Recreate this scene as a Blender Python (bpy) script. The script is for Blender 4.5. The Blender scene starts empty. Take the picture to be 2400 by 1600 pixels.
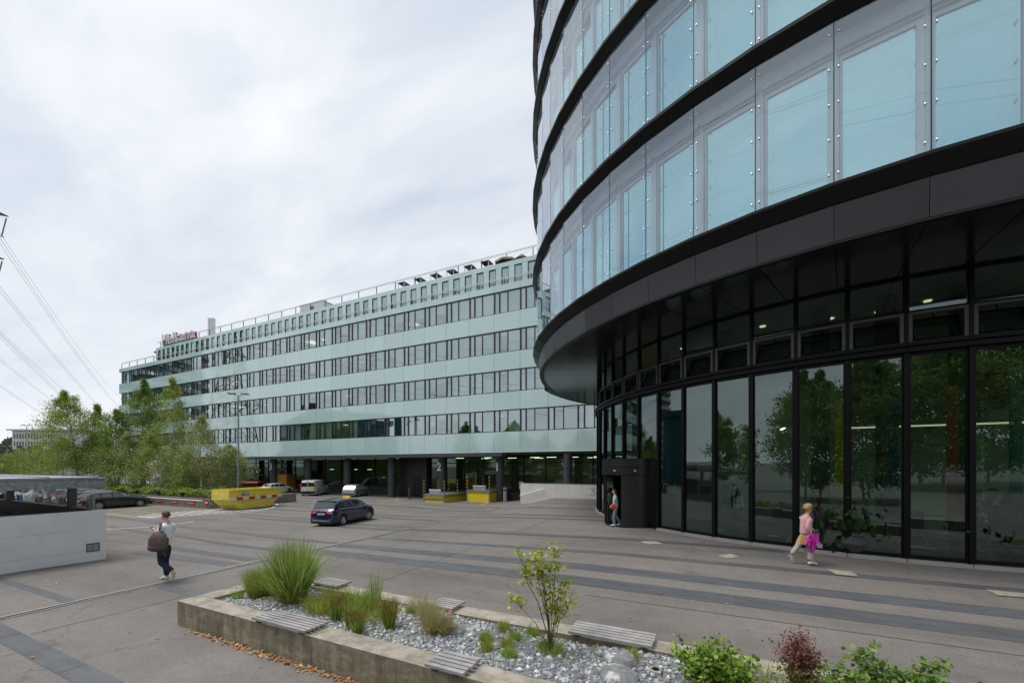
import bpy, math, random
import numpy as np
from mathutils import Vector, Matrix
PI = math.pi
sc = bpy.context.scene
col = sc.collection
rnd = random.Random(7)
# ---------------------------------------------------------------- camera
CAM_Z = 3.4
YAW = math.radians(26.1)
cam_d = bpy.data.cameras.new('camera')
cam_d.sensor_width = 36.0
cam_d.lens = 36.0 * 960 / 2400
cam_d.shift_y = (1093 - 800) / 2400
cam_d.clip_start = 0.1
cam_d.clip_end = 6000
cam = bpy.data.objects.new('camera', cam_d)
cam.location = (0, 0, CAM_Z)
cam.rotation_euler = (PI / 2, 0, YAW)
col.objects.link(cam)
sc.camera = cam
# ---------------------------------------------------------------- sky, sun, exposure
SUN_EL, SUN_AZ = math.radians(68), math.radians(205)      # azimuth measured from +X, counter clockwise
world = bpy.data.worlds.new('World')
sc.world = world
world.use_nodes = True
wt = world.node_tree
wt.nodes.clear()
def N(t, typ, **kw):
    n = t.nodes.new(typ)
    for k, v in kw.items():
        if k.startswith('i_'):
            n.inputs[int(k[2:])].default_value = v
        else:
            setattr(n, k, v)
    return n
def ramp(t, stops, src=None):
    r = t.nodes.new('ShaderNodeValToRGB')
    el = r.color_ramp.elements
    while len(el) < len(stops):
        el.new(0.5)
    for e, (p, c) in zip(el, stops):
        e.position = p
        e.color = c if len(c) == 4 else (*c, 1)
    if src is not None:
        t.links.new(src, r.inputs[0])
    return r
sky = N(wt, 'ShaderNodeTexSky', sky_type='NISHITA', sun_disc=False)
sky.sun_elevation = SUN_EL
sky.sun_rotation = PI / 2 - SUN_AZ
sky.air_density = 1.0
sky.dust_density = 1.5
tc = N(wt, 'ShaderNodeTexCoord')
sep = N(wt, 'ShaderNodeSeparateXYZ')
wt.links.new(tc.outputs['Generated'], sep.inputs[0])
# cloud deck: direction projected on a high flat layer, so the cloud bands flatten towards the horizon
zz = N(wt, 'ShaderNodeMath', operation='ADD', i_1=0.16); wt.links.new(sep.outputs[2], zz.inputs[0])
zm = N(wt, 'ShaderNodeMath', operation='MAXIMUM', i_1=0.12); wt.links.new(zz.outputs[0], zm.inputs[0])
dx = N(wt, 'ShaderNodeMath', operation='DIVIDE'); wt.links.new(sep.outputs[0], dx.inputs[0]); wt.links.new(zm.outputs[0], dx.inputs[1])
dy = N(wt, 'ShaderNodeMath', operation='DIVIDE'); wt.links.new(sep.outputs[1], dy.inputs[0]); wt.links.new(zm.outputs[0], dy.inputs[1])
cb = N(wt, 'ShaderNodeCombineXYZ'); wt.links.new(dx.outputs[0], cb.inputs[0]); wt.links.new(dy.outputs[0], cb.inputs[1])
mp = N(wt, 'ShaderNodeMapping'); mp.inputs['Rotation'].default_value = (0, 0, math.radians(38)); mp.inputs['Scale'].default_value = (0.55, 1.25, 1)
mp.inputs['Location'].default_value = (3.1, 1.7, 0)
wt.links.new(cb.outputs[0], mp.inputs[0])
n1 = N(wt, 'ShaderNodeTexNoise'); n1.inputs['Scale'].default_value = 0.9; n1.inputs['Detail'].default_value = 7; n1.inputs['Roughness'].default_value = 0.5; n1.inputs['Distortion'].default_value = 0.5
wt.links.new(mp.outputs[0], n1.inputs['Vector'])
n2 = N(wt, 'ShaderNodeTexNoise'); n2.inputs['Scale'].default_value = 2.6; n2.inputs['Detail'].default_value = 6; n2.inputs['Roughness'].default_value = 0.55; n2.inputs['Distortion'].default_value = 0.4
wt.links.new(mp.outputs[0], n2.inputs['Vector'])
mx = N(wt, 'ShaderNodeMix', data_type='FLOAT'); mx.inputs[0].default_value = 0.36
wt.links.new(n1.outputs[0], mx.inputs[2]); wt.links.new(n2.outputs[0], mx.inputs[3])
cr = ramp(wt, [(0.36, (2.9, 3.45, 4.2)), (0.44, (3.85, 4.2, 4.75)), (0.52, (4.45, 4.7, 5.1)), (0.63, (5.5, 5.65, 5.85))], mx.outputs[0])
# a little brighter and whiter towards the horizon
hz = N(wt, 'ShaderNodeMapRange'); hz.inputs[1].default_value = 0.0; hz.inputs[2].default_value = 0.42; hz.inputs[3].default_value = 0.72; hz.inputs[4].default_value = 0.0
wt.links.new(sep.outputs[2], hz.inputs[0])
mh = N(wt, 'ShaderNodeMix', data_type='RGBA'); wt.links.new(hz.outputs[0], mh.inputs[0]); wt.links.new(cr.outputs[0], mh.inputs[6]); mh.inputs[7].default_value = (5.7, 5.8, 5.9, 1)
# cloud cover: thin places let the blue through
cv = ramp(wt, [(0.34, (0.90,) * 3), (0.50, (0.97,) * 3)], n2.outputs[0])
ms = N(wt, 'ShaderNodeMix', data_type='RGBA'); wt.links.new(cv.outputs[0], ms.inputs[0]); wt.links.new(sky.outputs[0], ms.inputs[6]); wt.links.new(mh.outputs[2], ms.inputs[7])
bg = N(wt, 'ShaderNodeBackground'); bg.inputs[1].default_value = 0.1
wt.links.new(ms.outputs[2], bg.inputs[0])
wo = N(wt, 'ShaderNodeOutputWorld'); wt.links.new(bg.outputs[0], wo.inputs[0])
sun_d = bpy.data.lights.new('sun', 'SUN'); sun_d.energy = 1.5; sun_d.angle = math.radians(28); sun_d.color = (1, 0.97, 0.93)
sun = bpy.data.objects.new('sun', sun_d)
sd = Vector((math.cos(SUN_EL) * math.cos(SUN_AZ), math.cos(SUN_EL) * math.sin(SUN_AZ), math.sin(SUN_EL)))
sun.rotation_euler = sd.to_track_quat('Z', 'Y').to_euler(); sun.location = (0, 0, 60)
col.objects.link(sun)
sc.view_settings.view_transform = 'Standard'; sc.view_settings.look = 'None'
sc.view_settings.gamma = 1.0; sc.view_settings.use_curve_mapping = False
sc.view_settings.exposure = 0.84
sc.cycles.use_denoising = True
sc.cycles.max_bounces = 9; sc.cycles.diffuse_bounces = 3; sc.cycles.glossy_bounces = 5
sc.cycles.transparent_max_bounces = 24; sc.cycles.transmission_bounces = 4
sc.cycles.caustics_reflective = False; sc.cycles.caustics_refractive = False
sc.cycles.sample_clamp_indirect = 6.0
# ---------------------------------------------------------------- ground shape
XK = [-70, -26, -18, -13, -11, -3, 40]
YK = [5, 9, 13, 22, 29, 60]
HT = np.array([[3.4, 3.4, 3.1, 2.9, 2.9, 2.9, 2.9], [3.4, 3.4, 3.15, 2.92, 2.88, 2.78, 2.75], [3.4, 3.4, 3.25, 2.95, 2.87, 2.62, 2.6],
               [3.4, 3.4, 3.3, 2.95, 2.78, 2.58, 2.58], [3.4, 3.4, 3.35, 2.9, 2.42, 2.38, 2.38], [3.4, 3.4, 3.38, 2.9, 2.42, 2.38, 2.38]])
def gz(X, Y):
    return CAM_Z - float(np.interp(Y, YK, [np.interp(X, XK, r) for r in HT]))
# ---------------------------------------------------------------- materials
MATS = {}
def newmat(name):
    m = bpy.data.materials.new(name); m.use_nodes = True
    t = m.node_tree; b = t.nodes['Principled BSDF']; MATS[name] = m
    return m, t, b
def texco(t, scale=(1, 1, 1), obj=True, rot=(0, 0, 0)):
    c = N(t, 'ShaderNodeTexCoord'); m = N(t, 'ShaderNodeMapping')
    m.inputs['Scale'].default_value = scale; m.inputs['Rotation'].default_value = rot
    t.links.new(c.outputs['Object'], m.inputs[0]); return m.outputs[0]
def noise(t, vec, s, d=4, r=0.55):
    n = N(t, 'ShaderNodeTexNoise'); n.inputs['Scale'].default_value = s; n.inputs['Detail'].default_value = d; n.inputs['Roughness'].default_value = r
    t.links.new(vec, n.inputs['Vector']); return n.outputs[0]
def mixc(t, f, a, b, blend='MIX'):
    m = N(t, 'ShaderNodeMix', data_type='RGBA', blend_type=blend)
    for i, v in ((0, f), (6, a), (7, b)):
        if isinstance(v, bpy.types.NodeSocket): t.links.new(v, m.inputs[i])
        elif i == 0: m.inputs[0].default_value = v
        else: m.inputs[i].default_value = (*v, 1) if len(v) == 3 else v
    return m.outputs[2]
def bump(t, b, h, strength=0.3, dist=0.01):
    n = N(t, 'ShaderNodeBump'); n.inputs['Strength'].default_value = strength; n.inputs['Distance'].default_value = dist
    t.links.new(h, n.inputs['Height']); t.links.new(n.outputs[0], b.inputs['Normal'])
def mat(name, c, rough=0.5, metal=0.0, var=0.12, vs=3.0, spec=0.5, coat=0.0, bmp=0.0, emit=0.0, streak=0.0, c2=None, c2s=1.5, c2lo=0.5, c2hi=0.65):
    m, t, b = newmat(name)
    v = texco(t)
    n = noise(t, v, vs)
    lo = tuple(max(0, x * (1 - var)) for x in c); hi = tuple(min(1, x * (1 + var)) for x in c)
    r = ramp(t, [(0.3, lo), (0.7, hi)], n)
    out = r.outputs[0]
    if streak:
        v2 = texco(t, (6, 6, 0.35)); n2_ = noise(t, v2, 2.0, 5)
        r2 = ramp(t, [(0.35, (1 - streak,) * 3), (0.6, (1, 1, 1))], n2_)
        out = mixc(t, 1.0, out, r2.outputs[0], 'MULTIPLY')
    if c2:
        n3 = noise(t, v, c2s, 6, 0.65)
        r3 = ramp(t, [(c2lo, (0, 0, 0)), (c2hi, (1, 1, 1))], n3)
        out = mixc(t, r3.outputs[0], out, c2)
    t.links.new(out, b.inputs['Base Color'])
    b.inputs['Roughness'].default_value = rough; b.inputs['Metallic'].default_value = metal
    b.inputs['Specular IOR Level'].default_value = spec; b.inputs['Coat Weight'].default_value = coat; b.inputs['Coat Roughness'].default_value = 0.05
    if bmp: bump(t, b, noise(t, v, vs * 8), bmp, 0.01)
    if emit:
        b.inputs['Emission Color'].default_value = (*c, 1); b.inputs['Emission Strength'].default_value = emit
    return m
def glassmat(name, tint, base, refl=(0.9, 0.97, 1.0), rough=0.0, warp=0.0):
    """thin clear pane: part of the light goes through tinted, the rest mirrors, more at grazing angles"""
    m, t, b = newmat(name); t.nodes.remove(b)
    tr = N(t, 'ShaderNodeBsdfTransparent'); tr.inputs[0].default_value = (*tint, 1)
    gl = N(t, 'ShaderNodeBsdfGlossy'); gl.inputs[0].default_value = (*refl, 1); gl.inputs[1].default_value = rough
    lw = N(t, 'ShaderNodeLayerWeight'); lw.inputs[0].default_value = 0.5
    pw = N(t, 'ShaderNodeMath', operation='POWER', i_1=4.5); t.links.new(lw.outputs['Facing'], pw.inputs[0])
    ma = N(t, 'ShaderNodeMath', operation='MULTIPLY_ADD', i_1=1 - base, i_2=base); t.links.new(pw.outputs[0], ma.inputs[0])
    mxx = N(t, 'ShaderNodeMixShader'); t.links.new(ma.outputs[0], mxx.inputs[0]); t.links.new(tr.outputs[0], mxx.inputs[1]); t.links.new(gl.outputs[0], mxx.inputs[2])
    if warp:
        bn = N(t, 'ShaderNodeBump'); bn.inputs['Strength'].default_value = warp; bn.inputs['Distance'].default_value = 0.02
        oi = N(t, 'ShaderNodeObjectInfo'); ad = N(t, 'ShaderNodeVectorMath', operation='ADD')
        t.links.new(texco(t), ad.inputs[0]); t.links.new(oi.outputs['Random'], ad.inputs[1])
        t.links.new(noise(t, ad.outputs[0], 0.45, 0), bn.inputs['Height']); t.links.new(bn.outputs[0], gl.inputs['Normal'])
        wn = N(t, 'ShaderNodeTexWhiteNoise', noise_dimensions='1D'); t.links.new(oi.outputs['Random'], wn.inputs['W'])      # every pane hangs at its own slight angle
        w1 = N(t, 'ShaderNodeVectorMath', operation='SUBTRACT'); w1.inputs[1].default_value = (0.5, 0.5, 0.5); t.links.new(wn.outputs['Color'], w1.inputs[0])
        w2 = N(t, 'ShaderNodeVectorMath', operation='MULTIPLY_ADD'); w2.inputs[1].default_value = (0.05, 0.05, 0.05); t.links.new(w1.outputs[0], w2.inputs[0])
        ge = N(t, 'ShaderNodeNewGeometry'); t.links.new(ge.outputs['Normal'], w2.inputs[2])
        w3 = N(t, 'ShaderNodeVectorMath', operation='NORMALIZE'); t.links.new(w2.outputs[0], w3.inputs[0]); t.links.new(w3.outputs[0], bn.inputs['Normal'])
    t.links.new(mxx.outputs[0], t.nodes['Material Output'].inputs[0])
    return m
def leafmat(name, cols, rough=0.5, trans=0.35):
    m, t, b = newmat(name)
    g = N(t, 'ShaderNodeNewGeometry')
    st = [(i / max(1, len(cols) - 1), c) for i, c in enumerate(cols)]
    r = ramp(t, st, g.outputs['Random Per Island'])
    n = noise(t, texco(t), 1.3, 2)
    r2 = ramp(t, [(0.3, (0.72,) * 3), (0.7, (1.25,) * 3)], n)
    cc = mixc(t, 1.0, r.outputs[0], r2.outputs[0], 'MULTIPLY')
    t.links.new(cc, b.inputs['Base Color']); b.inputs['Roughness'].default_value = rough; b.inputs['Specular IOR Level'].default_value = 0.35
    tl = N(t, 'ShaderNodeBsdfTranslucent'); t.links.new(cc, tl.inputs[0])
    ms_ = N(t, 'ShaderNodeMixShader'); ms_.inputs[0].default_value = trans
    t.links.new(b.outputs[0], ms_.inputs[1]); t.links.new(tl.outputs[0], ms_.inputs[2]); t.links.new(ms_.outputs[0], t.nodes['Material Output'].inputs[0])
    return m
# asphalt
def asphalt():
    m, t, b = newmat('asphalt')
    v = texco(t)
    big = ramp(t, [(0.33, (0.152, 0.138, 0.126)), (0.68, (0.202, 0.185, 0.170))], noise(t, v, 0.16, 6, 0.6)).outputs[0]
    v2 = texco(t, (0.12, 1.2, 1)); tr = ramp(t, [(0.36, (0.86,) * 3), (0.55, (1.03,) * 3)], noise(t, v2, 0.8, 5)).outputs[0]
    c = mixc(t, 1.0, big, tr, 'MULTIPLY')
    fine = N(t, 'ShaderNodeTexVoronoi'); fine.inputs['Scale'].default_value = 70; t.links.new(v, fine.inputs['Vector'])
    fr = ramp(t, [(0.0, (0.72,) * 3), (1.0, (1.28,) * 3)], fine.outputs['Color']).outputs[0]
    c = mixc(t, 0.8, c, mixc(t, 1.0, c, fr, 'MULTIPLY'))
    # stains and damp patches
    st = ramp(t, [(0.54, (1, 1, 1)), (0.72, (0.82, 0.82, 0.83))], noise(t, v, 0.45, 6, 0.65)).outputs[0]
    c = mixc(t, 1.0, c, st, 'MULTIPLY')
    mo = ramp(t, [(0.35, (0.92,) * 3), (0.65, (1.07,) * 3)], noise(t, v, 3.2, 6, 0.7)).outputs[0]
    c = mixc(t, 1.0, c, mo, 'MULTIPLY')
    ck = N(t, 'ShaderNodeTexVoronoi', feature='DISTANCE_TO_EDGE'); ck.inputs['Scale'].default_value = 0.16
    wv = N(t, 'ShaderNodeTexNoise'); wv.inputs['Scale'].default_value = 1.6; wv.inputs['Detail'].default_value = 5; t.links.new(v, wv.inputs['Vector'])
    wa = N(t, 'ShaderNodeVectorMath', operation='MULTIPLY_ADD'); t.links.new(wv.outputs['Color'], wa.inputs[0]); wa.inputs[1].default_value = (1.3, 1.3, 0); t.links.new(v, wa.inputs[2]); t.links.new(wa.outputs[0], ck.inputs['Vector'])
    ckr = ramp(t, [(0.0, (0.55,) * 3), (0.0022, (1, 1, 1))], ck.outputs['Distance']).outputs[0]
    c = mixc(t, 0.75, c, mixc(t, 1.0, c, ckr, 'MULTIPLY'))
    gum = N(t, 'ShaderNodeTexVoronoi'); gum.inputs['Scale'].default_value = 1.7; t.links.new(v, gum.inputs['Vector'])
    gr = ramp(t, [(0.0, (1.35,) * 3), (0.032, (1.3,) * 3), (0.036, (1, 1, 1))], gum.outputs['Distance']).outputs[0]
    c = mixc(t, 1.0, c, gr, 'MULTIPLY')
    t.links.new(c, b.inputs['Base Color']); b.inputs['Roughness'].default_value = 0.85; b.inputs['Specular IOR Level'].default_value = 0.3
    bump(t, b, noise(t, v, 90, 3), 0.5, 0.006)
    return m
asphalt()
def slab():
    m, t, b = newmat('dark_paving')
    v = texco(t)
    c = ramp(t, [(0.3, (0.068, 0.071, 0.078)), (0.7, (0.105, 0.109, 0.116))], noise(t, texco(t, (1, 4, 1)), 1.3, 6)).outputs[0]
    f = ramp(t, [(0.3, (0.85,) * 3), (0.7, (1.15,) * 3)], noise(t, v, 60, 2)).outputs[0]
    t.links.new(mixc(t, 1.0, c, f, 'MULTIPLY'), b.inputs['Base Color']); b.inputs['Roughness'].default_value = 0.62
    bump(t, b, noise(t, v, 50, 3), 0.25, 0.004)
slab()
def concrete(name, c, dirt, top=False):
    m, t, b = newmat(name)
    v = texco(t)
    base = ramp(t, [(0.3, tuple(x * 0.8 for x in c)), (0.7, tuple(x * 1.15 for x in c))], noise(t, v, 2.2, 7, 0.65)).outputs[0]
    if not top:
        s1 = ramp(t, [(0.36, dirt), (0.56, (1, 1, 1))], noise(t, texco(t, (4.3, 4.3, 0.7)), 1.3, 8, 0.78)).outputs[0]
        base = mixc(t, 0.7, base, mixc(t, 1.0, base, s1, 'MULTIPLY'))
        s2 = ramp(t, [(0.45, (0.55, 0.5, 0.4)), (0.6, (1, 1, 1))], noise(t, texco(t, (2, 2, 6)), 1.4, 6, 0.7)).outputs[0]
        base = mixc(t, 0.6, base, mixc(t, 1.0, base, s2, 'MULTIPLY'))
    else:
        s1 = ramp(t, [(0.40, dirt), (0.58, (1, 1, 1))], noise(t, v, 3.0, 8, 0.75)).outputs[0]
        base = mixc(t, 0.8, base, mixc(t, 1.0, base, s1, 'MULTIPLY'))
    t.links.new(base, b.inputs['Base Color']); b.inputs['Roughness'].default_value = 0.9; b.inputs['Specular IOR Level'].default_value = 0.25
    bump(t, b, noise(t, v, 24, 6, 0.7), 0.6, 0.012)
concrete('concrete_side', (0.34, 0.31, 0.24), (0.30, 0.28, 0.22))
concrete('concrete_top', (0.40, 0.365, 0.31), (0.55, 0.52, 0.46), True)
concrete('concrete_kerb', (0.30, 0.28, 0.24), (0.55, 0.5, 0.42))
mat('white_wall', (0.72, 0.73, 0.73), 0.75, var=0.05, vs=0.8, c2=(0.55, 0.55, 0.52), c2s=1.1, c2lo=0.56, c2hi=0.80, bmp=0.1)
mat('ramp_wall', (0.74, 0.73, 0.69), 0.75, var=0.06, vs=1.5, streak=0.10, bmp=0.1, c2=(0.36, 0.33, 0.26), c2s=2.2, c2lo=0.64, c2hi=0.80)
mat('galvanised', (0.27, 0.29, 0.31), 0.45, 0.6, var=0.35, vs=9)
mat('galvanised_top', (0.32, 0.335, 0.35), 0.55, 0.5, var=0.2, vs=5)
mat('steel', (0.62, 0.62, 0.62), 0.4, 0.6, var=0.1)
mat('steel_dark', (0.10, 0.105, 0.11), 0.4, 0.6)
mat('black_metal', (0.006, 0.006, 0.007), 0.42, 0.0, spec=0.35, var=0.1)
mat('black_ledge', (0.004, 0.004, 0.005), 0.35, 0.0, spec=0.25)
mat('anthracite', (0.014, 0.013, 0.0155), 0.36, 0.0, spec=0.5, var=0.22, vs=1.3, streak=0.12)
mat('soffit', (0.008, 0.009, 0.009), 0.16, 0.0, spec=0.65, var=0.1)
mat('mullion', (0.0035, 0.0035, 0.004), 0.45, 0.0, spec=0.2)
mat('vent_frame', (0.065, 0.062, 0.066), 0.35, 0.5)
mat('sill_metal', (0.42, 0.41, 0.39), 0.5, 0.3, var=0.1)
mat('inner_frame', (0.50, 0.51, 0.53), 0.5, 0.1, var=0.06)
mat('louvre_box', (0.27, 0.28, 0.30), 0.5, 0.2)
mat('bolt_steel', (0.85, 0.85, 0.86), 0.15, 1.0)
mat('cladding', (0.53, 0.71, 0.69), 0.06, 0.0, var=0.035, vs=0.4, spec=0.75, coat=0.6)
mat('frame_dark', (0.035, 0.035, 0.040), 0.4, 0.2)
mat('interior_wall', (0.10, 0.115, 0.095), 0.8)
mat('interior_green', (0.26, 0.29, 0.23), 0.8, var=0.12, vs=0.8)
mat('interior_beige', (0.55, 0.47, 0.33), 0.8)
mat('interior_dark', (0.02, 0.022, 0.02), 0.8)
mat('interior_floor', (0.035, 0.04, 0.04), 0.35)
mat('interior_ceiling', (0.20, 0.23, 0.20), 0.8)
mat('blind', (0.62, 0.70, 0.66), 0.8, var=0.03)
mat('lamp_glow', (1.0, 0.92, 0.72), emit=3.0)
mat('lamp_glow_soft', (1.0, 0.88, 0.66), emit=0.7)
mat('column_dark', (0.055, 0.058, 0.066), 0.6)
mat('plinth_dark', (0.05, 0.052, 0.058), 0.7)
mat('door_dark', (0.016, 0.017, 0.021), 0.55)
mat('white_paint', (0.78, 0.78, 0.76), 0.7, var=0.06)
mat('road_white', (0.60, 0.60, 0.58), 0.8, var=0.2, vs=9)
mat('road_yellow', (0.62, 0.42, 0.10), 0.8, var=0.2, vs=9)
mat('yellow_paint', (0.78, 0.56, 0.03), 0.5, var=0.08, vs=4)
mat('black_paint', (0.015, 0.015, 0.015), 0.5)
mat('red_paint', (0.42, 0.03, 0.04), 0.5)
mat('skip_yellow', (0.82, 0.66, 0.11), 0.55, var=0.10, vs=3, c2=(0.24, 0.12, 0.05), c2s=2.6, c2lo=0.60, c2hi=0.68, streak=0.12)
mat('skip_white', (0.70, 0.68, 0.62), 0.6, c2=(0.25, 0.12, 0.06), c2s=5, c2lo=0.60, c2hi=0.70)
mat('skip_red', (0.40, 0.03, 0.05), 0.6, c2=(0.25, 0.12, 0.06), c2s=5, c2lo=0.62, c2hi=0.70)
mat('wood_grey', (0.30, 0.285, 0.28), 0.7, var=0.25, vs=5, bmp=0.2)
mat('rock', (0.21, 0.215, 0.22), 0.9, var=0.4, vs=7, bmp=1.0, c2=(0.58, 0.58, 0.57), c2s=6, c2lo=0.54, c2hi=0.62)
def gravelmat():
    m, t, b = newmat('gravel_stone')
    g = N(t, 'ShaderNodeNewGeometry')
    r = ramp(t, [(0, (0.13, 0.135, 0.14)), (0.4, (0.27, 0.28, 0.29)), (0.85, (0.44, 0.45, 0.46)), (0.96, (0.62, 0.62, 0.61)), (1, (0.78, 0.77, 0.75))], g.outputs['Random Per Island'])
    c = mixc(t, 1.0, r.outputs[0], ramp(t, [(0.3, (0.75,) * 3), (0.7, (1.25,) * 3)], noise(t, texco(t), 40, 3)).outputs[0], 'MULTIPLY')
    t.links.new(c, b.inputs['Base Color']); b.inputs['Roughness'].default_value = 0.8
gravelmat()
mat('fine_gravel', (0.20, 0.21, 0.23), 0.9, var=0.5, vs=30, bmp=0.8)
mat('soil', (0.07, 0.055, 0.04), 0.95, var=0.3, vs=8, bmp=0.6)
def barkmat(name, c, dark):
    m, t, b = newmat(name)
    s = ramp(t, [(0.46, (0, 0, 0)), (0.60, (1, 1, 1))], noise(t, texco(t, (3, 3, 9)), 1.4, 5, 0.7)).outputs[0]
    t.links.new(mixc(t, s, c, dark), b.inputs['Base Color']); b.inputs['Roughness'].default_value = 0.85
barkmat('birch_bark', (0.66, 0.62, 0.54), (0.09, 0.075, 0.06))
mat('twig', (0.10, 0.07, 0.045), 0.8)
mat('twig_red', (0.12, 0.05, 0.04), 0.8)
def tone_per_object(name, amt):
    m = MATS[name]; t = m.node_tree; b = t.nodes['Principled BSDF']; l = b.inputs['Base Color'].links[0]; src = l.from_socket
    oi = N(t, 'ShaderNodeObjectInfo'); r = ramp(t, [(0, (1 - amt,) * 3), (1, (1 + amt,) * 3)], oi.outputs['Random'])
    t.links.new(mixc(t, 1.0, src, r.outputs[0], 'MULTIPLY'), b.inputs['Base Color'])
tone_per_object('cladding', 0.05); tone_per_object('anthracite', 0.35); tone_per_object('wood_grey', 0.12); tone_per_object('blind', 0.08); tone_per_object('dark_paving', 0.10)
leafmat('birch_leaf', [(0.12, 0.20, 0.035), (0.20, 0.30, 0.055), (0.28, 0.38, 0.08), (0.37, 0.44, 0.11), (0.52, 0.50, 0.14)], trans=0.5)
leafmat('birch_leaf_dark', [(0.09, 0.16, 0.03), (0.16, 0.26, 0.05), (0.24, 0.34, 0.07), (0.33, 0.41, 0.10)], trans=0.5)
leafmat('birch_leaf_pale', [(0.18, 0.23, 0.07), (0.29, 0.34, 0.12), (0.40, 0.44, 0.18), (0.52, 0.55, 0.28)])
leafmat('far_leaf', [(0.05, 0.08, 0.04), (0.08, 0.11, 0.06), (0.11, 0.14, 0.07)])
leafmat('hedge_leaf', [(0.07, 0.12, 0.015), (0.15, 0.23, 0.025), (0.24, 0.32, 0.04), (0.30, 0.37, 0.05)])
leafmat('shrub_leaf', [(0.08, 0.17, 0.025), (0.17, 0.30, 0.04), (0.28, 0.42, 0.06), (0.42, 0.52, 0.09)])
leafmat('shrub_leaf_dark', [(0.06, 0.13, 0.03), (0.12, 0.22, 0.045), (0.20, 0.32, 0.06), (0.34, 0.43, 0.08)])
leafmat('lime_leaf', [(0.22, 0.32, 0.03), (0.38, 0.46, 0.05), (0.54, 0.56, 0.08), (0.62, 0.58, 0.12)])
leafmat('maple_red', [(0.17, 0.055, 0.05), (0.27, 0.09, 0.085), (0.34, 0.15, 0.12)])
leafmat('maple_green', [(0.09, 0.11, 0.025), (0.16, 0.18, 0.04), (0.24, 0.22, 0.06)])
leafmat('grass_green', [(0.14, 0.27, 0.035), (0.24, 0.38, 0.06), (0.36, 0.47, 0.10), (0.60, 0.62, 0.26)])
leafmat('grass_yellow', [(0.22, 0.27, 0.04), (0.36, 0.40, 0.08), (0.50, 0.50, 0.15)])
leafmat('grass_straw', [(0.46, 0.38, 0.20), (0.56, 0.48, 0.26), (0.30, 0.34, 0.10)])
leafmat('grass_dead', [(0.20, 0.12, 0.07), (0.30, 0.19, 0.12)])
leafmat('blood_tip', [(0.26, 0.07, 0.05), (0.24, 0.16, 0.04), (0.22, 0.24, 0.05)])
leafmat('fallen_leaf', [(0.30, 0.11, 0.04), (0.40, 0.17, 0.07), (0.48, 0.25, 0.11), (0.52, 0.40, 0.10)], trans=0.05)
leafmat('indoor_leaf', [(0.02, 0.05, 0.012), (0.05, 0.10, 0.02)])
mat('flower_pink', (0.75, 0.04, 0.14), 0.6)
mat('flower_yellow', (0.62, 0.58, 0.10), 0.6)
def brushed(name, c, rough=0.3, coat=0.0, metal=0.0):
    return mat(name, c, rough, metal, coat=coat, var=0.03)
brushed('paint_blue', (0.008, 0.014, 0.065), 0.28, 1.0, 0.2)
brushed('paint_white', (0.72, 0.73, 0.74), 0.3, 0.8)
brushed('paint_silver', (0.42, 0.45, 0.44), 0.32, 0.8, 0.5)
brushed('paint_black', (0.008, 0.009, 0.011), 0.2, 1.0)
brushed('paint_grey', (0.055, 0.062, 0.080), 0.28, 1.0, 0.3)
mat('car_glass', (0.012, 0.016, 0.018), 0.03, spec=1.0, coat=0.6, var=0)
mat('car_glass_clear', (0.10, 0.13, 0.13), 0.04, spec=1.0, coat=0.6, var=0.1)
mat('tyre', (0.018, 0.018, 0.018), 0.8)
mat('rim_alloy', (0.55, 0.56, 0.57), 0.3, 0.8)
mat('plastic_dark', (0.02, 0.02, 0.022), 0.6)
mat('tail_red', (0.55, 0.012, 0.02), 0.15, coat=0.8, spec=0.8)
mat('head_lamp', (0.55, 0.58, 0.60), 0.1, 0.4, coat=0.8)
mat('plate_white', (0.68, 0.68, 0.66), 0.5)
mat('lime_print', (0.45, 0.68, 0.02), 0.5)
mat('orange_box', (0.42, 0.22, 0.03), 0.6)
mat('orange_lit', (0.95, 0.45, 0.03), 0.4)
mat('blue_sign', (0.01, 0.11, 0.42), 0.4)
mat('skin', (0.56, 0.34, 0.25), 0.55, var=0.06)
mat('skin_tan', (0.50, 0.28, 0.19), 0.55, var=0.06)
mat('hair_brown', (0.085, 0.042, 0.024), 0.6, var=0.5, vs=40)
mat('hair_blond', (0.42, 0.27, 0.12), 0.6, var=0.35, vs=30)
mat('hair_dark', (0.03, 0.018, 0.012), 0.6, var=0.4, vs=30)
mat('cloth_white', (0.84, 0.85, 0.88), 0.85, var=0.06, vs=8, bmp=0.3)
mat('cloth_navy', (0.010, 0.016, 0.045), 0.85, var=0.3, vs=10)
mat('cloth_pink', (0.74, 0.42, 0.47), 0.85, var=0.08, vs=12, bmp=0.3)
mat('cloth_magenta', (0.55, 0.025, 0.36), 0.7, var=0.15, vs=9)
mat('cloth_greylilac', (0.34, 0.33, 0.40), 0.8, var=0.12, vs=9)
mat('cloth_beige', (0.50, 0.44, 0.38), 0.85, var=0.1, vs=9, bmp=0.3)
mat('cloth_mint', (0.42, 0.58, 0.55), 0.85, var=0.08)
mat('cloth_jean', (0.20, 0.26, 0.31), 0.85, var=0.15, vs=8)
mat('cloth_olive', (0.10, 0.10, 0.075), 0.85)
mat('cloth_denim', (0.05, 0.16, 0.34), 0.85)
mat('leather_brown', (0.105, 0.075, 0.066), 0.55, var=0.3, vs=7, bmp=0.4)
mat('leather_dark', (0.05, 0.032, 0.028), 0.55)
mat('strap_olive', (0.12, 0.10, 0.07), 0.7)
mat('bag_tan', (0.62, 0.36, 0.13), 0.6)
mat('bag_red', (0.75, 0.06, 0.03), 0.5)
mat('shoe_cream', (0.62, 0.57, 0.48), 0.6)
mat('shoe_sole', (0.70, 0.70, 0.70), 0.6)
mat('far_white', (0.50, 0.52, 0.54), 0.8)
mat('far_window', (0.10, 0.065, 0.05), 0.5)
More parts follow.
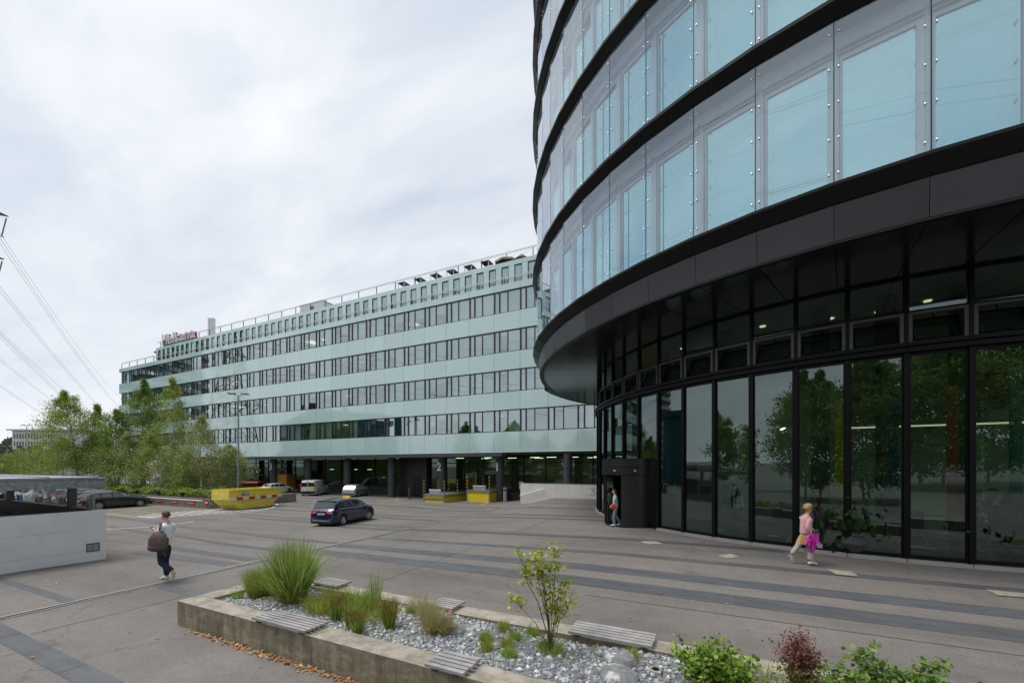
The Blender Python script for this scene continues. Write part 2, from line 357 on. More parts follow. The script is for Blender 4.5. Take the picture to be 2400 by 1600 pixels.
mat('far_stone', (0.55, 0.54, 0.50), 0.8)
mat('wire', (0.10, 0.10, 0.11), 0.6)
mat('pylon_steel', (0.10, 0.105, 0.10), 0.6, 0.4)
mat('insulator', (0.10, 0.02, 0.04), 0.3)
mat('parasol_sand', (0.50, 0.42, 0.34), 0.8, c2=(0.30, 0.22, 0.17), c2s=2)
mat('parasol_dark', (0.13, 0.10, 0.085), 0.8)
mat('duct_metal', (0.62, 0.63, 0.64), 0.4, 0.5)
mat('sign_face', (0.60, 0.58, 0.60), 0.5)
mat('sign_magenta', (0.42, 0.03, 0.10), 0.5)
mat('petrol_roof', (0.02, 0.10, 0.12), 0.5)
for nm_, c_ in (('fin_orange', (0.25, 0.05, 0.02)), ('fin_green', (0.0, 0.12, 0.08)), ('fin_magenta', (0.28, 0.01, 0.08)), ('fin_yellow', (0.32, 0.27, 0.01)), ('fin_blue', (0.0, 0.05, 0.09)), ('fin_purple', (0.30, 0.02, 0.25))):
    mat(nm_, c_, 0.3)
mat('sofa_grey', (0.06, 0.065, 0.07), 0.8)
mat('desk_white', (0.30, 0.24, 0.25), 0.5)
mat('mint_glow', (0.10, 0.75, 0.55), 0.4, emit=0.45)
glassmat('glass_outer', (0.92, 0.98, 0.99), 0.12, (0.88, 0.93, 1.0), warp=0.05)
glassmat('glass_inner', (0.40, 0.60, 0.60), 0.47, (0.72, 0.97, 0.98), warp=0.07)
glassmat('glass_office', (0.78, 0.88, 0.86), 0.25, (0.86, 0.92, 0.95), warp=0.03)
glassmat('glass_attic', (0.78, 0.88, 0.86), 0.26, (0.85, 0.9, 0.95), warp=0.03)
glassmat('glass_lobby', (0.66, 0.77, 0.70), 0.095, (0.85, 0.95, 1.0), warp=0.03)
glassmat('glass_ground', (0.50, 0.64, 0.55), 0.07, (0.85, 0.95, 1.0))
# ---------------------------------------------------------------- mesh helpers
class MB:
    """collects boxes, bars, tubes and loose faces and links them as ONE mesh object"""
    def __init__(s): s.v = []; s.f = []; s.m = []
    def face(s, pts, mi=0):
        n = len(s.v); s.v += [tuple(p) for p in pts]; s.f.append(tuple(range(n, n + len(pts)))); s.m.append(mi); return s
    def raw(s, vs, fs, mi=0):
        n = len(s.v); s.v += [tuple(p) for p in vs]; s.f += [tuple(i + n for i in f) for f in fs]; s.m += [mi] * len(fs); return s
    def box(s, x0, y0, z0, x1, y1, z1, mi=0, rz=0.0, org=None):
        vs = [(x, y, z) for z in (z0, z1) for y in (y0, y1) for x in (x0, x1)]
        if rz:
            ox, oy = org if org else ((x0 + x1) / 2, (y0 + y1) / 2); c, sn = math.cos(rz), math.sin(rz)
            vs = [(ox + (x - ox) * c - (y - oy) * sn, oy + (x - ox) * sn + (y - oy) * c, z) for x, y, z in vs]
        return s.raw(vs, [(0, 2, 3, 1), (4, 5, 7, 6), (0, 1, 5, 4), (2, 6, 7, 3), (0, 4, 6, 2), (1, 3, 7, 5)], mi)
    def tube(s, pts, r, n=6, mi=0, caps=True):
        pts = [Vector(p) for p in pts]; rr = r if isinstance(r, (list, tuple)) else [r] * len(pts)
        base = len(s.v); up = None
        for i, p in enumerate(pts):
            d = (pts[min(i + 1, len(pts) - 1)] - pts[max(i - 1, 0)])
            d = d.normalized() if d.length > 1e-9 else Vector((0, 0, 1))
            if up is None: up = Vector((0, 0, 1)) if abs(d.z) < 0.9 else Vector((1, 0, 0))
            a = d.cross(up); a = a.normalized() if a.length > 1e-6 else d.orthogonal().normalized(); b = a.cross(d).normalized(); up = b
            for k in range(n):
                t = 2 * PI * k / n; s.v.append(tuple(p + (a * math.cos(t) + b * math.sin(t)) * rr[i]))
        for i in range(len(pts) - 1):
            for k in range(n):
                q = base + i * n; k2 = (k + 1) % n
                s.f.append((q + k, q + k2, q + n + k2, q + n + k)); s.m.append(mi)
        if caps:
            s.f.append(tuple(base + k for k in range(n - 1, -1, -1))); s.m.append(mi)
            q = base + (len(pts) - 1) * n; s.f.append(tuple(q + k for k in range(n))); s.m.append(mi)
        return s
    def bar(s, a, b, w, h=None, mi=0):
        """square bar between two points"""
        a, b = Vector(a), Vector(b); h = h or w; d = (b - a).normalized()
        up = Vector((0, 0, 1)) if abs(d.z) < 0.95 else Vector((1, 0, 0))
        x = d.cross(up).normalized() * w / 2; y = x.cross(d).normalized() * h / 2
        vs = [a - x - y, a + x - y, a + x + y, a - x + y, b - x - y, b + x - y, b + x + y, b - x + y]
        return s.raw(vs, [(3, 2, 1, 0), (4, 5, 6, 7), (0, 1, 5, 4), (1, 2, 6, 5), (2, 3, 7, 6), (3, 0, 4, 7)], mi)
    def cyl(s, c, r, h, n=16, mi=0, r2=None, axis='z'):
        r2 = r if r2 is None else r2; c = Vector(c)
        ax = {'z': Vector((0, 0, 1)), 'x': Vector((1, 0, 0)), 'y': Vector((0, 1, 0))}[axis]
        return s.tube([c, c + ax * h], [r, r2], n, mi)
    def prism(s, poly, axis, a, b, mi=0):
        """extrude polygon of 2 coordinates along axis from a to b (axis 0: poly=(y,z), 1: poly=(x,z), 2: poly=(x,y))"""
        def P(p, t): return (t, p[0], p[1]) if axis == 0 else ((p[0], t, p[1]) if axis == 1 else (p[0], p[1], t))
        n = len(poly); vs = [P(p, a) for p in poly] + [P(p, b) for p in poly]
        fs = [tuple(range(n - 1, -1, -1)), tuple(range(n, 2 * n))] + [(i, (i + 1) % n, n + (i + 1) % n, n + i) for i in range(n)]
        return s.raw(vs, fs, mi)
    def ell(s, c, rx, ry, rz, nu=12, nv=8, mi=0, zmin=-1.0):
        base = len(s.v); rows = []
        for j in range(nv + 1):
            ph = -PI / 2 + PI * j / nv; z = math.sin(ph)
            z = max(z, zmin); cr_ = math.cos(ph) if z > zmin else math.sqrt(max(0, 1 - zmin * zmin)) * (0.0 if j == 0 else 1)
            for i in range(nu):
                t = 2 * PI * i / nu; s.v.append((c[0] + rx * cr_ * math.cos(t), c[1] + ry * cr_ * math.sin(t), c[2] + rz * z))
        for j in range(nv):
            for i in range(nu):
                a = base + j * nu; i2 = (i + 1) % nu
                s.f.append((a + i, a + i2, a + nu + i2, a + nu + i)); s.m.append(mi)
        return s
    def mesh(s, name, mats, smooth=False):
        me = bpy.data.meshes.new(name); me.from_pydata(s.v, [], s.f)
        for m_ in (mats if isinstance(mats, (list, tuple)) else [mats]): me.materials.append(MATS[m_])
        if any(s.m): me.polygons.foreach_set('material_index', s.m)
        if smooth: me.polygons.foreach_set('use_smooth', [True] * len(me.polygons))
        me.update(); return me
def tag(o, label=None, cat=None, group=None, kind=None):
    if label: o['label'] = label
    if cat: o['category'] = cat
    if group: o['group'] = group
    if kind: o['kind'] = kind
    return o
def link(name, me, parent=None, loc=(0, 0, 0), rz=0.0):
    o = bpy.data.objects.new(name, me); o.location = loc
    if rz: o.rotation_euler = (0, 0, rz)
    if parent: o.parent = parent
    col.objects.link(o); return o
def obj(name, mb, mats, parent=None, loc=(0, 0, 0), rz=0.0, smooth=False, kind=None):
    o = link(name, mb.mesh(name, mats, smooth), parent, loc, rz)
    if kind: o['kind'] = kind
    return o
def thing(name, label, cat, loc=(0, 0, 0), rz=0.0, group=None, scale=1.0):
    o = bpy.data.objects.new(name, None); o.location = loc; o.rotation_euler = (0, 0, rz); o.scale = (scale,) * 3; o.empty_display_size = 0.2
    col.objects.link(o); return tag(o, label, cat, group)
KIDS = {}
def copy_tree(o, parent=None):
    c = o.copy(); col.objects.link(c)
    if parent: c.parent = parent
    for ch in [x for x in list(o.children)]: copy_tree(ch, c)
    return c
def autosmooth(o, ang=35):
    try:
        me = o.data; me.polygons.foreach_set('use_smooth', [True] * len(me.polygons)); me.set_sharp_from_angle(angle=math.radians(ang))
    except Exception: pass
    return o
def text(name, s, size, mats, parent, loc, rot, extrude=0.01, bold=0.0, align='CENTER'):
    cu = bpy.data.curves.new(name, 'FONT'); cu.body = s; cu.size = size; cu.extrude = extrude; cu.offset = bold; cu.align_x = align
    for m_ in (mats if isinstance(mats, (list, tuple)) else [mats]): cu.materials.append(MATS[m_])
    tmp = bpy.data.objects.new(name, cu); me = bpy.data.meshes.new_from_object(tmp); bpy.data.objects.remove(tmp); bpy.data.curves.remove(cu); me.name = name
    o = bpy.data.objects.new(name, me); o.parent = parent; o.location = loc; o.rotation_euler = rot; col.objects.link(o); return o
def leaves(name, pts, nrm, size, mats, parent=None, loc=(0, 0, 0), seed=1, kind=None, shape='rhomb', stretch=1.5, matidx=None, droop=0.0):
    """many leaf-sized faces as one mesh; pts (n,3)"""
    r = np.random.RandomState(seed); n = len(pts)
    pts = np.asarray(pts, float); d = r.normal(size=(n, 3))
    if nrm is not None: d = d * 0.6 + np.asarray(nrm)
    d /= np.linalg.norm(d, axis=1)[:, None] + 1e-9
    a = np.cross(d, r.normal(size=(n, 3)))
    a[:, 2] -= droop
    a /= np.linalg.norm(a, axis=1)[:, None] + 1e-9
    b = np.cross(d, a); b /= np.linalg.norm(b, axis=1)[:, None] + 1e-9
    sz = (np.asarray(size) * np.ones(n) * r.uniform(0.6, 1.25, n))[:, None]
    if shape == 'rhomb':
        k = 4; V = np.stack([pts, pts + a * sz * 0.5 * stretch + b * sz * 0.5, pts + a * sz * stretch, pts + a * sz * 0.5 * stretch - b * sz * 0.5], 1)
    elif shape == 'round':
        k = 7; an = [(0, 0), (0.28, 0.42), (0.68, 0.46), (1.0, 0.18), (1.0, -0.18), (0.68, -0.46), (0.28, -0.42)]
        V = np.stack([pts + a * sz * u * stretch * 0.8 + b * sz * w for u, w in an], 1)
    else:
        k = 3; V = np.stack([pts, pts + a * sz * stretch + b * sz * 0.3, pts + a * sz * stretch - b * sz * 0.3], 1)
    me = bpy.data.meshes.new(name); me.vertices.add(n * k); me.loops.add(n * k); me.polygons.add(n)
    me.vertices.foreach_set('co', V.reshape(-1).astype(np.float32)); me.loops.foreach_set('vertex_index', np.arange(n * k, dtype=np.int32))
    me.polygons.foreach_set('loop_start', np.arange(0, n * k, k, dtype=np.int32))
    for m_ in (mats if isinstance(mats, (list, tuple)) else [mats]): me.materials.append(MATS[m_])
    if matidx is not None: me.polygons.foreach_set('material_index', np.asarray(matidx, dtype=np.int32))
    me.update(calc_edges=True); me.validate()
    o = link(name, me, parent, loc)
    if kind: o['kind'] = kind
    return o
def blades(name, roots, dirs, lens, width, mats, parent=None, loc=(0, 0, 0), seg=4, bend=1.0, seed=1, kind=None, tipmat=0):
    """grass blades: each a bent tapering strip"""
    r = np.random.RandomState(seed); n = len(roots); roots = np.asarray(roots, float); dirs = np.asarray(dirs, float)
    lens = np.asarray(lens) * np.ones(n); V = np.zeros((n, (seg + 1) * 2, 3))
    az = dirs[:, :2]; side = np.stack([-dirs[:, 1], dirs[:, 0], 0 * dirs[:, 0]], 1) + r.normal(size=(n, 3)) * 0.5; side[:, 2] *= 0.2
    side /= np.linalg.norm(side, axis=1)[:, None] + 1e-9
    for i in range(seg + 1):
        t = i / seg
        p = roots + dirs * (lens * t)[:, None]; p[:, 2] -= bend * lens * (t ** 2.2) * np.linalg.norm(az, axis=1) * 0.6
        p[:, :2] += az * (lens * (t ** 2) * bend * 0.35)[:, None]
        w = width * (1 - t) ** 0.7 * 0.5 + 0.0006
        V[:, 2 * i] = p + side * w; V[:, 2 * i + 1] = p - side * w
    F = []; M_ = []
    idx = np.arange(n)[:, None] * (seg + 1) * 2
    for i in range(seg):
        F.append(idx + np.array([[2 * i, 2 * i + 1, 2 * i + 3, 2 * i + 2]])); M_.append(np.full(n, tipmat if i >= (seg - 1 if tipmat and len(mats) > 1 and 'blood_tip' in mats else seg - 2) else 0))
    F = np.concatenate(F); me = bpy.data.meshes.new(name); me.vertices.add(V.shape[0] * V.shape[1]); me.loops.add(F.size); me.polygons.add(len(F))
    me.vertices.foreach_set('co', V.reshape(-1).astype(np.float32)); me.loops.foreach_set('vertex_index', F.reshape(-1).astype(np.int32))
    me.polygons.foreach_set('loop_start', np.arange(0, F.size, 4, dtype=np.int32))
    for m_ in (mats if isinstance(mats, (list, tuple)) else [mats]): me.materials.append(MATS[m_])
    me.polygons.foreach_set('material_index', np.concatenate(M_).astype(np.int32)); me.update(calc_edges=True)
    o = link(name, me, parent, loc)
    if kind: o['kind'] = kind
    return o
# ================================================================ GROUND
def grid_sheet(name, xs, ys, lift, matn):
    xs = sorted(set(round(x, 3) for x in xs)); ys = sorted(set(round(y, 3) for y in ys))
    vs = [(x, y, gz(x, y) + lift) for y in ys for x in xs]; nx = len(xs)
    fs = [(j * nx + i, j * nx + i + 1, (j + 1) * nx + i + 1, (j + 1) * nx + i) for j in range(len(ys) - 1) for i in range(nx - 1)]
    return MB().raw(vs, fs).mesh(name, matn, True)
gx = [-3000, -900, -400, -200, -120, -90, -80, -70, -65] + list(np.arange(-60, -30, 1.0)) + list(np.arange(-30, 14.01, 0.5)) + [15, 17, 20, 25, 30, 35, 40, 60, 100, 300, 900, 3000]
gy = [-3000, -900, -300, -100, -50, -30, -20, -10, -5, -2] + list(np.arange(0, 36.01, 0.5)) + [38, 42, 46, 50, 55, 60, 80, 150, 400, 1200, 4000]
tag(link('ground', grid_sheet('ground', gx, gy, 0, 'asphalt')), kind='structure')
def strip(name, pts, w, matn, lift=0.005, tile=0.0, gap=0.012):
    """flat band following the ground along a centre line; tile > 0 cuts it into slabs laid end to end"""
    root = None
    segs = []
    for (x0, y0), (x1, y1) in zip(pts[:-1], pts[1:]):
        L = math.hypot(x1 - x0, y1 - y0); n = max(1, int(L / (tile or 0.5)))
        for i in range(n): segs.append(((x0 + (x1 - x0) * i / n, y0 + (y1 - y0) * i / n), (x0 + (x1 - x0) * (i + 1) / n, y0 + (y1 - y0) * (i + 1) / n)))
    def piece(mb, a, b, g):
        L = math.hypot(b[0] - a[0], b[1] - a[1]); ux, uy = (b[0] - a[0]) / L, (b[1] - a[1]) / L; px_, py_ = -uy * w / 2, ux * w / 2
        k = max(1, int(math.ceil(L / 0.5 - 1e-6)))
        for i in range(k):
            p, q = g + (L - 2 * g) * i / k, g + (L - 2 * g) * (i + 1) / k
            c = [(a[0] + ux * p - px_, a[1] + uy * p - py_), (a[0] + ux * q - px_, a[1] + uy * q - py_), (a[0] + ux * q + px_, a[1] + uy * q + py_), (a[0] + ux * p + px_, a[1] + uy * p + py_)]
            mb.face([(x, y, gz(x, y) + lift) for x, y in c])
    if tile:
        root = tag(thing(name, None, None), kind='structure')
        for a, b in segs:
            mb = MB(); piece(mb, a, b, gap / 2); obj('slab', mb, matn, root)
        return root
    mb = MB()
    for a, b in segs: piece(mb, a, b, 0)
    return tag(obj(name, mb, matn), kind='structure')
# dark bands laid across the square, right of the drain then left of it
for y, w, x1, tl in ((24.5, 0.36, -5.4, 0), (21.4, 0.40, -4.9, 0), (20.05, 0.42, -4.6, 0), (15.05, 0.46, 2.0, 0), (12.55, 0.36, 10.5, 1.4), (10.83, 0.57, 12.0, 1.25), (9.62, 0.64, 12.0, 1.25)):
    strip('paving_band', [(-12.55 if y < 12 else -12.7, y), (x1, y)], w, 'dark_paving', tile=tl)
strip('paving_band', [(-12.0, 5.2), (-8.85, 5.2)], 0.29, 'dark_paving', tile=0.9)
strip('paving_band', [(-12.1, 2.5), (2.0, 2.5)], 0.31, 'dark_paving', tile=1.2)
strip('paving_band', [(-18.3, 3.92), (-12.4, 3.72)], 0.20, 'dark_paving', tile=0.9)
for pts, w in (([(-37.3, 13.07), (-21.3, 12.4), (-13.0, 11.15)], 0.34), ([(-30.9, 10.83), (-22.9, 10.55), (-13.0, 9.25)], 0.32), ([(-19.5, 8.6), (-12.95, 7.95)], 0.42),
               ([(-19.4, 7.55), (-12.8, 7.25)], 0.42), ([(-29.2, 17.02), (-20.9, 16.61), (-13.2, 14.8)], 0.36), ([(-30.8, 17.94), (-22.9, 17.91), (-13.3, 15.9)], 0.36),
               ([(-33.9, 20.87), (-27.2, 21.28), (-20, 20.7), (-13.4, 18.5)], 0.40), ([(-33.9, 23.35), (-29.9, 23.43), (-13.5, 20.45)], 0.30), ([(-40.7, 27.27), (-23, 27.26), (-13.7, 24.05)], 0.40),
               ([(-41, 30.0), (-24, 30.2), (-14.0, 26.6)], 0.35), ([(-60, 32.4), (-16, 32.6)], 0.5)):
    strip('paving_band', pts, w, 'dark_paving')
# thin joints in the asphalt
for pts in ([(-7.42, 6.3), (-7.42, 24)], [(-10.4, 6.0), (-10.4, 26)], [(-2.5, 8.7), (12, 8.75)], [(-10.6, 2.7), (-10.6, 5.0)], [(-12.0, 1.6), (-9.2, 1.4)]):
    strip('asphalt_joint', pts, 0.022, 'steel_dark', lift=0.003)
# road paint
for pts, w in (([(-31.0, 9.2), (-29.42, 10.31), (-28.5, 11.6), (-28.6, 13.0), (-28.76, 14.08)], 0.13),
               ([(-34.5, 13.63), (-33.3, 13.9), (-32.6, 15.08), (-32.1, 16.97), (-31.2, 18.3), (-31.4, 19.55), (-32.6, 21.6), (-34.2, 23.1), (-35.2, 23.9), (-37.4, 24.6)], 0.15)):
    strip('white_road_line', pts, w, 'road_white', lift=0.010)
for k in range(13):
    y = 14.0 + k * 0.48; strip('white_road_line', [(-36.0 + (0.4 if k < 2 else 0), y), (-33.2 + k * 0.10, y + 0.05)], 0.16, 'road_white', lift=0.009)
for pts in ([(-34.41, 26.94), (-34.04, 27.2)], [(-30.22, 23.45), (-30.28, 23.9)], [(-28.0, 29.6), (-28.2, 28.8)], [(-28.0, 29.6), (-24.2, 29.8)]): strip('white_road_line', pts, 0.12, 'road_white', lift=0.010)
for pts in ([(-48, 13.8), (-34.3, 13.55)], [(-39.1, 13.6), (-39.1, 18.6)], [(-41.9, 13.6), (-41.9, 18.6)], [(-36.4, 13.6), (-36.4, 18.6)], [(-18.18, 30.93), (-18.98, 34.13)], [(-18.18, 30.93), (-14.4, 28.0)],
            [(-28.3, 31.4), (-29.0, 34.2)], [(-29.6, 31.4), (-30.3, 34.2)], [(-28.3, 31.4), (-30.9, 31.6)], [(-28.3, 31.4), (-30.3, 34.2)]):
    strip('yellow_road_line', pts, 0.10, 'road_yellow', lift=0.010)
for x in (-40.4, -37.8): strip('yellow_road_line', [(x, 14.9), (x + 0.1, 15.7), (x + 0.5, 15.7)], 0.12, 'road_yellow', lift=0.010)
for q in ([(0.12, 13.57), (0.32, 13.17), (0.71, 13.54), (0.52, 13.89)], [(2.63, 12.93), (2.69, 12.42), (3.13, 12.40), (3.12, 12.92)], [(5.27, 12.38), (5.26, 11.95), (5.87, 12.0), (5.88, 12.36)], [(-2.24, 14.77), (-1.94, 14.4), (-1.5, 14.66), (-1.81, 15.06)]):
    r_ = MB(); r_.prism([(x, y) for x, y in q], 2, 0, 0.012); o = obj('utility_cover', r_, 'concrete_top', loc=(0, 0, gz(*q[0]) - 0.0005)); tag(o, kind='structure')
# the drain that crosses the square: steel edge angles and a slotted grate
def drain():
    rt = thing('drain_channel', 'long slotted steel drain channel crossing the asphalt square past the walking man', 'drain channel', (0, 0, 0))
    pts = [(-12.12, 1.2), (-12.2, 2.7), (-12.35, 6.5), (-12.5, 9), (-12.7, 13), (-12.95, 17), (-13.3, 22), (-13.9, 30)]
    def off(dxx): return [(x + dxx, y) for x, y in pts]
    for nm, d_, w, m_, lf in (('steel_edge', -0.09, 0.035, 'steel', 0.014), ('steel_edge', 0.09, 0.03, 'steel', 0.014), ('channel_floor', 0, 0.15, 'interior_dark', 0.006)):
        mb = MB(); pp = off(d_)
        for (x0, y0), (x1, y1) in zip(pp[:-1], pp[1:]):
            k = max(1, int((y1 - y0) / 0.5))
            for i in range(k):
                a = (x0 + (x1 - x0) * i / k, y0 + (y1 - y0) * i / k); b = (x0 + (x1 - x0) * (i + 1) / k, y0 + (y1 - y0) * (i + 1) / k)
                mb.raw([(a[0] - w / 2, a[1], gz(*a) + lf), (a[0] + w / 2, a[1], gz(*a) + lf), (b[0] + w / 2, b[1], gz(*b) + lf), (b[0] - w / 2, b[1], gz(*b) + lf)], [(0, 1, 2, 3)])
        obj(nm, mb, m_, rt)
    g = MB(); y = 1.3
    while y < 16:
        x = float(np.interp(y, [p[1] for p in pts], [p[0] for p in pts])); z = gz(x, y) + 0.008
        g.box(x - 0.072, y, z, x + 0.072, y + 0.022, z + 0.006); y += 0.055
    obj('grate_bars', g, 'steel_dark', rt, kind='stuff')
drain()
# ================================================================ LONG OFFICE BUILDING
FY = 35.0; J0, JP = -16.25, 2.80
BL = thing('office_building', 'long pale green glass office building with five window bands and a recessed ground floor', 'office building', (-50, FY, 0))
BO = (50, -FY, 0)                     # children hold world coordinates
def bobj(name, mb, m_, parent=None, **k): return obj(name, mb, m_, parent or BL, loc=BO if parent is None else (0, 0, 0), **k)
BAND_Z = [(6.735, 8.835), (10.534, 12.634), (14.332, 16.432), (18.13, 20.23)]
PAN_Z = [(4.80, 6.735), (8.835, 10.534), (12.634, 14.332), (16.432, 18.13), (20.23, 20.85)]
JK = list(range(-3, 29)); XL = -95.4
def jx(k): return J0 - JP * k
pm = [MB().box(0.013, -0.10, z0 + 0.006, JP - 0.013, 0.0, z1 - 0.006).mesh('cladding_panel', 'cladding') for z0, z1 in PAN_Z]
for k in JK:
    for me in pm: link('cladding_panel', me, BL, (jx(k) + 50, 0, 0))
for z0, z1 in PAN_Z: bobj('cladding_panel', MB().box(XL, FY - 0.1, z0 + .006, jx(28) - 0.008, FY, z1 - .006), 'cladding')
# end wall and roof slab
endw = MB()
for z0, z1 in PAN_Z:
    endw.box(XL, FY + 0.003, z0, XL + 0.12, FY + 16, z1)
bobj('end_wall', endw, 'cladding')
roofm = MB().box(XL + 0.1, FY + 0.01, 20.5, -5.2, FY + 16, 20.9).box(-86.0, FY + 1.02, 22.9, -5.2, FY + 14, 23.1)
bobj('roof', roofm, 'interior_dark')
# inside: floors, ceilings, back wall
ins = MB()
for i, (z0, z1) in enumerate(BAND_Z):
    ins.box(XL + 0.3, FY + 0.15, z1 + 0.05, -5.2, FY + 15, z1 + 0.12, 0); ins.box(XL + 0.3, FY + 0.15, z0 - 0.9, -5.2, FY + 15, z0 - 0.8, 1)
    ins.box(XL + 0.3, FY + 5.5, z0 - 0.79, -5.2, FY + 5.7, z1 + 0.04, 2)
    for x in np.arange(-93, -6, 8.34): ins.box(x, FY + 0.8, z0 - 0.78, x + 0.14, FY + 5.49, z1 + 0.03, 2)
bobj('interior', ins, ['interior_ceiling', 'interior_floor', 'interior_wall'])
lb = MB(); r = random.Random(3)
for z0, z1 in BAND_Z:
    for k in JK:
        if r.random() < 0.22: lb.box(jx(k) + 0.6, FY + 1.6 + r.random() * 2, z1 - 0.09, jx(k) + 1.9, FY + 1.75 + r.random() * 0.3 + 1.8, z1 - 0.06)
bobj('ceiling_lamps', lb, 'lamp_glow_soft')
def frame_mesh(h):
    f = MB(); w = JP; d0, d1 = -0.02, 0.10
    for x0, x1 in ((-0.07, 0.07), (0.50, 0.62), (1.41, 1.48)): f.box(x0, d0, 0.075, x1, d1, h - 0.075)
    f.box(-0.07, d0, 0.0, w - 0.07, d1, 0.075); f.box(-0.07, d0, h - 0.075, w - 0.07, d1, h); return f
fm = frame_mesh(2.1).mesh('window', 'frame_dark')
PX = [(0.07, 0.50), (0.62, 1.41), (1.48, JP - 0.07)]
pmesh = [MB().box(a, 0.035, 0.075, b, 0.05, 2.025).mesh('pane', 'glass_office') for a, b in PX]
gm = MB()
for a, b in PX: gm.box(a, 0.035, 0.075, b, 0.05, 2.025)
gm = gm.mesh('glazing', 'glass_office')
bl_cache = {}
def blind(p, d):
    if (p, d) not in bl_cache: bl_cache[(p, d)] = MB().box(PX[p][0], 0.16, 2.02 - 1.94 * d, PX[p][1], 0.165, 2.02).mesh('blind', 'blind')
    return bl_cache[(p, d)]
r = random.Random(11)
for bi, (z0, z1) in enumerate(BAND_Z):
    for k in JK:
        w = link('window', fm, BL, (jx(k) + 50, 0, z0))
        if k <= 13:
            for q in range(3): link('pane', pmesh[q], w)
        else: link('glazing', gm, w)
        for q in range(3):
            full = 0.75 if (bi >= 1 and k < 7) else 0.36
            u = r.random()
            if u < full: link('blind', blind(q, 1.0), w)
            elif u < full + 0.30: link('blind', blind(q, r.choice([0.25, 0.45, 0.6, 0.75])), w)
# balcony railing on the parapet, attic storey set back behind it
AY = FY + 0.3
ZP, ZA = 20.85, 23.16
AK = list(range(-3, 25)); AXL = jx(24)
hd = MB().box(0.010, 0, 22.72, JP - 0.010, 0.12, ZA).mesh('attic_header', 'cladding')
pier = MB().box(0, 0.0, 20.5, 0.60, 0.12, 22.71).mesh('attic_pier', 'cladding')
wf = MB(); W_ = JP / 2 - 0.60
wf.box(0, 0.02, 20.5, 0.06, 0.12, 22.70).box(W_ - 0.06, 0.02, 20.5, W_, 0.12, 22.70).box(0.06, 0.02, 22.63, W_ - 0.06, 0.12, 22.70)
wf = wf.mesh('attic_window', 'frame_dark'); ap = MB().box(0.06, 0.07, 20.5, W_ - 0.06, 0.08, 22.63).mesh('pane', 'glass_attic')
abl = MB().box(0.06, 0.14, 21.3, W_ - 0.06, 0.145, 22.53).mesh('blind', 'blind')
for k in AK:
    link('attic_header', hd, BL, (jx(k) + 50, AY - FY, 0))
    for h in range(2):
        x = jx(k) + 50 + h * JP / 2
        link('attic_pier', pier, BL, (x + 0.003, AY - FY, 0)); w = link('attic_window', wf, BL, (x + 0.60, AY - FY, 0)); link('pane', ap, w)
        if r.random() < 0.6: link('blind', abl, w)
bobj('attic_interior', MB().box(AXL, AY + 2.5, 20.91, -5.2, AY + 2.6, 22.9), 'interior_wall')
bobj('attic_end_wall', MB().box(AXL - 0.12, AY, 20.9, AXL - 0.003, AY + 12, ZA), 'cladding')
def railing(x0, x1, y, z, hgt, name='railing'):
    rl = MB(); 
    for zz_ in (z + hgt, z + hgt - 0.12): rl.box(x0, y - 0.02, zz_ - 0.02, x1, y + 0.02, zz_ + 0.02)
    o = bobj(name, rl, 'steel')
    k = int((x1 - x0) / JP)
    pmx = MB().box(-0.03, -0.035, z, 0.03, 0.035, z + hgt - 0.145).mesh('post', 'frame_dark')
    for i in range(k + 1): link('post', pmx, o, (x1 - i * JP - 0.3, y, 0))
railing(XL + 0.1, AXL - 0.4, FY + 0.25, 20.85, 1.1); railing(AXL, -6.5, FY + 0.08, 20.85, 0.72); railing(AXL, -82.3, AY + 0.25, ZA, 1.05); railing(-71.6, -6.5, AY + 0.25, ZA, 1.05)
rw = MB()
for i in range(23):
    x = -71 + i * 2.8
    rw.bar((x, AY + 0.26, ZA + 0.1), (x + 2.7, AY + 0.26, ZA + 0.9), 0.012)
bobj('railing_wires', rw, 'steel', kind='stuff')
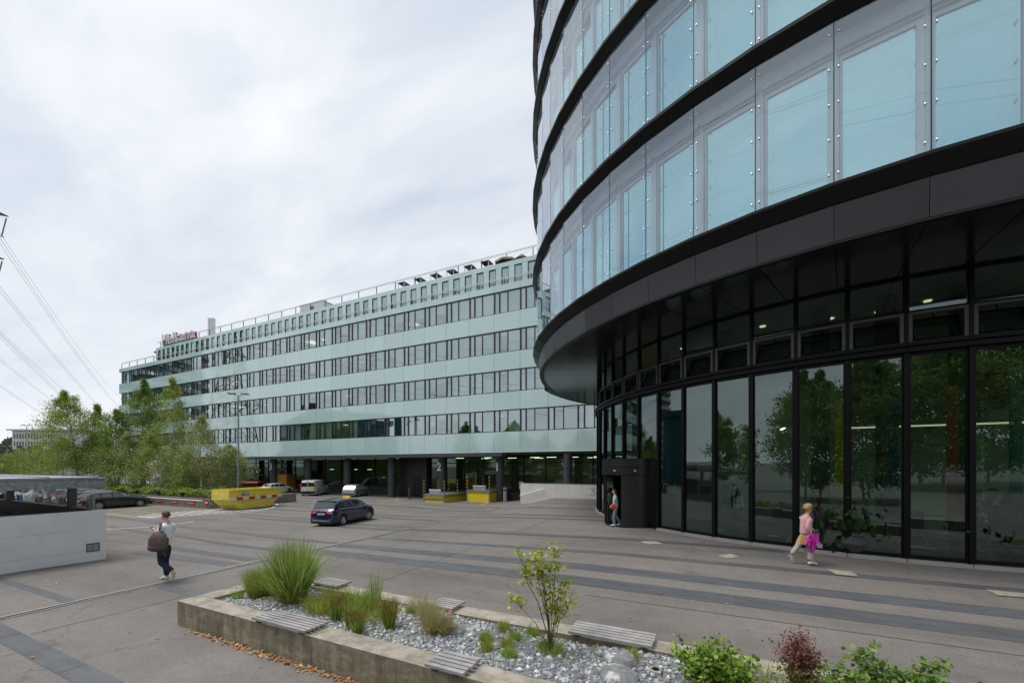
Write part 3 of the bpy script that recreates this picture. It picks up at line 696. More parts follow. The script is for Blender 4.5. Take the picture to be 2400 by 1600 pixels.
# ground floor: recess, columns, glazing, canopy
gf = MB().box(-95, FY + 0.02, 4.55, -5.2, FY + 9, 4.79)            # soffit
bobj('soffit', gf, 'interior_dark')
bobj('canopy', MB().box(-62, FY - 1.25, 4.36, -17.6, FY - 0.12, 4.74), 'column_dark')
for i, x in enumerate((-11.7, -18.6, -25.45, -32.35, -39.2, -46.1, -53.0, -60, -67, -74, -81, -88)):
    c = MB().cyl((x, FY + 0.35, -0.02), 0.42, 4.56, 20); o = bobj('column', c, 'column_dark', smooth=False); autosmooth(o)
    if x in (-18.6, -25.45, -53.0):
        ch = {-18.6: '1', -25.45: '2', -53.0: '3'}[x]
        text('number', ch, 1.25 if x < -30 else 1.15, 'white_paint', o, (x + (-0.12 if x > -40 else 0), FY + 0.35 - 0.435, 3.0), (PI / 2, 0, 0), 0.01, 0.02)
def gfront(x0, x1, y, z0, z1, pitch, tr=None, parent=None):
    n = max(1, round((x1 - x0) / pitch)); p = (x1 - x0) / n; fr = MB()
    for i in range(n + 1): fr.box(x0 + i * p - 0.05, y - 0.05, z0, x0 + i * p + 0.05, y + 0.08, z1)
    for z in [z0, z1 - 0.08] + ([tr] if tr else []):
        for i in range(n): fr.box(x0 + i * p + 0.05, y - 0.045, z, x0 + (i + 1) * p - 0.05, y + 0.075, z + 0.08)
    o = bobj('shopfront', fr, 'mullion')
    zs = [z0 + 0.08, tr, z1 - 0.08] if tr else [z0 + 0.08, z1 - 0.08]
    for i in range(n):
        if tr:
            bobj('pane', MB().box(x0 + i * p + 0.05, y, z0 + .08, x0 + (i + 1) * p - .05, y + .015, tr), 'glass_ground', o)
            bobj('pane', MB().box(x0 + i * p + 0.05, y, tr + .08, x0 + (i + 1) * p - .05, y + .015, z1 - .08), 'glass_ground', o)
        else: bobj('pane', MB().box(x0 + i * p + 0.05, y, z0 + .08, x0 + (i + 1) * p - .05, y + .015, z1 - .08), 'glass_ground', o)
gfront(-90, -32.3, FY + 4, 0.95, 4.54, 3.0, 3.9); gfront(-28.4, -5.2, FY + 2, 0.9, 4.54, 2.32, 3.75)
bobj('plinth', MB().box(-90, FY + 3.9, 0, -32.3, FY + 4.2, 0.95).box(-28.4, FY + 1.93, 0, -5.2, FY + 2.2, 0.9), 'plinth_dark')
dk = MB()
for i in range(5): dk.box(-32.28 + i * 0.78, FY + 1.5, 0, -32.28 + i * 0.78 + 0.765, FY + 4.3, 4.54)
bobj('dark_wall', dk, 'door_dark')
bobj('service_door', MB().box(-30.3, FY + 1.46, 0.02, -29.2, FY + 1.495, 2.3).box(-29.35, FY + 1.42, 1.0, -29.3, FY + 1.46, 1.2), 'black_metal')
ig = MB().box(-28.4, FY + 9.5, 0.3, -5.2, FY + 9.6, 4.5, 0).box(-28.4, FY + 2.3, 4.40, -5.2, FY + 9.4, 4.48, 1).box(-28.3, FY + 2.3, 0.2, -5.2, FY + 9.4, 0.3, 2)
ig.box(-28.38, FY + 2.3, 0.31, -28.2, FY + 9.4, 4.39, 0).box(-17.5, FY + 5.5, 0.31, -13.6, FY + 5.7, 3.4, 0).box(-24.5, FY + 6.5, 0.31, -24.2, FY + 9.4, 3.4, 0)
ig.box(-90, FY + 8.4, 0, -32.3, FY + 8.6, 4.5, 3).box(-90, FY + 4.3, 0.02, -32.3, FY + 8.3, 0.1, 2)
ig.box(-21.0, FY + 9.3, 0.31, -18.6, FY + 9.45, 3.0, 3).box(-12.2, FY + 7.0, 0.31, -9.6, FY + 8.0, 2.6, 3)
bobj('lobby_interior', ig, ['interior_beige', 'interior_ceiling', 'interior_floor', 'interior_green'])
ll = MB()
for x, y in ((-26.2, 4), (-22.4, 3.6), (-20.6, 6), (-17.0, 4), (-15.3, 4.3), (-13.2, 5), (-10.3, 4), (-8.6, 4.2), (-7.0, 6), (-24.6, 7), (-18.0, 7.5), (-12.0, 7.8)):
    ll.box(x, FY + y, 4.34, x + 1.0, FY + y + 0.16, 4.38)
bobj('lobby_lamps', ll, 'lamp_glow', kind='stuff')
ll = MB()
for x in (-44.2, -41.8, -38.2, -35.2, -33.6, -49): ll.box(x, FY + 6, 3.0, x + 0.75, FY + 6.06, 3.04)
bobj('lobby_lamps', ll, 'lamp_glow', kind='stuff')
gd = MB()                                             # entrance doors with light coloured frames behind dock two
for x in (-24.0, -22.8): gd.box(x, FY + 5, 0.31, x + 0.12, FY + 5.1, 3.3); gd.box(x, FY + 5, 3.3, x + 1.2, FY + 5.1, 3.42)
bobj('inner_door_frames', gd, 'mullion')
bobj('green_display', MB().box(-15.6, FY + 4.6, 0.4, -14.0, FY + 4.8, 2.1).box(-15.8, FY + 4.2, 0.3, -13.8, FY + 4.5, 1.0), 'lime_print')
# things on its roof
sg = thing('rooftop_sign', 'large raised company name lettering on the roof edge of the long green building', 'sign', (-77.0, AY + 0.15, ZA + 0.25))
xx = -4.75
for ch, w in zip('Helsana', (1.80, 1.48, 0.76, 1.32, 1.52, 1.52, 1.4)):
    o = text('letter', ch, 2.45, 'sign_face', sg, (xx, 0, 0), (PI / 2, 0, 0), 0.16, 0.045, 'LEFT')
    b_ = text('letter_side', ch, 2.45, 'sign_magenta', sg, (xx + 0.06, 0.30, -0.02), (PI / 2, 0, 0), 0.12, 0.055, 'LEFT'); xx += w
obj('sign_rail', MB().box(-4.9, 0.1, -0.12, 4.9, 0.2, -0.03).box(-4.7, 0.1, -0.25, -4.6, 0.2, -0.12).box(0, 0.1, -0.25, .1, 0.2, -0.12).box(4.2, 0.1, -0.25, 4.3, 0.2, -0.12), 'steel_dark', sg)
ch = thing('chimney_pipes', 'pair of tall steel flue pipes standing beside the rooftop lettering', 'chimney', (-70.6, AY + 1.6, ZA - 0.1))
obj('flue', MB().cyl((-0.35, 0, 0), 0.26, 3.6, 14), 'duct_metal', ch, smooth=False); obj('flue', MB().cyl((0.3, 0.1, 0), 0.34, 3.5, 14), 'duct_metal', ch)
rb = thing('plant_room', 'small white metal plant room on the roof of the long green building', 'roof cabin', (-47.3, AY + 2.5, ZA - 0.05), scale=0.88)
cb_ = MB()
for i in range(6): cb_.box(-2.6, -1.2, i * 0.32, 2.4, 1.6, i * 0.32 + 0.305)
obj('wall_panels', cb_, 'duct_metal', rb); obj('roof_cap', MB().box(-2.65, -1.25, 1.92, 2.45, 1.65, 2.0), 'galvanised_top', rb)
obj('vent', MB().box(-0.3, -1.24, 1.0, 0.4, -1.205, 1.5), 'steel_dark', rb)
for i, x in enumerate((-31.4, -29.1, -26.9, -24.8, -22.6, -20.6)):
    t = thing('roof_table', 'small square steel rooftop table, number ' + ('one', 'two', 'three', 'four', 'five', 'six')[i] + ' of six counted from the plant room', 'table', (x, AY + 0.95, ZA), group='steel tables in a row on the roof terrace')
    t['label'] = ('first', 'second', 'third', 'fourth', 'fifth', 'sixth')[i] + ' small steel table on the roof edge, counting from the white plant room'
    obj('tabletop', MB().box(-0.5, -0.5, 0.86, 0.5, 0.5, 0.90), 'parasol_dark' if i == 5 else 'galvanised', t)
    for sx in (-0.42, 0.42):
        for sy in (-0.42, 0.42): obj('leg', MB().box(sx - 0.025, sy - 0.025, 0, sx + 0.025, sy + 0.025, 0.86), 'steel', t)
for i, (x, w, h_, lab) in enumerate(((-18.4, 1.3, 1.2, 'sand coloured rooftop parasol folded half down, nearest to the steel tables'), (-16.8, 0.8, 1.1, 'small dark brown rooftop parasol between two sand ones'), (-13.2, 0.8, 1.0, 'small dark brown rooftop parasol nearest the round glass building'), (-12.0, 1.7, 1.5, 'large sand coloured rooftop parasol beside the round glass building'))):
    t = thing('parasol', lab, 'parasol', (x, AY + 1.2, ZA), group='parasols on the roof terrace')
    cn = MB(); n = 8
    for q in range(n):
        a, b = 2 * PI * q / n, 2 * PI * (q + 1) / n; cn.face([(0, 0, h_), (w * math.cos(a), w * math.sin(a), h_ * 0.45), (w * math.cos(b), w * math.sin(b), h_ * 0.45)])
        cn.face([(w * math.cos(b), w * math.sin(b), h_ * 0.45), (w * math.cos(a), w * math.sin(a), h_ * 0.45), (w * math.cos(a) * 0.98, w * math.sin(a) * 0.98, h_ * 0.3), (w * math.cos(b) * 0.98, w * math.sin(b) * 0.98, h_ * 0.3)])
    obj('canopy_cloth', cn, 'parasol_sand' if w > 1 else 'parasol_dark', t); obj('pole', MB().cyl((0, 0, 0), 0.03, h_ * 0.97, 8), 'steel', t)
t = thing('closed_parasol', 'closed white parasol standing upright on the roof terrace', 'parasol', (-15.0, AY + 1.2, ZA)); obj('folded_cloth', MB().tube([(0, 0, 0.5), (0, 0, 0.7), (0, 0, 1.7)], [0.05, 0.13, 0.02], 8), 'white_paint', t); obj('pole', MB().cyl((0, 0, 0), 0.025, 0.5, 8), 'steel', t)
# ================================================================ ROUND GLASS BUILDING
CX, CY = 6.386, 27.755
RB = thing('round_building', 'round dark banded glass office drum overhanging a tall black framed glazed lobby', 'office building', (CX, CY, 0))
NSEG = 66; STEP = 2 * PI / NSEG
A0 = math.radians(235.75 + 26.1)                       # a joint seen in the photograph
def ang(k): return A0 - k * STEP                       # joint k; facet k lies between ang(k) and ang(k)+STEP
def wedge(poly_rz, mi=0, mb=None, g=0.0):
    """profile polygon (r,z) swept between the two joints of one facet; r is measured at the joints (vertices)"""
    mb = mb or MB(); a, b = g, STEP - g; n = len(poly_rz)
    vs = [(r_ * math.cos(a), r_ * math.sin(a), z) for r_, z in poly_rz] + [(r_ * math.cos(b), r_ * math.sin(b), z) for r_, z in poly_rz]
    fs = [tuple(range(n)), tuple(range(2 * n - 1, n - 1, -1))] + [(i, n + i, n + (i + 1) % n, (i + 1) % n) for i in range(n)]
    return mb.raw(vs, fs, mi)
UP = [k for k in range(-6, 15)]                        # facets on the side the photograph shows
def facet(r0, f0, f1, d0, d1, z0, z1, mi=0, mb=None):
    """box lying on a facet: f0..f1 fraction across (0 = joint at the smaller angle), d0..d1 depth outward from radius r0"""
    mb = mb or MB(); c1 = Vector((math.cos(STEP), math.sin(STEP), 0)) * r0; c0 = Vector((r0, 0, 0)); u = c1 - c0; n_ = Vector((math.cos(STEP / 2), math.sin(STEP / 2), 0))
    P = lambda f, d, z: tuple(c0 + u * f + n_ * d + Vector((0, 0, z)))
    vs = [P(f, d, z) for z in (z0, z1) for d in (d0, d1) for f in (f0, f1)]
    return mb.raw(vs, [(0, 1, 3, 2), (4, 6, 7, 5), (0, 4, 5, 1), (2, 3, 7, 6), (0, 2, 6, 4), (1, 5, 7, 3)], mi)
ZS = 3.4 + 5.2                                         # soffit
G0 = 3.4 + 6.41; PITCH = 4.13; NFL = 6
RG = 16.57
fascia = wedge([(16.30, ZS), (16.42, ZS), (16.47, ZS + 0.82), (16.30, ZS + 0.82)], g=0.00035).mesh('fascia_panel', 'anthracite')
lip = wedge([(16.18, ZS - 0.05), (16.41, ZS - 0.05), (16.41, ZS - 0.003), (16.18, ZS - 0.003)]).mesh('soffit_lip', 'black_metal')
led0 = wedge([(16.25, ZS + 0.823), (16.50, ZS + 0.823), (16.80, G0 - 0.10), (16.80, G0 - 0.03), (16.62, G0 - 0.005), (16.25, G0 - 0.005)]).mesh('ledge', 'black_ledge')
ledz = G0 + PITCH
led = wedge([(16.2, ledz - 0.36), (16.60, ledz - 0.36), (16.82, ledz - 0.12), (16.82, ledz - 0.03), (16.62, ledz - 0.005), (16.2, ledz - 0.005)]).mesh('ledge', 'black_ledge')
GH = PITCH - 0.36
# twin window unit: outer pane with steel point fixings, grey inner frame, inner window pane
opane = facet(RG, 0.006, 0.994, -0.012, 0.0, 0.0, GH - 0.003).mesh('outer_pane', 'glass_outer')
edge = MB(); facet(RG, -0.006, 0.006, -0.03, -0.002, 0, GH - 0.003, 0, edge)
edge = edge.mesh('joint_seal', 'black_metal')
RI = 16.06
iframe = MB()
facet(RI, 0.0, 0.10, 0, 0.06, 0.0, GH, 0, iframe); facet(RI, 0.91, 1.0, 0, 0.06, 0.0, GH, 0, iframe); facet(RI, 0.10, 0.91, 0, 0.06, GH - 0.62, GH, 0, iframe); facet(RI, 0.10, 0.91, 0, 0.05, 0, 0.06, 0, iframe)
facet(RI, 0.03, 0.98, 0.062, 0.17, GH - 0.42, GH - 0.24, 1, iframe); facet(RI, 0.03, 0.98, 0.062, 0.12, GH - 0.50, GH - 0.46, 1, iframe); facet(RI, 0.05, 0.065, 0.062, 0.10, 0.0, GH - 0.51, 1, iframe)
iframe = iframe.mesh('inner_frame', ['inner_frame', 'louvre_box'])
ipane = facet(RI, 0.102, 0.908, 0.012, 0.024, 0.062, GH - 0.622).mesh('inner_pane', 'glass_inner')
bm_ = MB()
c0 = Vector((RG, 0, 0)); uu = Vector((math.cos(STEP), math.sin(STEP), 0)) * RG - c0; nn = Vector((math.cos(STEP / 2), math.sin(STEP / 2), 0))
for f_ in (0.055, 0.945):
    for i in range(5):
        p = c0 + uu * f_ + Vector((0, 0, 0.28 + i * (GH - 0.55) / 4))
        bm_.tube([p - nn * 0.10, p - nn * 0.013], 0.014, 6); bm_.tube([p + nn * 0.001, p + nn * 0.012, p + nn * 0.018], [0.025, 0.022, 0.009], 10)
bm_ = bm_.mesh('steel_fixings', 'bolt_steel', True)
vr = random.Random(5)
rbl = [facet(RI - 0.15, 0.102, 0.908, 0, 0.01, GH - 0.62 - d, GH - 0.62).mesh('roller_blind', 'blind') for d in (0.9, 1.8, 3.0)]
for k in UP:
    a = ang(k)
    link('fascia_panel', fascia, RB, rz=a); link('soffit_lip', lip, RB, rz=a); link('ledge', led0, RB, rz=a)
    for fl in range(NFL):
        z = G0 + fl * PITCH
        link('ledge', led, RB, (0, 0, fl * PITCH), rz=a)
        w = link('outer_pane', opane, RB, (0, 0, z), rz=a); tag(link('steel_fixings', bm_, w), kind='stuff'); link('joint_seal', edge, w)
        w = link('inner_frame', iframe, RB, (0, 0, z), rz=a); link('inner_pane', ipane, w)
        if vr.random() < 0.45: link('roller_blind', rbl[vr.randrange(3)], w)
rest = MB()                                            # the far side of the drum, plain panels
for k in range(15, 60):
    a = ang(k); c, s_ = math.cos(a), math.sin(a)
    for z0, z1 in [(ZS, G0)] + [(G0 + f_ * PITCH - 0.36, G0 + f_ * PITCH) for f_ in range(1, NFL + 1)]:
        q = wedge([(16.2, z0), (16.8, z0), (16.8, z1), (16.2, z1)]); rest.raw([(x * c - y * s_, x * s_ + y * c, z) for x, y, z in q.v], q.f, 0)
    for f_ in range(NFL):
        q = wedge([(16.5, G0 + f_ * PITCH + .002), (16.57, G0 + f_ * PITCH + .002), (16.57, G0 + f_ * PITCH + GH - .002), (16.5, G0 + f_ * PITCH + GH - .002)]); rest.raw([(x * c - y * s_, x * s_ + y * c, z) for x, y, z in q.v], q.f, 1)
obj('rear_facade', rest, ['black_ledge', 'inner_frame'], RB)
core = MB().cyl((0, 0, ZS + 0.5), 15.0, NFL * PITCH + 0.8, 66)
obj('office_core', core, 'interior_wall', RB)
obj('roof', MB().cyl((0, 0, G0 + NFL * PITCH - 0.2), 16.2, 0.15, 66), 'interior_dark', RB)
# soffit boards: radial panels with open joints
RL = 13.05
sp = wedge([(13.0, ZS - 0.02), (16.17, ZS - 0.02), (16.17, ZS), (13.0, ZS)], g=0.0009).mesh('soffit_panel', 'soffit')
for k in range(-8, 24): link('soffit_panel', sp, RB, rz=ang(k))
obj('soffit_backing', MB().cyl((0, 0, ZS + 0.02), 16.2, 0.1, 66), 'interior_dark', RB)
# lobby facade
def angl(k): return math.radians(236.7 + 26.1) - k * STEP
ZB = 0.90; ZT0, ZT1 = 3.4 + 3.10, 3.4 + 3.36; ZV = 3.4 + 4.19
LK = [k for k in range(-6, 18)]
mul = MB(); facet(RL, -0.045, 0.045, -0.14, 0.07, ZB, ZT0 - 0.003, 0, mul)
mul = mul.mesh('mullion', 'mullion')
mulu = MB(); facet(RL, -0.035, 0.035, -0.12, 0.05, ZT1 + 0.003, ZS - 0.025, 0, mulu); mulu = mulu.mesh('upper_mullion', 'mullion')
frm = MB()
for z0, z1 in ((ZB + 0.003, ZB + 0.10), (ZT0 - 0.10, ZT0 - 0.003)): facet(RL, 0.046, 0.954, -0.06, 0.02, z0, z1, 0, frm)
facet(RL, 0.046, 0.075, -0.06, 0.018, ZB + 0.101, ZT0 - 0.101, 0, frm); facet(RL, 0.925, 0.954, -0.06, 0.018, ZB + 0.101, ZT0 - 0.101, 0, frm)
frm = frm.mesh('pane_frame', 'mullion')
bp = facet(RL, 0.075, 0.925, -0.03, -0.012, ZB + 0.10, ZT0 - 0.10).mesh('lobby_pane', 'glass_lobby')
tb = wedge([(12.9, ZT0), (13.20, ZT0), (13.20, ZT0 + 0.09), (13.14, ZT0 + 0.10), (13.14, ZT0 + 0.15), (13.22, ZT0 + 0.16), (13.22, ZT1), (12.9, ZT1)], g=0.0004).mesh('transom', 'mullion')
fxp = facet(RL, 0.036, 0.964, -0.03, -0.012, ZV + 0.05, ZS - 0.09).mesh('top_pane', 'glass_lobby')
fxf = MB(); facet(RL, 0.036, 0.964, -0.06, 0.02, ZV, ZV + 0.049, 0, fxf); facet(RL, 0.036, 0.964, -0.06, 0.02, ZS - 0.089, ZS - 0.025, 0, fxf); facet(RL, 0.036, 0.05, -0.06, 0.018, ZV + 0.049, ZS - 0.089, 0, fxf); facet(RL, 0.95, 0.964, -0.06, 0.018, ZV + 0.049, ZS - 0.089, 0, fxf); fxf = fxf.mesh('top_frame', 'mullion')
vf = MB(); z0, z1 = ZT1 + 0.004, ZV - 0.004
facet(RL, 0.036, 0.10, -0.06, 0.035, z0, z1, 0, vf); facet(RL, 0.90, 0.964, -0.06, 0.035, z0, z1, 0, vf); facet(RL, 0.10, 0.90, -0.06, 0.035, z1 - 0.07, z1, 0, vf); facet(RL, 0.10, 0.90, -0.06, 0.035, z0, z0 + 0.03, 0, vf)
vf = vf.mesh('vent_frame', 'vent_frame')
# hopper flap, hinged at its foot and leaning inwards
def hopper():
    mb = MB(); base = Vector((RL, 0, 0)); u = Vector((math.cos(STEP), math.sin(STEP), 0)) * RL - base; n_ = Vector((math.cos(STEP / 2), math.sin(STEP / 2), 0)); th_ = math.radians(24)
    up = Vector((0, 0, math.cos(th_))) - n_ * math.sin(th_); nr = n_ * math.cos(th_) + Vector((0, 0, math.sin(th_)))
    hh = 0.72; o = base - n_ * 0.02 + Vector((0, 0, z0 + 0.035))
    def bx(f0, f1, h0, h1, d0, d1, mi):
        vs = [tuple(o + u * f + up * h_ + nr * d) for h_ in (h0, h1) for d in (d0, d1) for f in (f0, f1)]
        mb.raw(vs, [(0, 1, 3, 2), (4, 6, 7, 5), (0, 4, 5, 1), (2, 3, 7, 6), (0, 2, 6, 4), (1, 5, 7, 3)], mi)
    bx(0.11, 0.15, 0, hh, -0.03, 0.02, 0); bx(0.85, 0.89, 0, hh, -0.03, 0.02, 0); bx(0.15, 0.85, 0, 0.05, -0.03, 0.02, 0); bx(0.15, 0.85, hh - 0.05, hh, -0.03, 0.02, 0)
    bx(0.15, 0.85, 0.05, hh - 0.05, -0.01, 0.0, 1)
    bx(0.49, 0.51, hh - 0.02, hh + 0.20, 0.02, 0.04, 0)
    return mb
hop = hopper().mesh('hopper_window', ['mullion', 'glass_lobby'])
sill = wedge([(12.9, ZB - 0.12), (13.19, ZB - 0.12), (13.19, ZB - 0.012), (13.0, ZB - 0.002), (12.9, ZB - 0.002)], g=0.0006).mesh('sill', 'sill_metal')
sbase = wedge([(12.85, ZB - 0.5), (13.08, ZB - 0.5), (13.08, ZB - 0.104), (12.85, ZB - 0.104)]).mesh('base_strip', 'black_metal')
for k in LK:
    a = angl(k)
    link('mullion', mul, RB, rz=a); link('upper_mullion', mulu, RB, rz=a); link('transom', tb, RB, rz=a)
    w = link('pane_frame', frm, RB, rz=a); link('pane', bp, w)
    w = link('top_frame', fxf, RB, rz=a); link('pane', fxp, w)
    w = link('vent_frame', vf, RB, rz=a); link('hopper_window', hop, w)
    link('base_strip', sbase, RB, rz=a)
    if k not in (7, 8): link('sill', sill, RB, rz=a)
# inside the lobby
li = MB().cyl((0, 0, ZB - 0.12), 12.85, 0.1, 66, 0)
obj('lobby_floor', li, 'interior_floor', RB)
obj('lobby_ceiling', MB().cyl((0, 0, ZS - 0.02), 12.95, 0.03, 66), 'interior_ceiling', RB)
wl = MB()
for k in range(0, 66):
    a0_, a1_ = k * STEP, (k + 1) * STEP; R_ = 7.4
    deg = math.degrees(a0_)
    if 196 < deg < 285: wl.raw([(R_ * math.cos(a0_), R_ * math.sin(a0_), ZB), (R_ * math.cos(a1_), R_ * math.sin(a1_), ZB), (R_ * math.cos(a1_), R_ * math.sin(a1_), ZS - 0.03), (R_ * math.cos(a0_), R_ * math.sin(a0_), ZS - 0.03)], [(0, 1, 2, 3)])
wl.box(-7.2, -2.0, ZB, -6.9, 9, ZS - 0.03).box(1.9, -7.3, ZB, 2.2, -4.0, ZS - 0.03).box(2.2, -4.2, ZB, 13, -3.9, 6.2)
obj('lobby_wall', wl, 'interior_green', RB)
obj('rear_dark_wall', MB().box(-11.5, 5.5, ZB, 11.5, 5.7, ZS - 0.04).box(11.0, -6, ZB, 11.2, 5.4, ZS - 0.04), 'interior_dark', RB)
bx_ = MB().box(-2.0, -9.6, 6.05, 12, -7.6, 6.15, 0).box(-2.0, -9.6, 5.2, 12, -9.4, 6.04, 0)
obj('mezzanine', bx_, 'interior_wall', RB)
lp = MB().box(-2.2, -10.2, 4.72, 7.5, -10.18, 4.735).box(-2.4, -10.6, 4.66, 8, -10.58, 4.675)
obj('strip_lamps', lp, 'lamp_glow_soft', RB)
lp = MB().box(-3.9, -8.6, 4.9, -3.82, -7.8, 4.93).box(-3.4, -8.2, 3.9, -3.34, -7.7, 3.93)
obj('tube_lamps', lp, 'lamp_glow', RB)
sp_ = MB()
for a_, r_ in ((255, 10.4), (262, 10.2), (268, 10.6), (245, 11.2), (236, 10.9), (228, 11.3), (219, 11.0)):
    sp_.cyl((r_ * math.cos(math.radians(a_)), r_ * math.sin(math.radians(a_)), ZS - 0.06), 0.10, 0.03, 12)
obj('ceiling_spots', sp_, 'lamp_glow_soft', RB)
dc = MB()
for a_ in (212, 224, 239, 254, 262, 270):
    dc.cyl((11.6 * math.cos(math.radians(a_)), 11.6 * math.sin(math.radians(a_)), ZB), 0.26, ZS - ZB - 0.05, 18)
obj('lobby_columns', dc, 'column_dark', RB, kind='stuff')
# coloured glass fins just inside the facade
for k, cn_, zt in ((-4, 'fin_purple', 6.1), (-3, 'fin_yellow', 6.1), (-2, 'fin_magenta', 6.1), (-1, 'fin_green', 6.0), (0, 'fin_orange', 5.6), (1, 'fin_blue', 5.3), (2, 'fin_yellow', 4.9), (3, 'fin_purple', 4.6)):
    a = angl(k) + STEP * 0.86
    link('colour_fin', facet(12.55, -0.10, 0.10, -0.02, 0.0, 1.9 if k < 1 else 2.3, zt).mesh('colour_fin', cn_), RB, rz=a - STEP * 0.0)
mg = MB().box(3.2, -8.0, 1.5, 3.5, -7.95, 4.6).box(4.6, -8.2, 1.2, 4.75, -8.15, 4.6).box(3.2, -8.0, 5.0, 3.5, -7.95, 5.9).box(4.5, -8.2, 5.0, 4.75, -8.15, 5.9)
obj('green_light_slots', mg, 'mint_glow', RB)
# ================================================================ REVOLVING DOOR
DX, DY = None, None
def cam2w(R, F): return (-math.sin(YAW) * F + math.cos(YAW) * R, math.cos(YAW) * F + math.sin(YAW) * R)
DX, DY = cam2w(5.40, 18.55)
dz = gz(DX, DY)
rdr = thing('revolving_door', 'black drum revolving door with a deep canopy ring, standing open at the lobby corner', 'revolving door', (DX, DY, dz))
def arcwall(r0, r1, a0, a1, z0, z1, n=14, mb=None, mi=0):
    mb = mb or MB(); vs = []
    for i in range(n + 1):
        a = a0 + (a1 - a0) * i / n
        for r_ in (r0, r1):
            for z in (z0, z1): vs.append((r_ * math.cos(a), r_ * math.sin(a), z))
    fs = []
    for i in range(n):
        b = i * 4; fs += [(b + 2, b + 6, b + 7, b + 3), (b, b + 1, b + 5, b + 4), (b + 1, b + 3, b + 7, b + 5), (b, b + 4, b + 6, b + 2)]
    fs += [(0, 2, 3, 1), (4 * n, 4 * n + 1, 4 * n + 3, 4 * n + 2)]
    return mb.raw(vs, fs, mi)
TOC = math.atan2(-DY, -DX)                              # direction from the drum towards the camera
o = obj('canopy_ring', arcwall(1.16, 1.30, 0, 2 * PI, 2.25, 2.58, 40, arcwall(0.0, 1.28, 0, 2 * PI, 2.60, 2.94, 40)), 'anthracite', rdr); autosmooth(o)
o = obj('curved_wall', arcwall(1.17, 1.23, TOC - 0.35, TOC + 1.75, 0.0, 2.24, 24), 'anthracite', rdr); autosmooth(o)
obj('curved_wall', arcwall(1.17, 1.23, TOC + 2.8, TOC + 4.5, 0.0, 2.24, 20), 'anthracite', rdr)
obj('door_floor', MB().cyl((0, 0, 0.002), 1.16, 0.012, 32), 'interior_dark', rdr)
obj('door_mat_light', MB().cyl((0, 0, 2.2), 1.15, 0.03, 32), 'interior_dark', rdr)
for q in range(3):
    a = TOC + 0.7 + q * 2 * PI / 3; w = MB(); c_, s_ = math.cos(a), math.sin(a)
    for z in (0.03, 2.12): w.bar((0.04 * c_, 0.04 * s_, z + 0.03), (1.12 * c_, 1.12 * s_, z + 0.03), 0.05, 0.06)
    w.bar((1.11 * c_, 1.11 * s_, 0.09), (1.11 * c_, 1.11 * s_, 2.12), 0.05); w.bar((0.06 * c_, 0.06 * s_, 0.09), (0.06 * c_, 0.06 * s_, 2.12), 0.05)
    wing = obj('door_wing', w, 'mullion', rdr)
    obj('pane', MB().bar((0.09 * c_, 0.09 * s_, 1.1), (1.08 * c_, 1.08 * s_, 1.1), 0.012, 2.0), 'glass_lobby', wing)
for da in (-0.55, 0.12):
    a = TOC + da; obj('sensor', MB().ell((1.31 * math.cos(a), 1.31 * math.sin(a), 2.42), 0.06, 0.06, 0.035, 8, 6), 'steel', rdr, smooth=True)
# ================================================================ RAMP WALL
rw_ = thing('ramp_wall', 'low white concrete wall with a slanting handrail beside the loading docks', 'wall', (-10, 30, 0))
rwm = MB()
xs = [-13.95, -13, -12, -11, -10, -9, -8, -6.9]
tops = 3.4 - 1.345
pl = [(x + 10, -0.1) for x in (xs[0], xs[-1])]
rwm.prism([(xs[0] + 10, -0.2), (xs[-1] + 10, -0.2), (xs[-1] + 10, tops - 0.02), (xs[0] + 10, tops)], 1, 0.0, 0.22)
obj('wall_face', rwm, 'ramp_wall', rw_)
obj('coping', MB().box(xs[0] + 10, -0.005, tops + 0.002, xs[-1] + 10, 0.225, tops + 0.02), 'concrete_top', rw_)
hrr = thing('handrail', 'slanting white steel handrail fixed to the low white ramp wall', 'handrail', (-10, 30, 0))
obj('rail', MB().tube([(-3.95, -0.10, 1.05), (-2.0, -0.10, 1.62), (-1.85, -0.08, 1.60)], 0.028, 8), 'white_paint', hrr)
for x, z in ((-3.75, 1.06), (-2.9, 1.31), (-2.05, 1.56)): obj('bracket', MB().tube([(x, -0.10, z), (x, -0.10, z - 0.08), (x, -0.002, z - 0.10)], 0.012, 6), 'steel', hrr)
ns = thing('notice_board', 'white no smoking notice with a red ring symbol on the low white wall', 'sign', (-7.95, 29.995, 1.62))
obj('plate', MB().box(-0.44, -0.02, -0.28, 0.44, -0.003, 0.28), 'white_paint', ns)
obj('ring_symbol', MB().tube([(0.10 * math.cos(2 * PI * i / 20), -0.026, 0.02 + 0.10 * math.sin(2 * PI * i / 20)) for i in range(21)], 0.010, 6, caps=False).bar((-0.07, -0.026, 0.09), (0.07, -0.026, -0.05), 0.014), 'red_paint', ns)
obj('ring_centre', MB().box(-0.055, -0.024, 0.005, 0.05, -0.0205, 0.03), 'black_paint', ns)
text('lettering', 'Rauchen verboten', 0.098, 'blue_sign', ns, (0, -0.022, 0.17), (PI / 2, 0, 0), 0.001)
text('lettering', 'No smoking', 0.085, 'blue_sign', ns, (0, -0.022, -0.20), (PI / 2, 0, 0), 0.001)
bs = thing('round_sign', 'white sign with a blue round pictogram on the ground floor glazing', 'sign', (-17.05, FY + 1.9, 1.55))
obj('plate', MB().box(-0.24, -0.02, -0.36, 0.24, 0, 0.36), 'white_paint', bs); obj('disc', MB().cyl((0, -0.021, 0.08), 0.19, -0.006, 20, axis='y'), 'blue_sign', bs)
obj('pictogram', MB().bar((-0.09, -0.031, 0.05), (-0.01, -0.031, 0.02), 0.025).bar((-0.01, -0.031, 0.02), (0.09, -0.031, 0.14), 0.03), 'white_paint', bs)
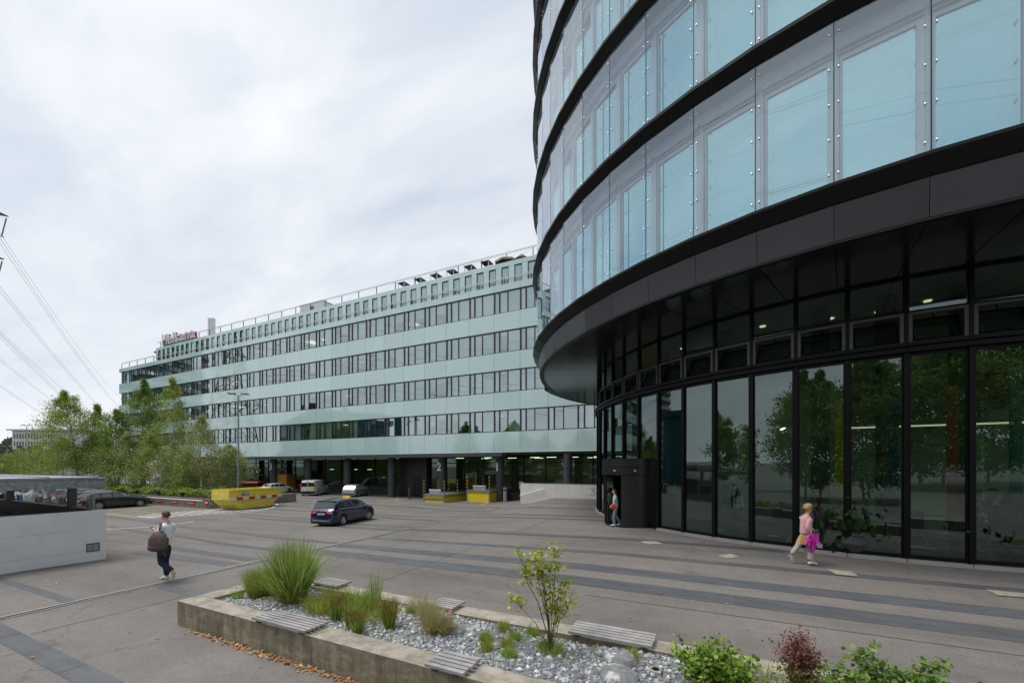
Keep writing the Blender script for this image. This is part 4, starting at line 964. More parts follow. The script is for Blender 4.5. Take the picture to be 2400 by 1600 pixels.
for x, lab in ((-42.4, 'small white reserved parking plate left of the silver hatchback'), (-35.6, 'small white reserved parking plate right of the silver hatchback')):
    s = thing('parking_plate', lab, 'sign', (x, FY + 3.89, 0.62), group='parking plates on the plinth'); obj('plate', MB().box(-0.36, -0.02, -0.2, 0.36, 0, 0.2), 'white_paint', s); obj('print', MB().box(-0.24, -0.023, -0.05, 0.24, -0.0205, 0.0).box(-0.2, -0.023, 0.05, 0.2, -0.0205, 0.08), 'black_paint', s)
# litter bin and bollard by column one
lb_ = thing('litter_bin', 'tall narrow steel litter bin beside the column marked one', 'bin', (-17.75, FY - 0.25, gz(-17.75, 34.75))); obj('body', MB().cyl((0, 0, 0), 0.19, 1.35, 18), 'sill_metal', lb_); obj('slot', MB().box(-0.1, -0.2, 1.05, 0.19, -0.16, 1.2), 'black_paint', lb_); obj('lid', MB().cyl((0, 0, 1.352), 0.19, 0.05, 18, r2=0.12), 'steel_dark', lb_)
bo = thing('dark_bollard', 'dark steel bollard in front of the dark loading wall', 'bollard', (-28.6, 33.9, 0)); obj('body', MB().cyl((0, 0, 0), 0.11, 1.2, 14), 'column_dark', bo)
# ================================================================ LOADING DOCKS
def hazard(mb_y, mb_k, x0, x1, z0, z1, y, axis='y', step=0.22, flip=1):
    """slanting yellow and black warning stripes on a vertical face"""
    n = int((x1 - x0) / step); 
    for i in range(n):
        a = x0 + (x1 - x0) * i / n; b = x0 + (x1 - x0) * (i + 0.5) / n; c = x0 + (x1 - x0) * (i + 1) / n; sl = flip * (z1 - z0) * 0.5
        def q(m, p0, p1):
            pts = [(p0, z0), (p1, z0), (min(max(p1 + sl, x0), x1), z1), (min(max(p0 + sl, x0), x1), z1)]
            m.face([(p, y, z) if axis == 'y' else (y, p, z) for p, z in (pts if axis == 'y' else pts)])
        q(mb_y, a, b); q(mb_k, b, c)
def dock(x0, x1, y0, y1, h, zb, label, low):
    t = thing('loading_dock', label, 'loading dock', (x0, y0, zb), group='loading lifts at the ramp')
    W, D = x1 - x0, y1 - y0; st = h - 0.34
    obj('platform', MB().box(0.04, 0.04, h - 0.10, W - 0.04, D, h).box(0, 0, 0.0, 0.10, 0.10, h + 0.03).box(W - 0.10, 0, 0.0, W, 0.10, h + 0.03).box(0.10, 0.0, h - 0.12, W - 0.10, 0.05, h - 0.02), 'galvanised', t)
    obj('skirt', MB().box(0.11, 0.03, 0, W - 0.11, 0.06, (0.14 if low else h - 0.34)).box(W - 0.06, 0.11, 0, W - 0.01, D, h - 0.30), 'yellow_paint', t)
    if low: obj('front_bar', MB().box(0.11, 0.02, 0.15, W - 0.11, 0.06, 0.26), 'galvanised', t)
    y_, k_ = MB(), MB()
    hazard(y_, k_, 0.11, W - 0.11, h - 0.45 if low else h - 0.32, h - 0.13, 0.018); hazard(y_, k_, 0.12, D, h - 0.29, h - 0.01, W + 0.004, 'x', 0.24)
    obj('backing', MB().box(0.10, 0.02, 0.27 if low else h - 0.335, W - 0.10, 0.055, h - 0.125).box(W - 0.06, 0.11, h - 0.295, W, D, h - 0.005), 'steel_dark', t)
    obj('warning_stripes', y_, 'yellow_paint', t, kind='stuff'); obj('warning_stripes_dark', k_, 'black_paint', t, kind='stuff')
    obj('lip_plate', MB().prism([(0.10, h), (0.0, h + 0.42), (0.03, h + 0.44), (0.16, h + 0.01)], 0, W * 0.28, W * 0.82), 'steel', t)
    for px_, py_ in ((0.05, 0.05), (W - 0.05, 0.05), (0.05, D * 0.55), (W - 0.05, D * 0.55), (0.05, D), (W - 0.05, D)):
        ps = MB(); pk = MB()
        for i in range(8): (ps if i % 2 else pk).cyl((px_, py_, h + 0.04 + i * 0.16), 0.035, 0.158, 8)
        p_ = obj('rail_post', ps, 'yellow_paint', t); obj('dark_ring', pk, 'black_paint', p_, kind='stuff')
    for px_ in (0.05, W - 0.05):
        for zz_ in (0.75, 1.26): obj('rail', MB().tube([(px_, 0.05, h + zz_), (px_, D, h + zz_)], 0.022, 6), 'steel_dark', t)
    return t
dock(-24.9, -22.45, 31.5, 35.6, 0.78, 0.02, 'low loading lift, striped front lip, in front of the column marked two', True)
dock(-21.3, -18.75, 33.5, 36.6, 1.12, 0.04, 'taller loading lift with a plain yellow front beside the column marked one', False)
# ================================================================ BIKE PEN AND STEEL CANOPY (left edge)
PXW = -18.55; PYW = 6.45
pen = thing('pen_wall', 'smooth pale grey concrete wall with a small vent grille around the bicycle pen', 'wall', (PXW, PYW, 0))
zt = 1.93
obj('wall_face', MB().box(-0.30, -9.0, -0.1, 0.0, 0.0, zt), 'white_wall', pen)
jt = MB()
for i, z in enumerate((0.62, 0.98, 1.32, 1.64)):
    jt.box(0.001, -8.9 + (i % 2) * 3, z, 0.003, -0.4 - (i * 1.7) % 3, z + 0.008)
obj('board_marks', jt, 'sill_metal', pen)
bw = MB().box(-22.0, -0.24, -0.1, -0.31, 0.0, zt - 0.01)
obj('rear_wall', bw, 'steel_dark', pen); obj('rear_coping', MB().box(-22.0, -0.27, zt - 0.008, -0.31, 0.02, zt + 0.03), 'concrete_kerb', pen)
vg = thing('vent_grille', 'small square steel vent grille low on the pale concrete wall', 'vent', (PXW + 0.003, PYW - 0.19, 0.72)); vg.scale = (1, 0.78, 0.68)
obj('frame', MB().box(0, -0.40, -0.20, 0.02, -0.37, 0.20).box(0, -0.02, -0.20, 0.02, 0.02, 0.20).box(0, -0.37, 0.17, 0.02, -0.02, 0.20).box(0, -0.37, -0.20, 0.02, -0.02, -0.17).box(0, -0.205, -0.17, 0.02, -0.185, 0.17), 'steel_dark', vg)
obj('recess', MB().box(0, -0.37, -0.17, 0.004, -0.02, 0.17), 'black_paint', vg)
for i in range(7): obj('slat', MB().box(0.005, -0.37, -0.15 + i * 0.045, 0.016, -0.02, -0.13 + i * 0.045), 'steel', vg)
cnp = thing('bike_shelter', 'flat galvanised steel shelter roof on dark posts over the bicycle pen', 'shelter', (PXW, PYW, 0))
zb_, zt_ = 3.4 - 0.70, 3.4 - 0.38
fb = MB().box(-0.02, -11, zb_ + 0.02, 0.0, 0.0, zt_ - 0.02).box(-0.10, -11, zb_, 0.08, 0.0, zb_ + 0.018).box(-0.10, -11, zt_ - 0.018, 0.08, 0.0, zt_)
obj('edge_beam', fb, 'galvanised', cnp)
obj('end_beam', MB().box(-24, -0.03, zb_ + 0.02, -0.11, 0.0, zt_ - 0.021).box(-24, -0.12, zb_ + 0.001, -0.11, 0.08, zb_ + 0.019).box(-24, -0.12, zt_ - 0.02, -0.11, 0.08, zt_ - 0.002), 'galvanised', cnp)
for i in range(9): obj('roof_sheet', MB().box(-24, -0.15 - (i + 1) * 1.15, zt_ + 0.004, -0.05, -0.17 - i * 1.15, zt_ + 0.03).box(-24, -0.19 - i * 1.15, zt_ + 0.03, -0.05, -0.17 - i * 1.15, zt_ + 0.06), 'galvanised_top', cnp)
for x in (-2.35, -8.6, -15.0, -21.0): obj('post', MB().box(x - 0.10, -0.22, zt + 0.045, x + 0.10, -0.02, zb_ - 0.003).box(x - 0.16, -0.25, zt + 0.03, x + 0.16, 0.0, zt + 0.045), 'steel_dark', cnp)
for i, x in enumerate((-0.95, -0.62)):
    s = thing('steel_stub', ('left' if i == 0 else 'right') + ' of two short grey steel tubes standing on the pale wall corner', 'post', (PXW + x, PYW - 0.12, zt)); obj('tube', MB().cyl((0, 0, 0.02), 0.05, 0.34, 12), 'galvanised', s); obj('cap', MB().cyl((0, 0, 0.361), 0.065, 0.02, 12), 'galvanised', s)
def bicycle(x, y, z, rz, col_, label):
    t = thing('bicycle', label, 'bicycle', (x, y, z), rz, group='bicycles parked in the pen')
    for wx in (-0.52, 0.52):
        w = obj('wheel', MB().tube([(wx + 0.33 * math.cos(2 * PI * i / 24), 0, 0.34 + 0.33 * math.sin(2 * PI * i / 24)) for i in range(25)], 0.018, 6, caps=False), 'tyre', t)
        sp = MB()
        for i in range(8): sp.tube([(wx, 0, 0.34), (wx + 0.31 * math.cos(PI * i / 4), 0, 0.34 + 0.31 * math.sin(PI * i / 4))], 0.003, 3)
        obj('spokes', sp, 'steel', w, kind='stuff')
    P_ = {'bb': (-0.05, 0, 0.30), 'seat': (-0.22, 0, 0.86), 'head': (0.36, 0, 0.84), 'r': (-0.52, 0, 0.34), 'f': (0.52, 0, 0.34), 'h2': (0.40, 0, 0.70)}
    fr = MB()
    for a, b in (('bb', 'seat'), ('seat', 'head'), ('bb', 'h2'), ('bb', 'r'), ('seat', 'r'), ('head', 'f')): fr.tube([P_[a], P_[b]], 0.02, 6)
    obj('frame', fr, col_, t); obj('handlebar', MB().tube([(0.42, -0.28, 0.98), (0.38, -0.2, 1.0), (0.36, 0, 0.97), (0.38, 0.2, 1.0), (0.42, 0.28, 0.98)], 0.014, 6).tube([(0.36, 0, 0.82), (0.36, 0, 0.97)], 0.014, 6), 'steel_dark', t)
    obj('saddle', MB().ell((-0.24, 0, 0.93), 0.14, 0.07, 0.035, 10, 6), 'black_paint', t, smooth=True)
    return t
bicycle(-24.4, 5.0, 1.02, 0.9, 'lime_print', 'bright green bicycle leaning in the dark pen under the steel shelter')
for i, (x, y, a, l) in enumerate(((-21.6, 4.2, 1.2, 'dark bicycle in the pen nearest the pale wall'), (-26.6, 4.6, 1.1, 'dark bicycle in the pen left of the green one'), (-29.0, 4.8, 1.2, 'dark bicycle at the far left of the pen'))): bicycle(x, y, 0.98, a, 'black_metal', l)
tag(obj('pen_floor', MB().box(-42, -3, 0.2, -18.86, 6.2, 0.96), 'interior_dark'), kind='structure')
# ================================================================ PLANTER (foreground)
PT = 3.4 - 2.45; PX0, PX1, PY0, PY1 = -8.8, 9.0, 4.04, 6.10; RIM = 0.36
plt = thing('planter', 'long weathered concrete planter wall filled with grey gravel in the foreground', 'planter', (PX0, PY0, 0))
def subbox(mb, x0, y0, x1, y1, zt_, mi=0, step=0.6):
    n = max(1, int((x1 - x0) / step))
    mb.prism([(x0 + PX0 * 0, 0), (x1, 0), (x1, zt_), (x0, zt_)], 1, y0, y1, mi)
segs = [(-8.8, -5.2), (-5.2, -1.6), (-1.6, 2.2), (2.2, 9.0)]
for a, b in segs:
    obj('near_wall', MB().box(a - PX0 + 0.004, 0, 0.2, b - PX0 - 0.004, RIM - 0.001, PT - 0.012), 'concrete_side', plt); obj('near_coping', MB().box(a - PX0 + 0.003, -0.001, PT - 0.011, b - PX0 - 0.003, RIM, PT), 'concrete_top', plt)
    obj('far_wall', MB().box(a - PX0 + 0.004, 2.06 - RIM, 0.2, b - PX0 - 0.004, 2.06, PT - 0.012), 'concrete_side', plt); obj('far_coping', MB().box(a - PX0 + 0.003, 2.06 - RIM - 0.001, PT - 0.011, b - PX0 - 0.003, 2.061, PT), 'concrete_top', plt)
obj('end_wall', MB().box(0.002, RIM + 0.002, 0.2, 0.42, 2.06 - RIM - 0.002, PT - 0.012), 'concrete_side', plt); obj('end_coping', MB().box(0.001, RIM + 0.003, PT - 0.011, 0.421, 2.06 - RIM - 0.003, PT), 'concrete_top', plt)
def pz(x, y):   # gravel surface inside the planter
    return PT - 0.05 + 0.035 * math.sin(x * 1.3 + 1) * math.cos(y * 2.1) + 0.02 * math.sin(x * 3.7 + y * 2)
gxs = np.linspace(PX0 + 0.40, PX1, 120); gys = np.linspace(PY0 + RIM - 0.02, PY1 - RIM + 0.02, 18)
vs = [(x, y, pz(x, y)) for y in gys for x in gxs]; nx = len(gxs)
bed = MB().raw(vs, [(j * nx + i, j * nx + i + 1, (j + 1) * nx + i + 1, (j + 1) * nx + i) for j in range(17) for i in range(nx - 1)])
tag(obj('gravel_bed', bed, 'fine_gravel', smooth=True), kind='structure')
def stones(name, pts, size, seed, nv=6):
    """many small angular stones as one mesh of squashed, jittered icosahedra"""
    r = np.random.RandomState(seed); t = (1 + 5 ** 0.5) / 2
    ico = np.array([(-1, t, 0), (1, t, 0), (-1, -t, 0), (1, -t, 0), (0, -1, t), (0, 1, t), (0, -1, -t), (0, 1, -t), (t, 0, -1), (t, 0, 1), (-t, 0, -1), (-t, 0, 1)]) / 1.9
    F = np.array([(0, 11, 5), (0, 5, 1), (0, 1, 7), (0, 7, 10), (0, 10, 11), (1, 5, 9), (5, 11, 4), (11, 10, 2), (10, 7, 6), (7, 1, 8), (3, 9, 4), (3, 4, 2), (3, 2, 6), (3, 6, 8), (3, 8, 9), (4, 9, 5), (2, 4, 11), (6, 2, 10), (8, 6, 7), (9, 8, 1)])
    n = len(pts); V = ico[None] * (1 + r.normal(size=(n, 12, 3)) * 0.16)
    V = V * r.uniform(0.55, 1.15, (n, 1, 3)); V[:, :, 2] *= 0.7
    a = r.uniform(0, 2 * PI, n); c, s_ = np.cos(a)[:, None], np.sin(a)[:, None]; x = V[:, :, 0] * c - V[:, :, 1] * s_; y = V[:, :, 0] * s_ + V[:, :, 1] * c; V[:, :, 0], V[:, :, 1] = x, y
    V = V * (np.asarray(size) * np.ones(n))[:, None, None] + np.asarray(pts)[:, None, :]
    FF = (F[None] + np.arange(n)[:, None, None] * 12).reshape(-1, 3); me = bpy.data.meshes.new(name); me.vertices.add(n * 12); me.loops.add(FF.size); me.polygons.add(len(FF))
    me.vertices.foreach_set('co', V.reshape(-1).astype(np.float32)); me.loops.foreach_set('vertex_index', FF.reshape(-1).astype(np.int32)); me.polygons.foreach_set('loop_start', np.arange(0, FF.size, 3, dtype=np.int32))
    me.materials.append(MATS['gravel_stone']); me.update(calc_edges=True); return tag(link(name, me), kind='stuff')
rs = np.random.RandomState(5)
P_ = []; Z_ = []
while len(P_) < 6500:
    x = rs.uniform(PX0 + 0.42, 4.2); y = rs.uniform(PY0 + RIM, PY1 - RIM)
    mid = math.exp(-((y - 5.15) / 0.33) ** 2) * (1 if x > -4.2 else 0.2) * (0.5 + 0.5 * math.sin(x * 2.1 + 0.5))
    if rs.rand() < mid * 0.95: continue
    if x < -2 and rs.rand() < 0.0: continue
    P_.append((x, y, pz(x, y) + 0.004)); Z_.append(rs.uniform(0.018, 0.046) if x > -6 else rs.uniform(0.018, 0.036))
stones('gravel', P_, Z_, 4)
P2 = [(x, y, pz(x, y) + 0.003) for x, y in zip(rs.uniform(-5, 4.2, 9000), rs.uniform(PY0 + RIM, PY1 - RIM, 9000))]
stones('fine_gravel', P2, rs.uniform(0.006, 0.013, 9000), 9)
def rock(x, y, s, label, seed):
    mb = MB(); mb.ell((0, 0, 0), s[0], s[1], s[2], 22, 14)
    from mathutils import noise as nz
    out = []
    for v in mb.v:
        v = Vector(v); k = 1 + 0.30 * nz.noise(v * 3.1 + Vector((seed, 0, 0))) + 0.16 * nz.noise(v * 8 + Vector((0, seed, 0))); q = v * k
        q.z = min(q.z, s[2] * 0.75); out.append(tuple(q))
    mb.v = out; o = obj('boulder', mb, 'rock', loc=(x, y, pz(x, y) - 0.01), rz=seed); return tag(autosmooth(o, 28), label, 'rock', 'pale boulders in the planter')
rock(-3.45, 5.32, (0.30, 0.17, 0.11), 'white veined boulder left of the lime green sapling', 1.0)
rock(-1.02, 5.28, (0.26, 0.20, 0.15), 'rounded grey boulder just in front of the long far bench', 2.0)
rock(-1.0, 4.93, (0.24, 0.19, 0.13), 'pale ribbed boulder below the rounded grey one beside the square light', 3.0)
up_ = thing('ground_uplight', 'small square concrete uplight with a dark round lens in the gravel', 'lamp', (-0.62, 5.2, pz(-0.62, 5.2) + 0.02)); obj('housing', MB().box(-0.07, -0.07, -0.03, 0.07, 0.07, 0.02), 'concrete_top', up_); obj('lens', MB().cyl((0, 0, 0.021), 0.042, 0.006, 18), 'car_glass', up_)
# slatted seats bridging the planter rim
def bench(x0, x1, y0, y1, n, label):
    t = thing('slatted_seat', label, 'bench', ((x0 + x1) / 2, (y0 + y1) / 2, PT), group='grey wooden slat seats on the planter rim')
    W, D = x1 - x0, y1 - y0; p = D / n
    for i in range(n): obj('slat', MB().box(-W / 2 + rnd.uniform(-.008, .008), -D / 2 + i * p + 0.012, 0.045, W / 2 + rnd.uniform(-.008, .008), -D / 2 + (i + 1) * p - 0.010, 0.078), 'wood_grey', t)
    for x in (-W / 2 + 0.12, W / 2 - 0.12): obj('bearer', MB().box(x - 0.03, -D / 2 + 0.03, 0.001, x + 0.03, D / 2 - 0.03, 0.044), 'steel_dark', t)
bench(-6.53, -5.29, 3.98, 4.42, 6, 'grey slat seat on the near rim beside the tall green grass')
bench(-3.12, -2.58, 3.96, 4.40, 5, 'short grey slat seat on the near rim at the bottom edge of the photo')
bench(-1.88, -0.72, 5.66, 6.14, 5, 'long grey slat seat on the far rim right of the sapling')
bench(-4.42, -3.92, 5.70, 6.14, 5, 'short grey slat seat on the far rim left of the sapling')
bench(-7.45, -6.72, 5.76, 6.18, 5, 'weathered grey slat seat on the far rim half hidden by tall grass')
# ---------------------------------------------------------------- planting in the planter
def clump(name, label, x, y, n, L, spread, width, mats, cat='grass', base=0.10, bend=1.0, seed=1, extra=None, group='ornamental grasses in the planter', tipmat=0, up=1.0, seg=4):
    r = np.random.RandomState(seed); t = thing(name, label, cat, (x, y, pz(x, y)), group=group)
    a = r.uniform(0, 2 * PI, n); rr = base * np.sqrt(r.uniform(0, 1, n)); roots = np.stack([rr * np.cos(a), rr * np.sin(a), np.zeros(n)], 1)
    tilt = np.abs(r.normal(0, spread, n)) + 0.03; a2 = a + r.normal(0, 0.6, n)
    d = np.stack([np.sin(tilt) * np.cos(a2), np.sin(tilt) * np.sin(a2), np.cos(tilt) * up], 1)
    blades('blades', roots, d, L * r.uniform(0.55, 1.08, n), width, mats, t, bend=bend, seed=seed, tipmat=tipmat, seg=seg, kind='stuff')
    if extra: extra(t, r)
    return t
def mis_extra(t, r):
    n = 260; a = r.uniform(0, 2 * PI, n); rr = 0.22 * np.sqrt(r.uniform(0, 1, n)); tl = np.abs(r.normal(0.45, 0.25, n)); d = np.stack([np.sin(tl) * np.cos(a), np.sin(tl) * np.sin(a), np.cos(tl)], 1)
    blades('dead_blades', np.stack([rr * np.cos(a), rr * np.sin(a), 0 * a], 1), d, r.uniform(0.2, 0.5, n), 0.008, 'grass_dead', t, bend=1.3, seed=4, kind='stuff')
    n = 700; a = r.uniform(0, 2 * PI, n); u = r.uniform(0.45, 1.0, n); rad = 0.05 + 0.40 * u * np.sqrt(r.uniform(0, 1, n))
    leaves('pale_bands', np.stack([rad * np.cos(a), rad * np.sin(a), 0.95 * u * np.cos(rad * 1.4)], 1), None, 0.014, 'grass_yellow', t, kind='stuff', seed=6)
clump('tall_grass', 'tallest green fountain grass with cream banded blades at the planter corner', -6.95, 5.0, 1700, 1.20, 0.24, 0.012, ['grass_green', 'grass_yellow'], base=0.19, bend=0.85, seed=2, extra=mis_extra)
clump('feather_grass', 'yellow green feather grass at the left end of the planter', -7.82, 4.92, 1500, 0.60, 0.24, 0.007, 'grass_yellow', base=0.16, bend=0.6, seed=3)
clump('feather_grass', 'second yellow green grass clump between the feather grass and the tall grass', -7.45, 5.12, 1300, 0.60, 0.30, 0.007, 'grass_yellow', base=0.15, bend=0.8, seed=4)
for i, (x, y, n, L, lab) in enumerate(((-5.5, 4.72, 230, 0.32, 'red tipped grass behind the near slat seat, first from the left'), (-5.1, 4.66, 160, 0.26, 'short red tipped grass, second from the left'), (-4.83, 4.55, 240, 0.34, 'red tipped grass nearest to the near rim'), (-4.55, 4.92, 300, 0.44, 'tallest red tipped grass clump'), (-5.75, 5.0, 150, 0.30, 'sparse red tipped grass in front of the tall fountain grass'))):
    clump('blood_grass', lab, x, y, int(n * 1.7), L * 1.1, 0.17, 0.008, ['grass_yellow' if i % 2 else 'grass_green', 'blood_tip'], base=0.07, bend=0.25, seed=20 + i, tipmat=1, group='red tipped grasses in the planter')
clump('meadow_grass', 'loose yellow green meadow grass right of the tall fountain grass', -6.0, 5.0, 1100, 0.42, 0.45, 0.008, 'grass_yellow', base=0.32, bend=1.0, seed=31)
clump('meadow_grass', 'loose green meadow grass near the far rim', -5.6, 5.25, 900, 0.38, 0.5, 0.008, 'grass_green', base=0.30, bend=1.0, seed=32)
clump('meadow_grass', 'upright thin green grass rising in front of the far rim', -5.45, 5.55, 120, 0.62, 0.12, 0.007, 'grass_green', base=0.07, bend=0.4, seed=33)
clump('meadow_grass', 'wispy pale yellow grass along the gravel behind the red tipped clumps', -5.15, 5.2, 700, 0.34, 0.5, 0.006, 'grass_yellow', base=0.30, bend=1.0, seed=41)
clump('meadow_grass', 'thin straw coloured grass arching over the far rim behind the tallest red tipped clump', -4.45, 5.55, 300, 0.42, 0.4, 0.004, 'grass_straw', base=0.14, bend=0.9, seed=42)
clump('meadow_grass', 'pale green wisps at the far left tip of the gravel bed', -8.2, 4.75, 160, 0.20, 0.4, 0.006, 'grass_green', base=0.08, bend=0.8, seed=43)
clump('straw_grass', 'straw coloured bunch grass with fine seed heads left of the white boulder', -4.0, 5.2, 600, 0.42, 0.36, 0.006, ['grass_straw'], base=0.10, bend=0.8, seed=34)
clump('straw_grass', 'straw coloured bunch grass nearest the near rim', -3.78, 5.0, 600, 0.44, 0.33, 0.006, ['grass_straw'], base=0.08, bend=0.8, seed=35)
clump('straw_grass', 'greenish bunch grass just left of the white boulder', -3.62, 5.08, 500, 0.36, 0.36, 0.006, ['grass_straw', 'grass_green'], base=0.09, bend=0.8, seed=36)
for i, (x, y) in enumerate(((-2.76, 4.84), (-2.94, 5.13), (-2.36, 4.74), (-2.53, 5.02), (-2.55, 5.3), (-2.05, 5.24), (-2.87, 5.55), (-2.4, 5.6), (-4.6, 5.5), (-0.95, 5.45))):
    clump('grass_tuft', 'small green grass tuft ' + ('in the gravel below the two others left of the sapling', 'in the gravel behind the nearest tuft', 'nearest the near rim, left of the sapling', 'just behind the tuft nearest the near rim', 'in the gravel between two tufts left of the sapling', 'close to the left of the sapling foot', 'beside the white boulder near the far rim', 'near the far rim behind the sapling', 'at the far rim left of the short seat', 'under the long far seat')[i],
          x, y, 260, 0.17, 0.5, 0.007, 'grass_green' if i % 3 else 'grass_yellow', base=0.07, bend=0.8, seed=50 + i, group='small grass tufts in the gravel')
# tiny weeds scattered over the gravel
wx = rs.uniform(-8.3, 4, 7000); wy = rs.uniform(4.42, 5.72, 7000); keep = np.sin(wx * 2.3) + np.cos(wy * 5 + wx) + rs.normal(0, 0.3, 7000) > 0.75; wx, wy = wx[keep], wy[keep]
tag(leaves('weeds', np.stack([wx, wy, np.array([pz(a, b) + rs.uniform(0.02, 0.06) for a, b in zip(wx, wy)])], 1), None, 0.018, 'grass_green', seed=8), kind='stuff')
fx = rs.uniform(-8.3, 4, 260); fy = rs.uniform(4.42, 5.72, 260)
tag(leaves('leaf_litter', np.stack([fx, fy, np.array([pz(a, b) + 0.035 for a, b in zip(fx, fy)])], 1), np.array([[0, 0, 1.5]] * 260), 0.026, 'fallen_leaf', seed=9), kind='stuff')
fl = thing('pink_flower', 'single bright pink flower on the gravel beside the short far seat', 'flower', (-3.86, 5.58, pz(-3.86, 5.58)))
obj('stem', MB().tube([(0, 0, 0), (0.01, 0, 0.10)], 0.004, 5), 'grass_green', fl)
for q in range(6): obj('petal', MB().ell((0.022 * math.cos(q), 0.022 * math.sin(q), 0.11), 0.018, 0.018, 0.012, 8, 5), 'flower_pink', fl, smooth=True)
def shrub(name, label, x, y, z, stems, leafm, lsize, nleaf, seed, group=None, twig='twig', droop=0.2, cat='shrub', shape='round', topmat=None, topz=None, clus=0.05):
    """stems = list of polylines in local coordinates; leaves gather along the upper part of every stem and its side twigs"""
    r = np.random.RandomState(seed); t = thing(name, label, cat, (x, y, z), group=group); tw = MB(); P = []
    for st in stems:
        st = [Vector(p) for p in st[0]], st[1], st[2]; pts, r0, t0 = st
        n = len(pts); tw.tube(pts, [r0 * (1 - 0.75 * i / (n - 1)) for i in range(n)], 5)
        segL = [(pts[i + 1] - pts[i]).length for i in range(n - 1)]; tot = sum(segL)
        m = int(nleaf * tot)
        for j in range(int(tot / 0.055)):
            u = r.uniform(t0, 1.0) * tot; i = 0
            while i < n - 2 and u > segL[i]: u -= segL[i]; i += 1
            p = pts[i].lerp(pts[i + 1], min(1, u / segL[i])); d = Vector(r.normal(size=3)); d.z = abs(d.z) * 0.5 + 0.15; d.normalize(); L = r.uniform(0.05, 0.16)
            e = p + d * L; tw.tube([p, p.lerp(e, 0.5) + Vector((0, 0, 0.01)), e], [r0 * 0.25, r0 * 0.2, r0 * 0.1], 3, caps=False)
            for q in range(max(1, int(nleaf * 0.055))): P.append(p.lerp(e, r.uniform(0.3, 1.1)) + Vector(r.normal(size=3)) * clus)
    obj('stems', tw, twig, t)
    P = np.array([tuple(p) for p in P]); nr = np.zeros_like(P); nr[:, 2] = 0.9; mi = None; mats = leafm
    if topmat: mats = [leafm, topmat]; mi = (P[:, 2] + r.normal(0, 0.06, len(P)) > topz).astype(int)
    leaves('foliage', P, nr, lsize, mats, t, seed=seed, kind='stuff', shape=shape, stretch=1.15 if shape == 'round' else 2.2, matidx=mi, droop=droop)
    return t
# lime green sapling: thin stems fanning from the gravel
sx, sy = -1.95, 5.17
def arc(a, H, out, wob=0.03, n=7, seed=0, droop=0.0):
    r = random.Random(seed); pts = []
    for i in range(n):
        u = i / (n - 1); o_ = out * (u ** 1.3); pts.append((math.cos(a) * o_ + r.uniform(-wob, wob) * u, math.sin(a) * o_ + r.uniform(-wob, wob) * u, H * u - droop * u ** 3))
    return [(x * 1.3, y * 1.3, z * 1.10) for x, y, z in pts]
sl_ = [(arc(YAW + PI, 1.25, 0.36, seed=1), 0.010, 0.62), (arc(YAW + PI * 0.95, 1.05, 0.10, seed=2), 0.012, 0.35), (arc(YAW + 2.6, 1.22, 0.14, seed=3), 0.011, 0.5), (arc(YAW + PI, 0.72, 0.42, seed=4, droop=0.03), 0.007, 0.72),
       (arc(YAW, 0.78, 0.24, seed=5), 0.007, 0.45), (arc(YAW - 0.5, 0.9, 0.12, seed=6), 0.009, 0.4), (arc(YAW + 1.2, 1.1, 0.06, seed=7), 0.009, 0.4), (arc(YAW + 0.1, 0.62, 0.10, seed=8), 0.006, 0.3), (arc(YAW, 0.86, 0.16, seed=9), 0.007, 0.55),
       (arc(YAW + PI * 1.1, 1.28, 0.22, seed=10), 0.009, 0.7), (arc(YAW + 0.3, 1.27, 0.05, seed=12), 0.009, 0.78)]
shrub('sapling', 'slender lime green sapling with several thin stems in the middle of the planter', sx, sy, pz(sx, sy), sl_, 'lime_leaf', 0.046, 85, 11, droop=0.5, cat='sapling', clus=0.024, twig='twig')
clump('grass_tuft', 'green grass tuft around the foot of the lime green sapling', sx, sy, 420, 0.17, 0.5, 0.006, 'grass_green', base=0.15, bend=0.7, seed=77, group='small grass tufts in the gravel')
def bushstems(n, W, H, seed, D=None):
    r = random.Random(seed); o = []; D = D or W
    for i in range(n):
        a = r.uniform(0, 2 * PI); q = r.uniform(0.1, 1.0) ** 0.7; h = H * r.uniform(0.6, 1.0) * (1 - 0.35 * q * q)
        o.append(([(math.cos(a) * W * q * u ** 1.1, math.sin(a) * D * q * u ** 1.1, h * u) for u in (0, 0.25, 0.5, 0.75, 1.0)], 0.007, 0.25))
    return o
shrub('round_leaf_bush', 'dense bush with round bright green leaves, left of the red maple', 0.0, 5.05, PT - 0.1, bushstems(34, 0.44, 0.66, 3, 0.40), 'shrub_leaf', 0.048, 165, 13, group='round leaved bushes at the bottom edge', clus=0.03)
shrub('round_leaf_bush', 'green bush with yellowing round leaves right of the red maple', 1.55, 5.0, PT - 0.1, bushstems(42, 0.66, 0.86, 4, 0.46), 'shrub_leaf_dark', 0.048, 150, 14, group='round leaved bushes at the bottom edge', clus=0.03)
shrub('red_maple', 'small Japanese maple with red feathery tips and dark green lower leaves', 0.86, 5.30, PT - 0.08, bushstems(22, 0.24, 0.80, 6), 'maple_green', 0.020, 210, 15, twig='twig_red', shape='rhomb', topmat='maple_red', topz=0.42, cat='shrub', droop=0.4, clus=0.035)
clump('meadow_grass', 'pale yellow flowering weeds between the bush and the red maple', 0.45, 5.55, 260, 0.22, 0.5, 0.006, 'grass_yellow', base=0.22, bend=0.8, seed=78)
clump('meadow_grass', 'green weeds with yellow flower heads right of the red maple', 1.15, 5.6, 260, 0.22, 0.5, 0.006, 'grass_green', base=0.22, bend=0.8, seed=79)
n = 320; fx = rs.uniform(0.2, 1.5, n); fy = rs.uniform(5.4, 5.72, n)
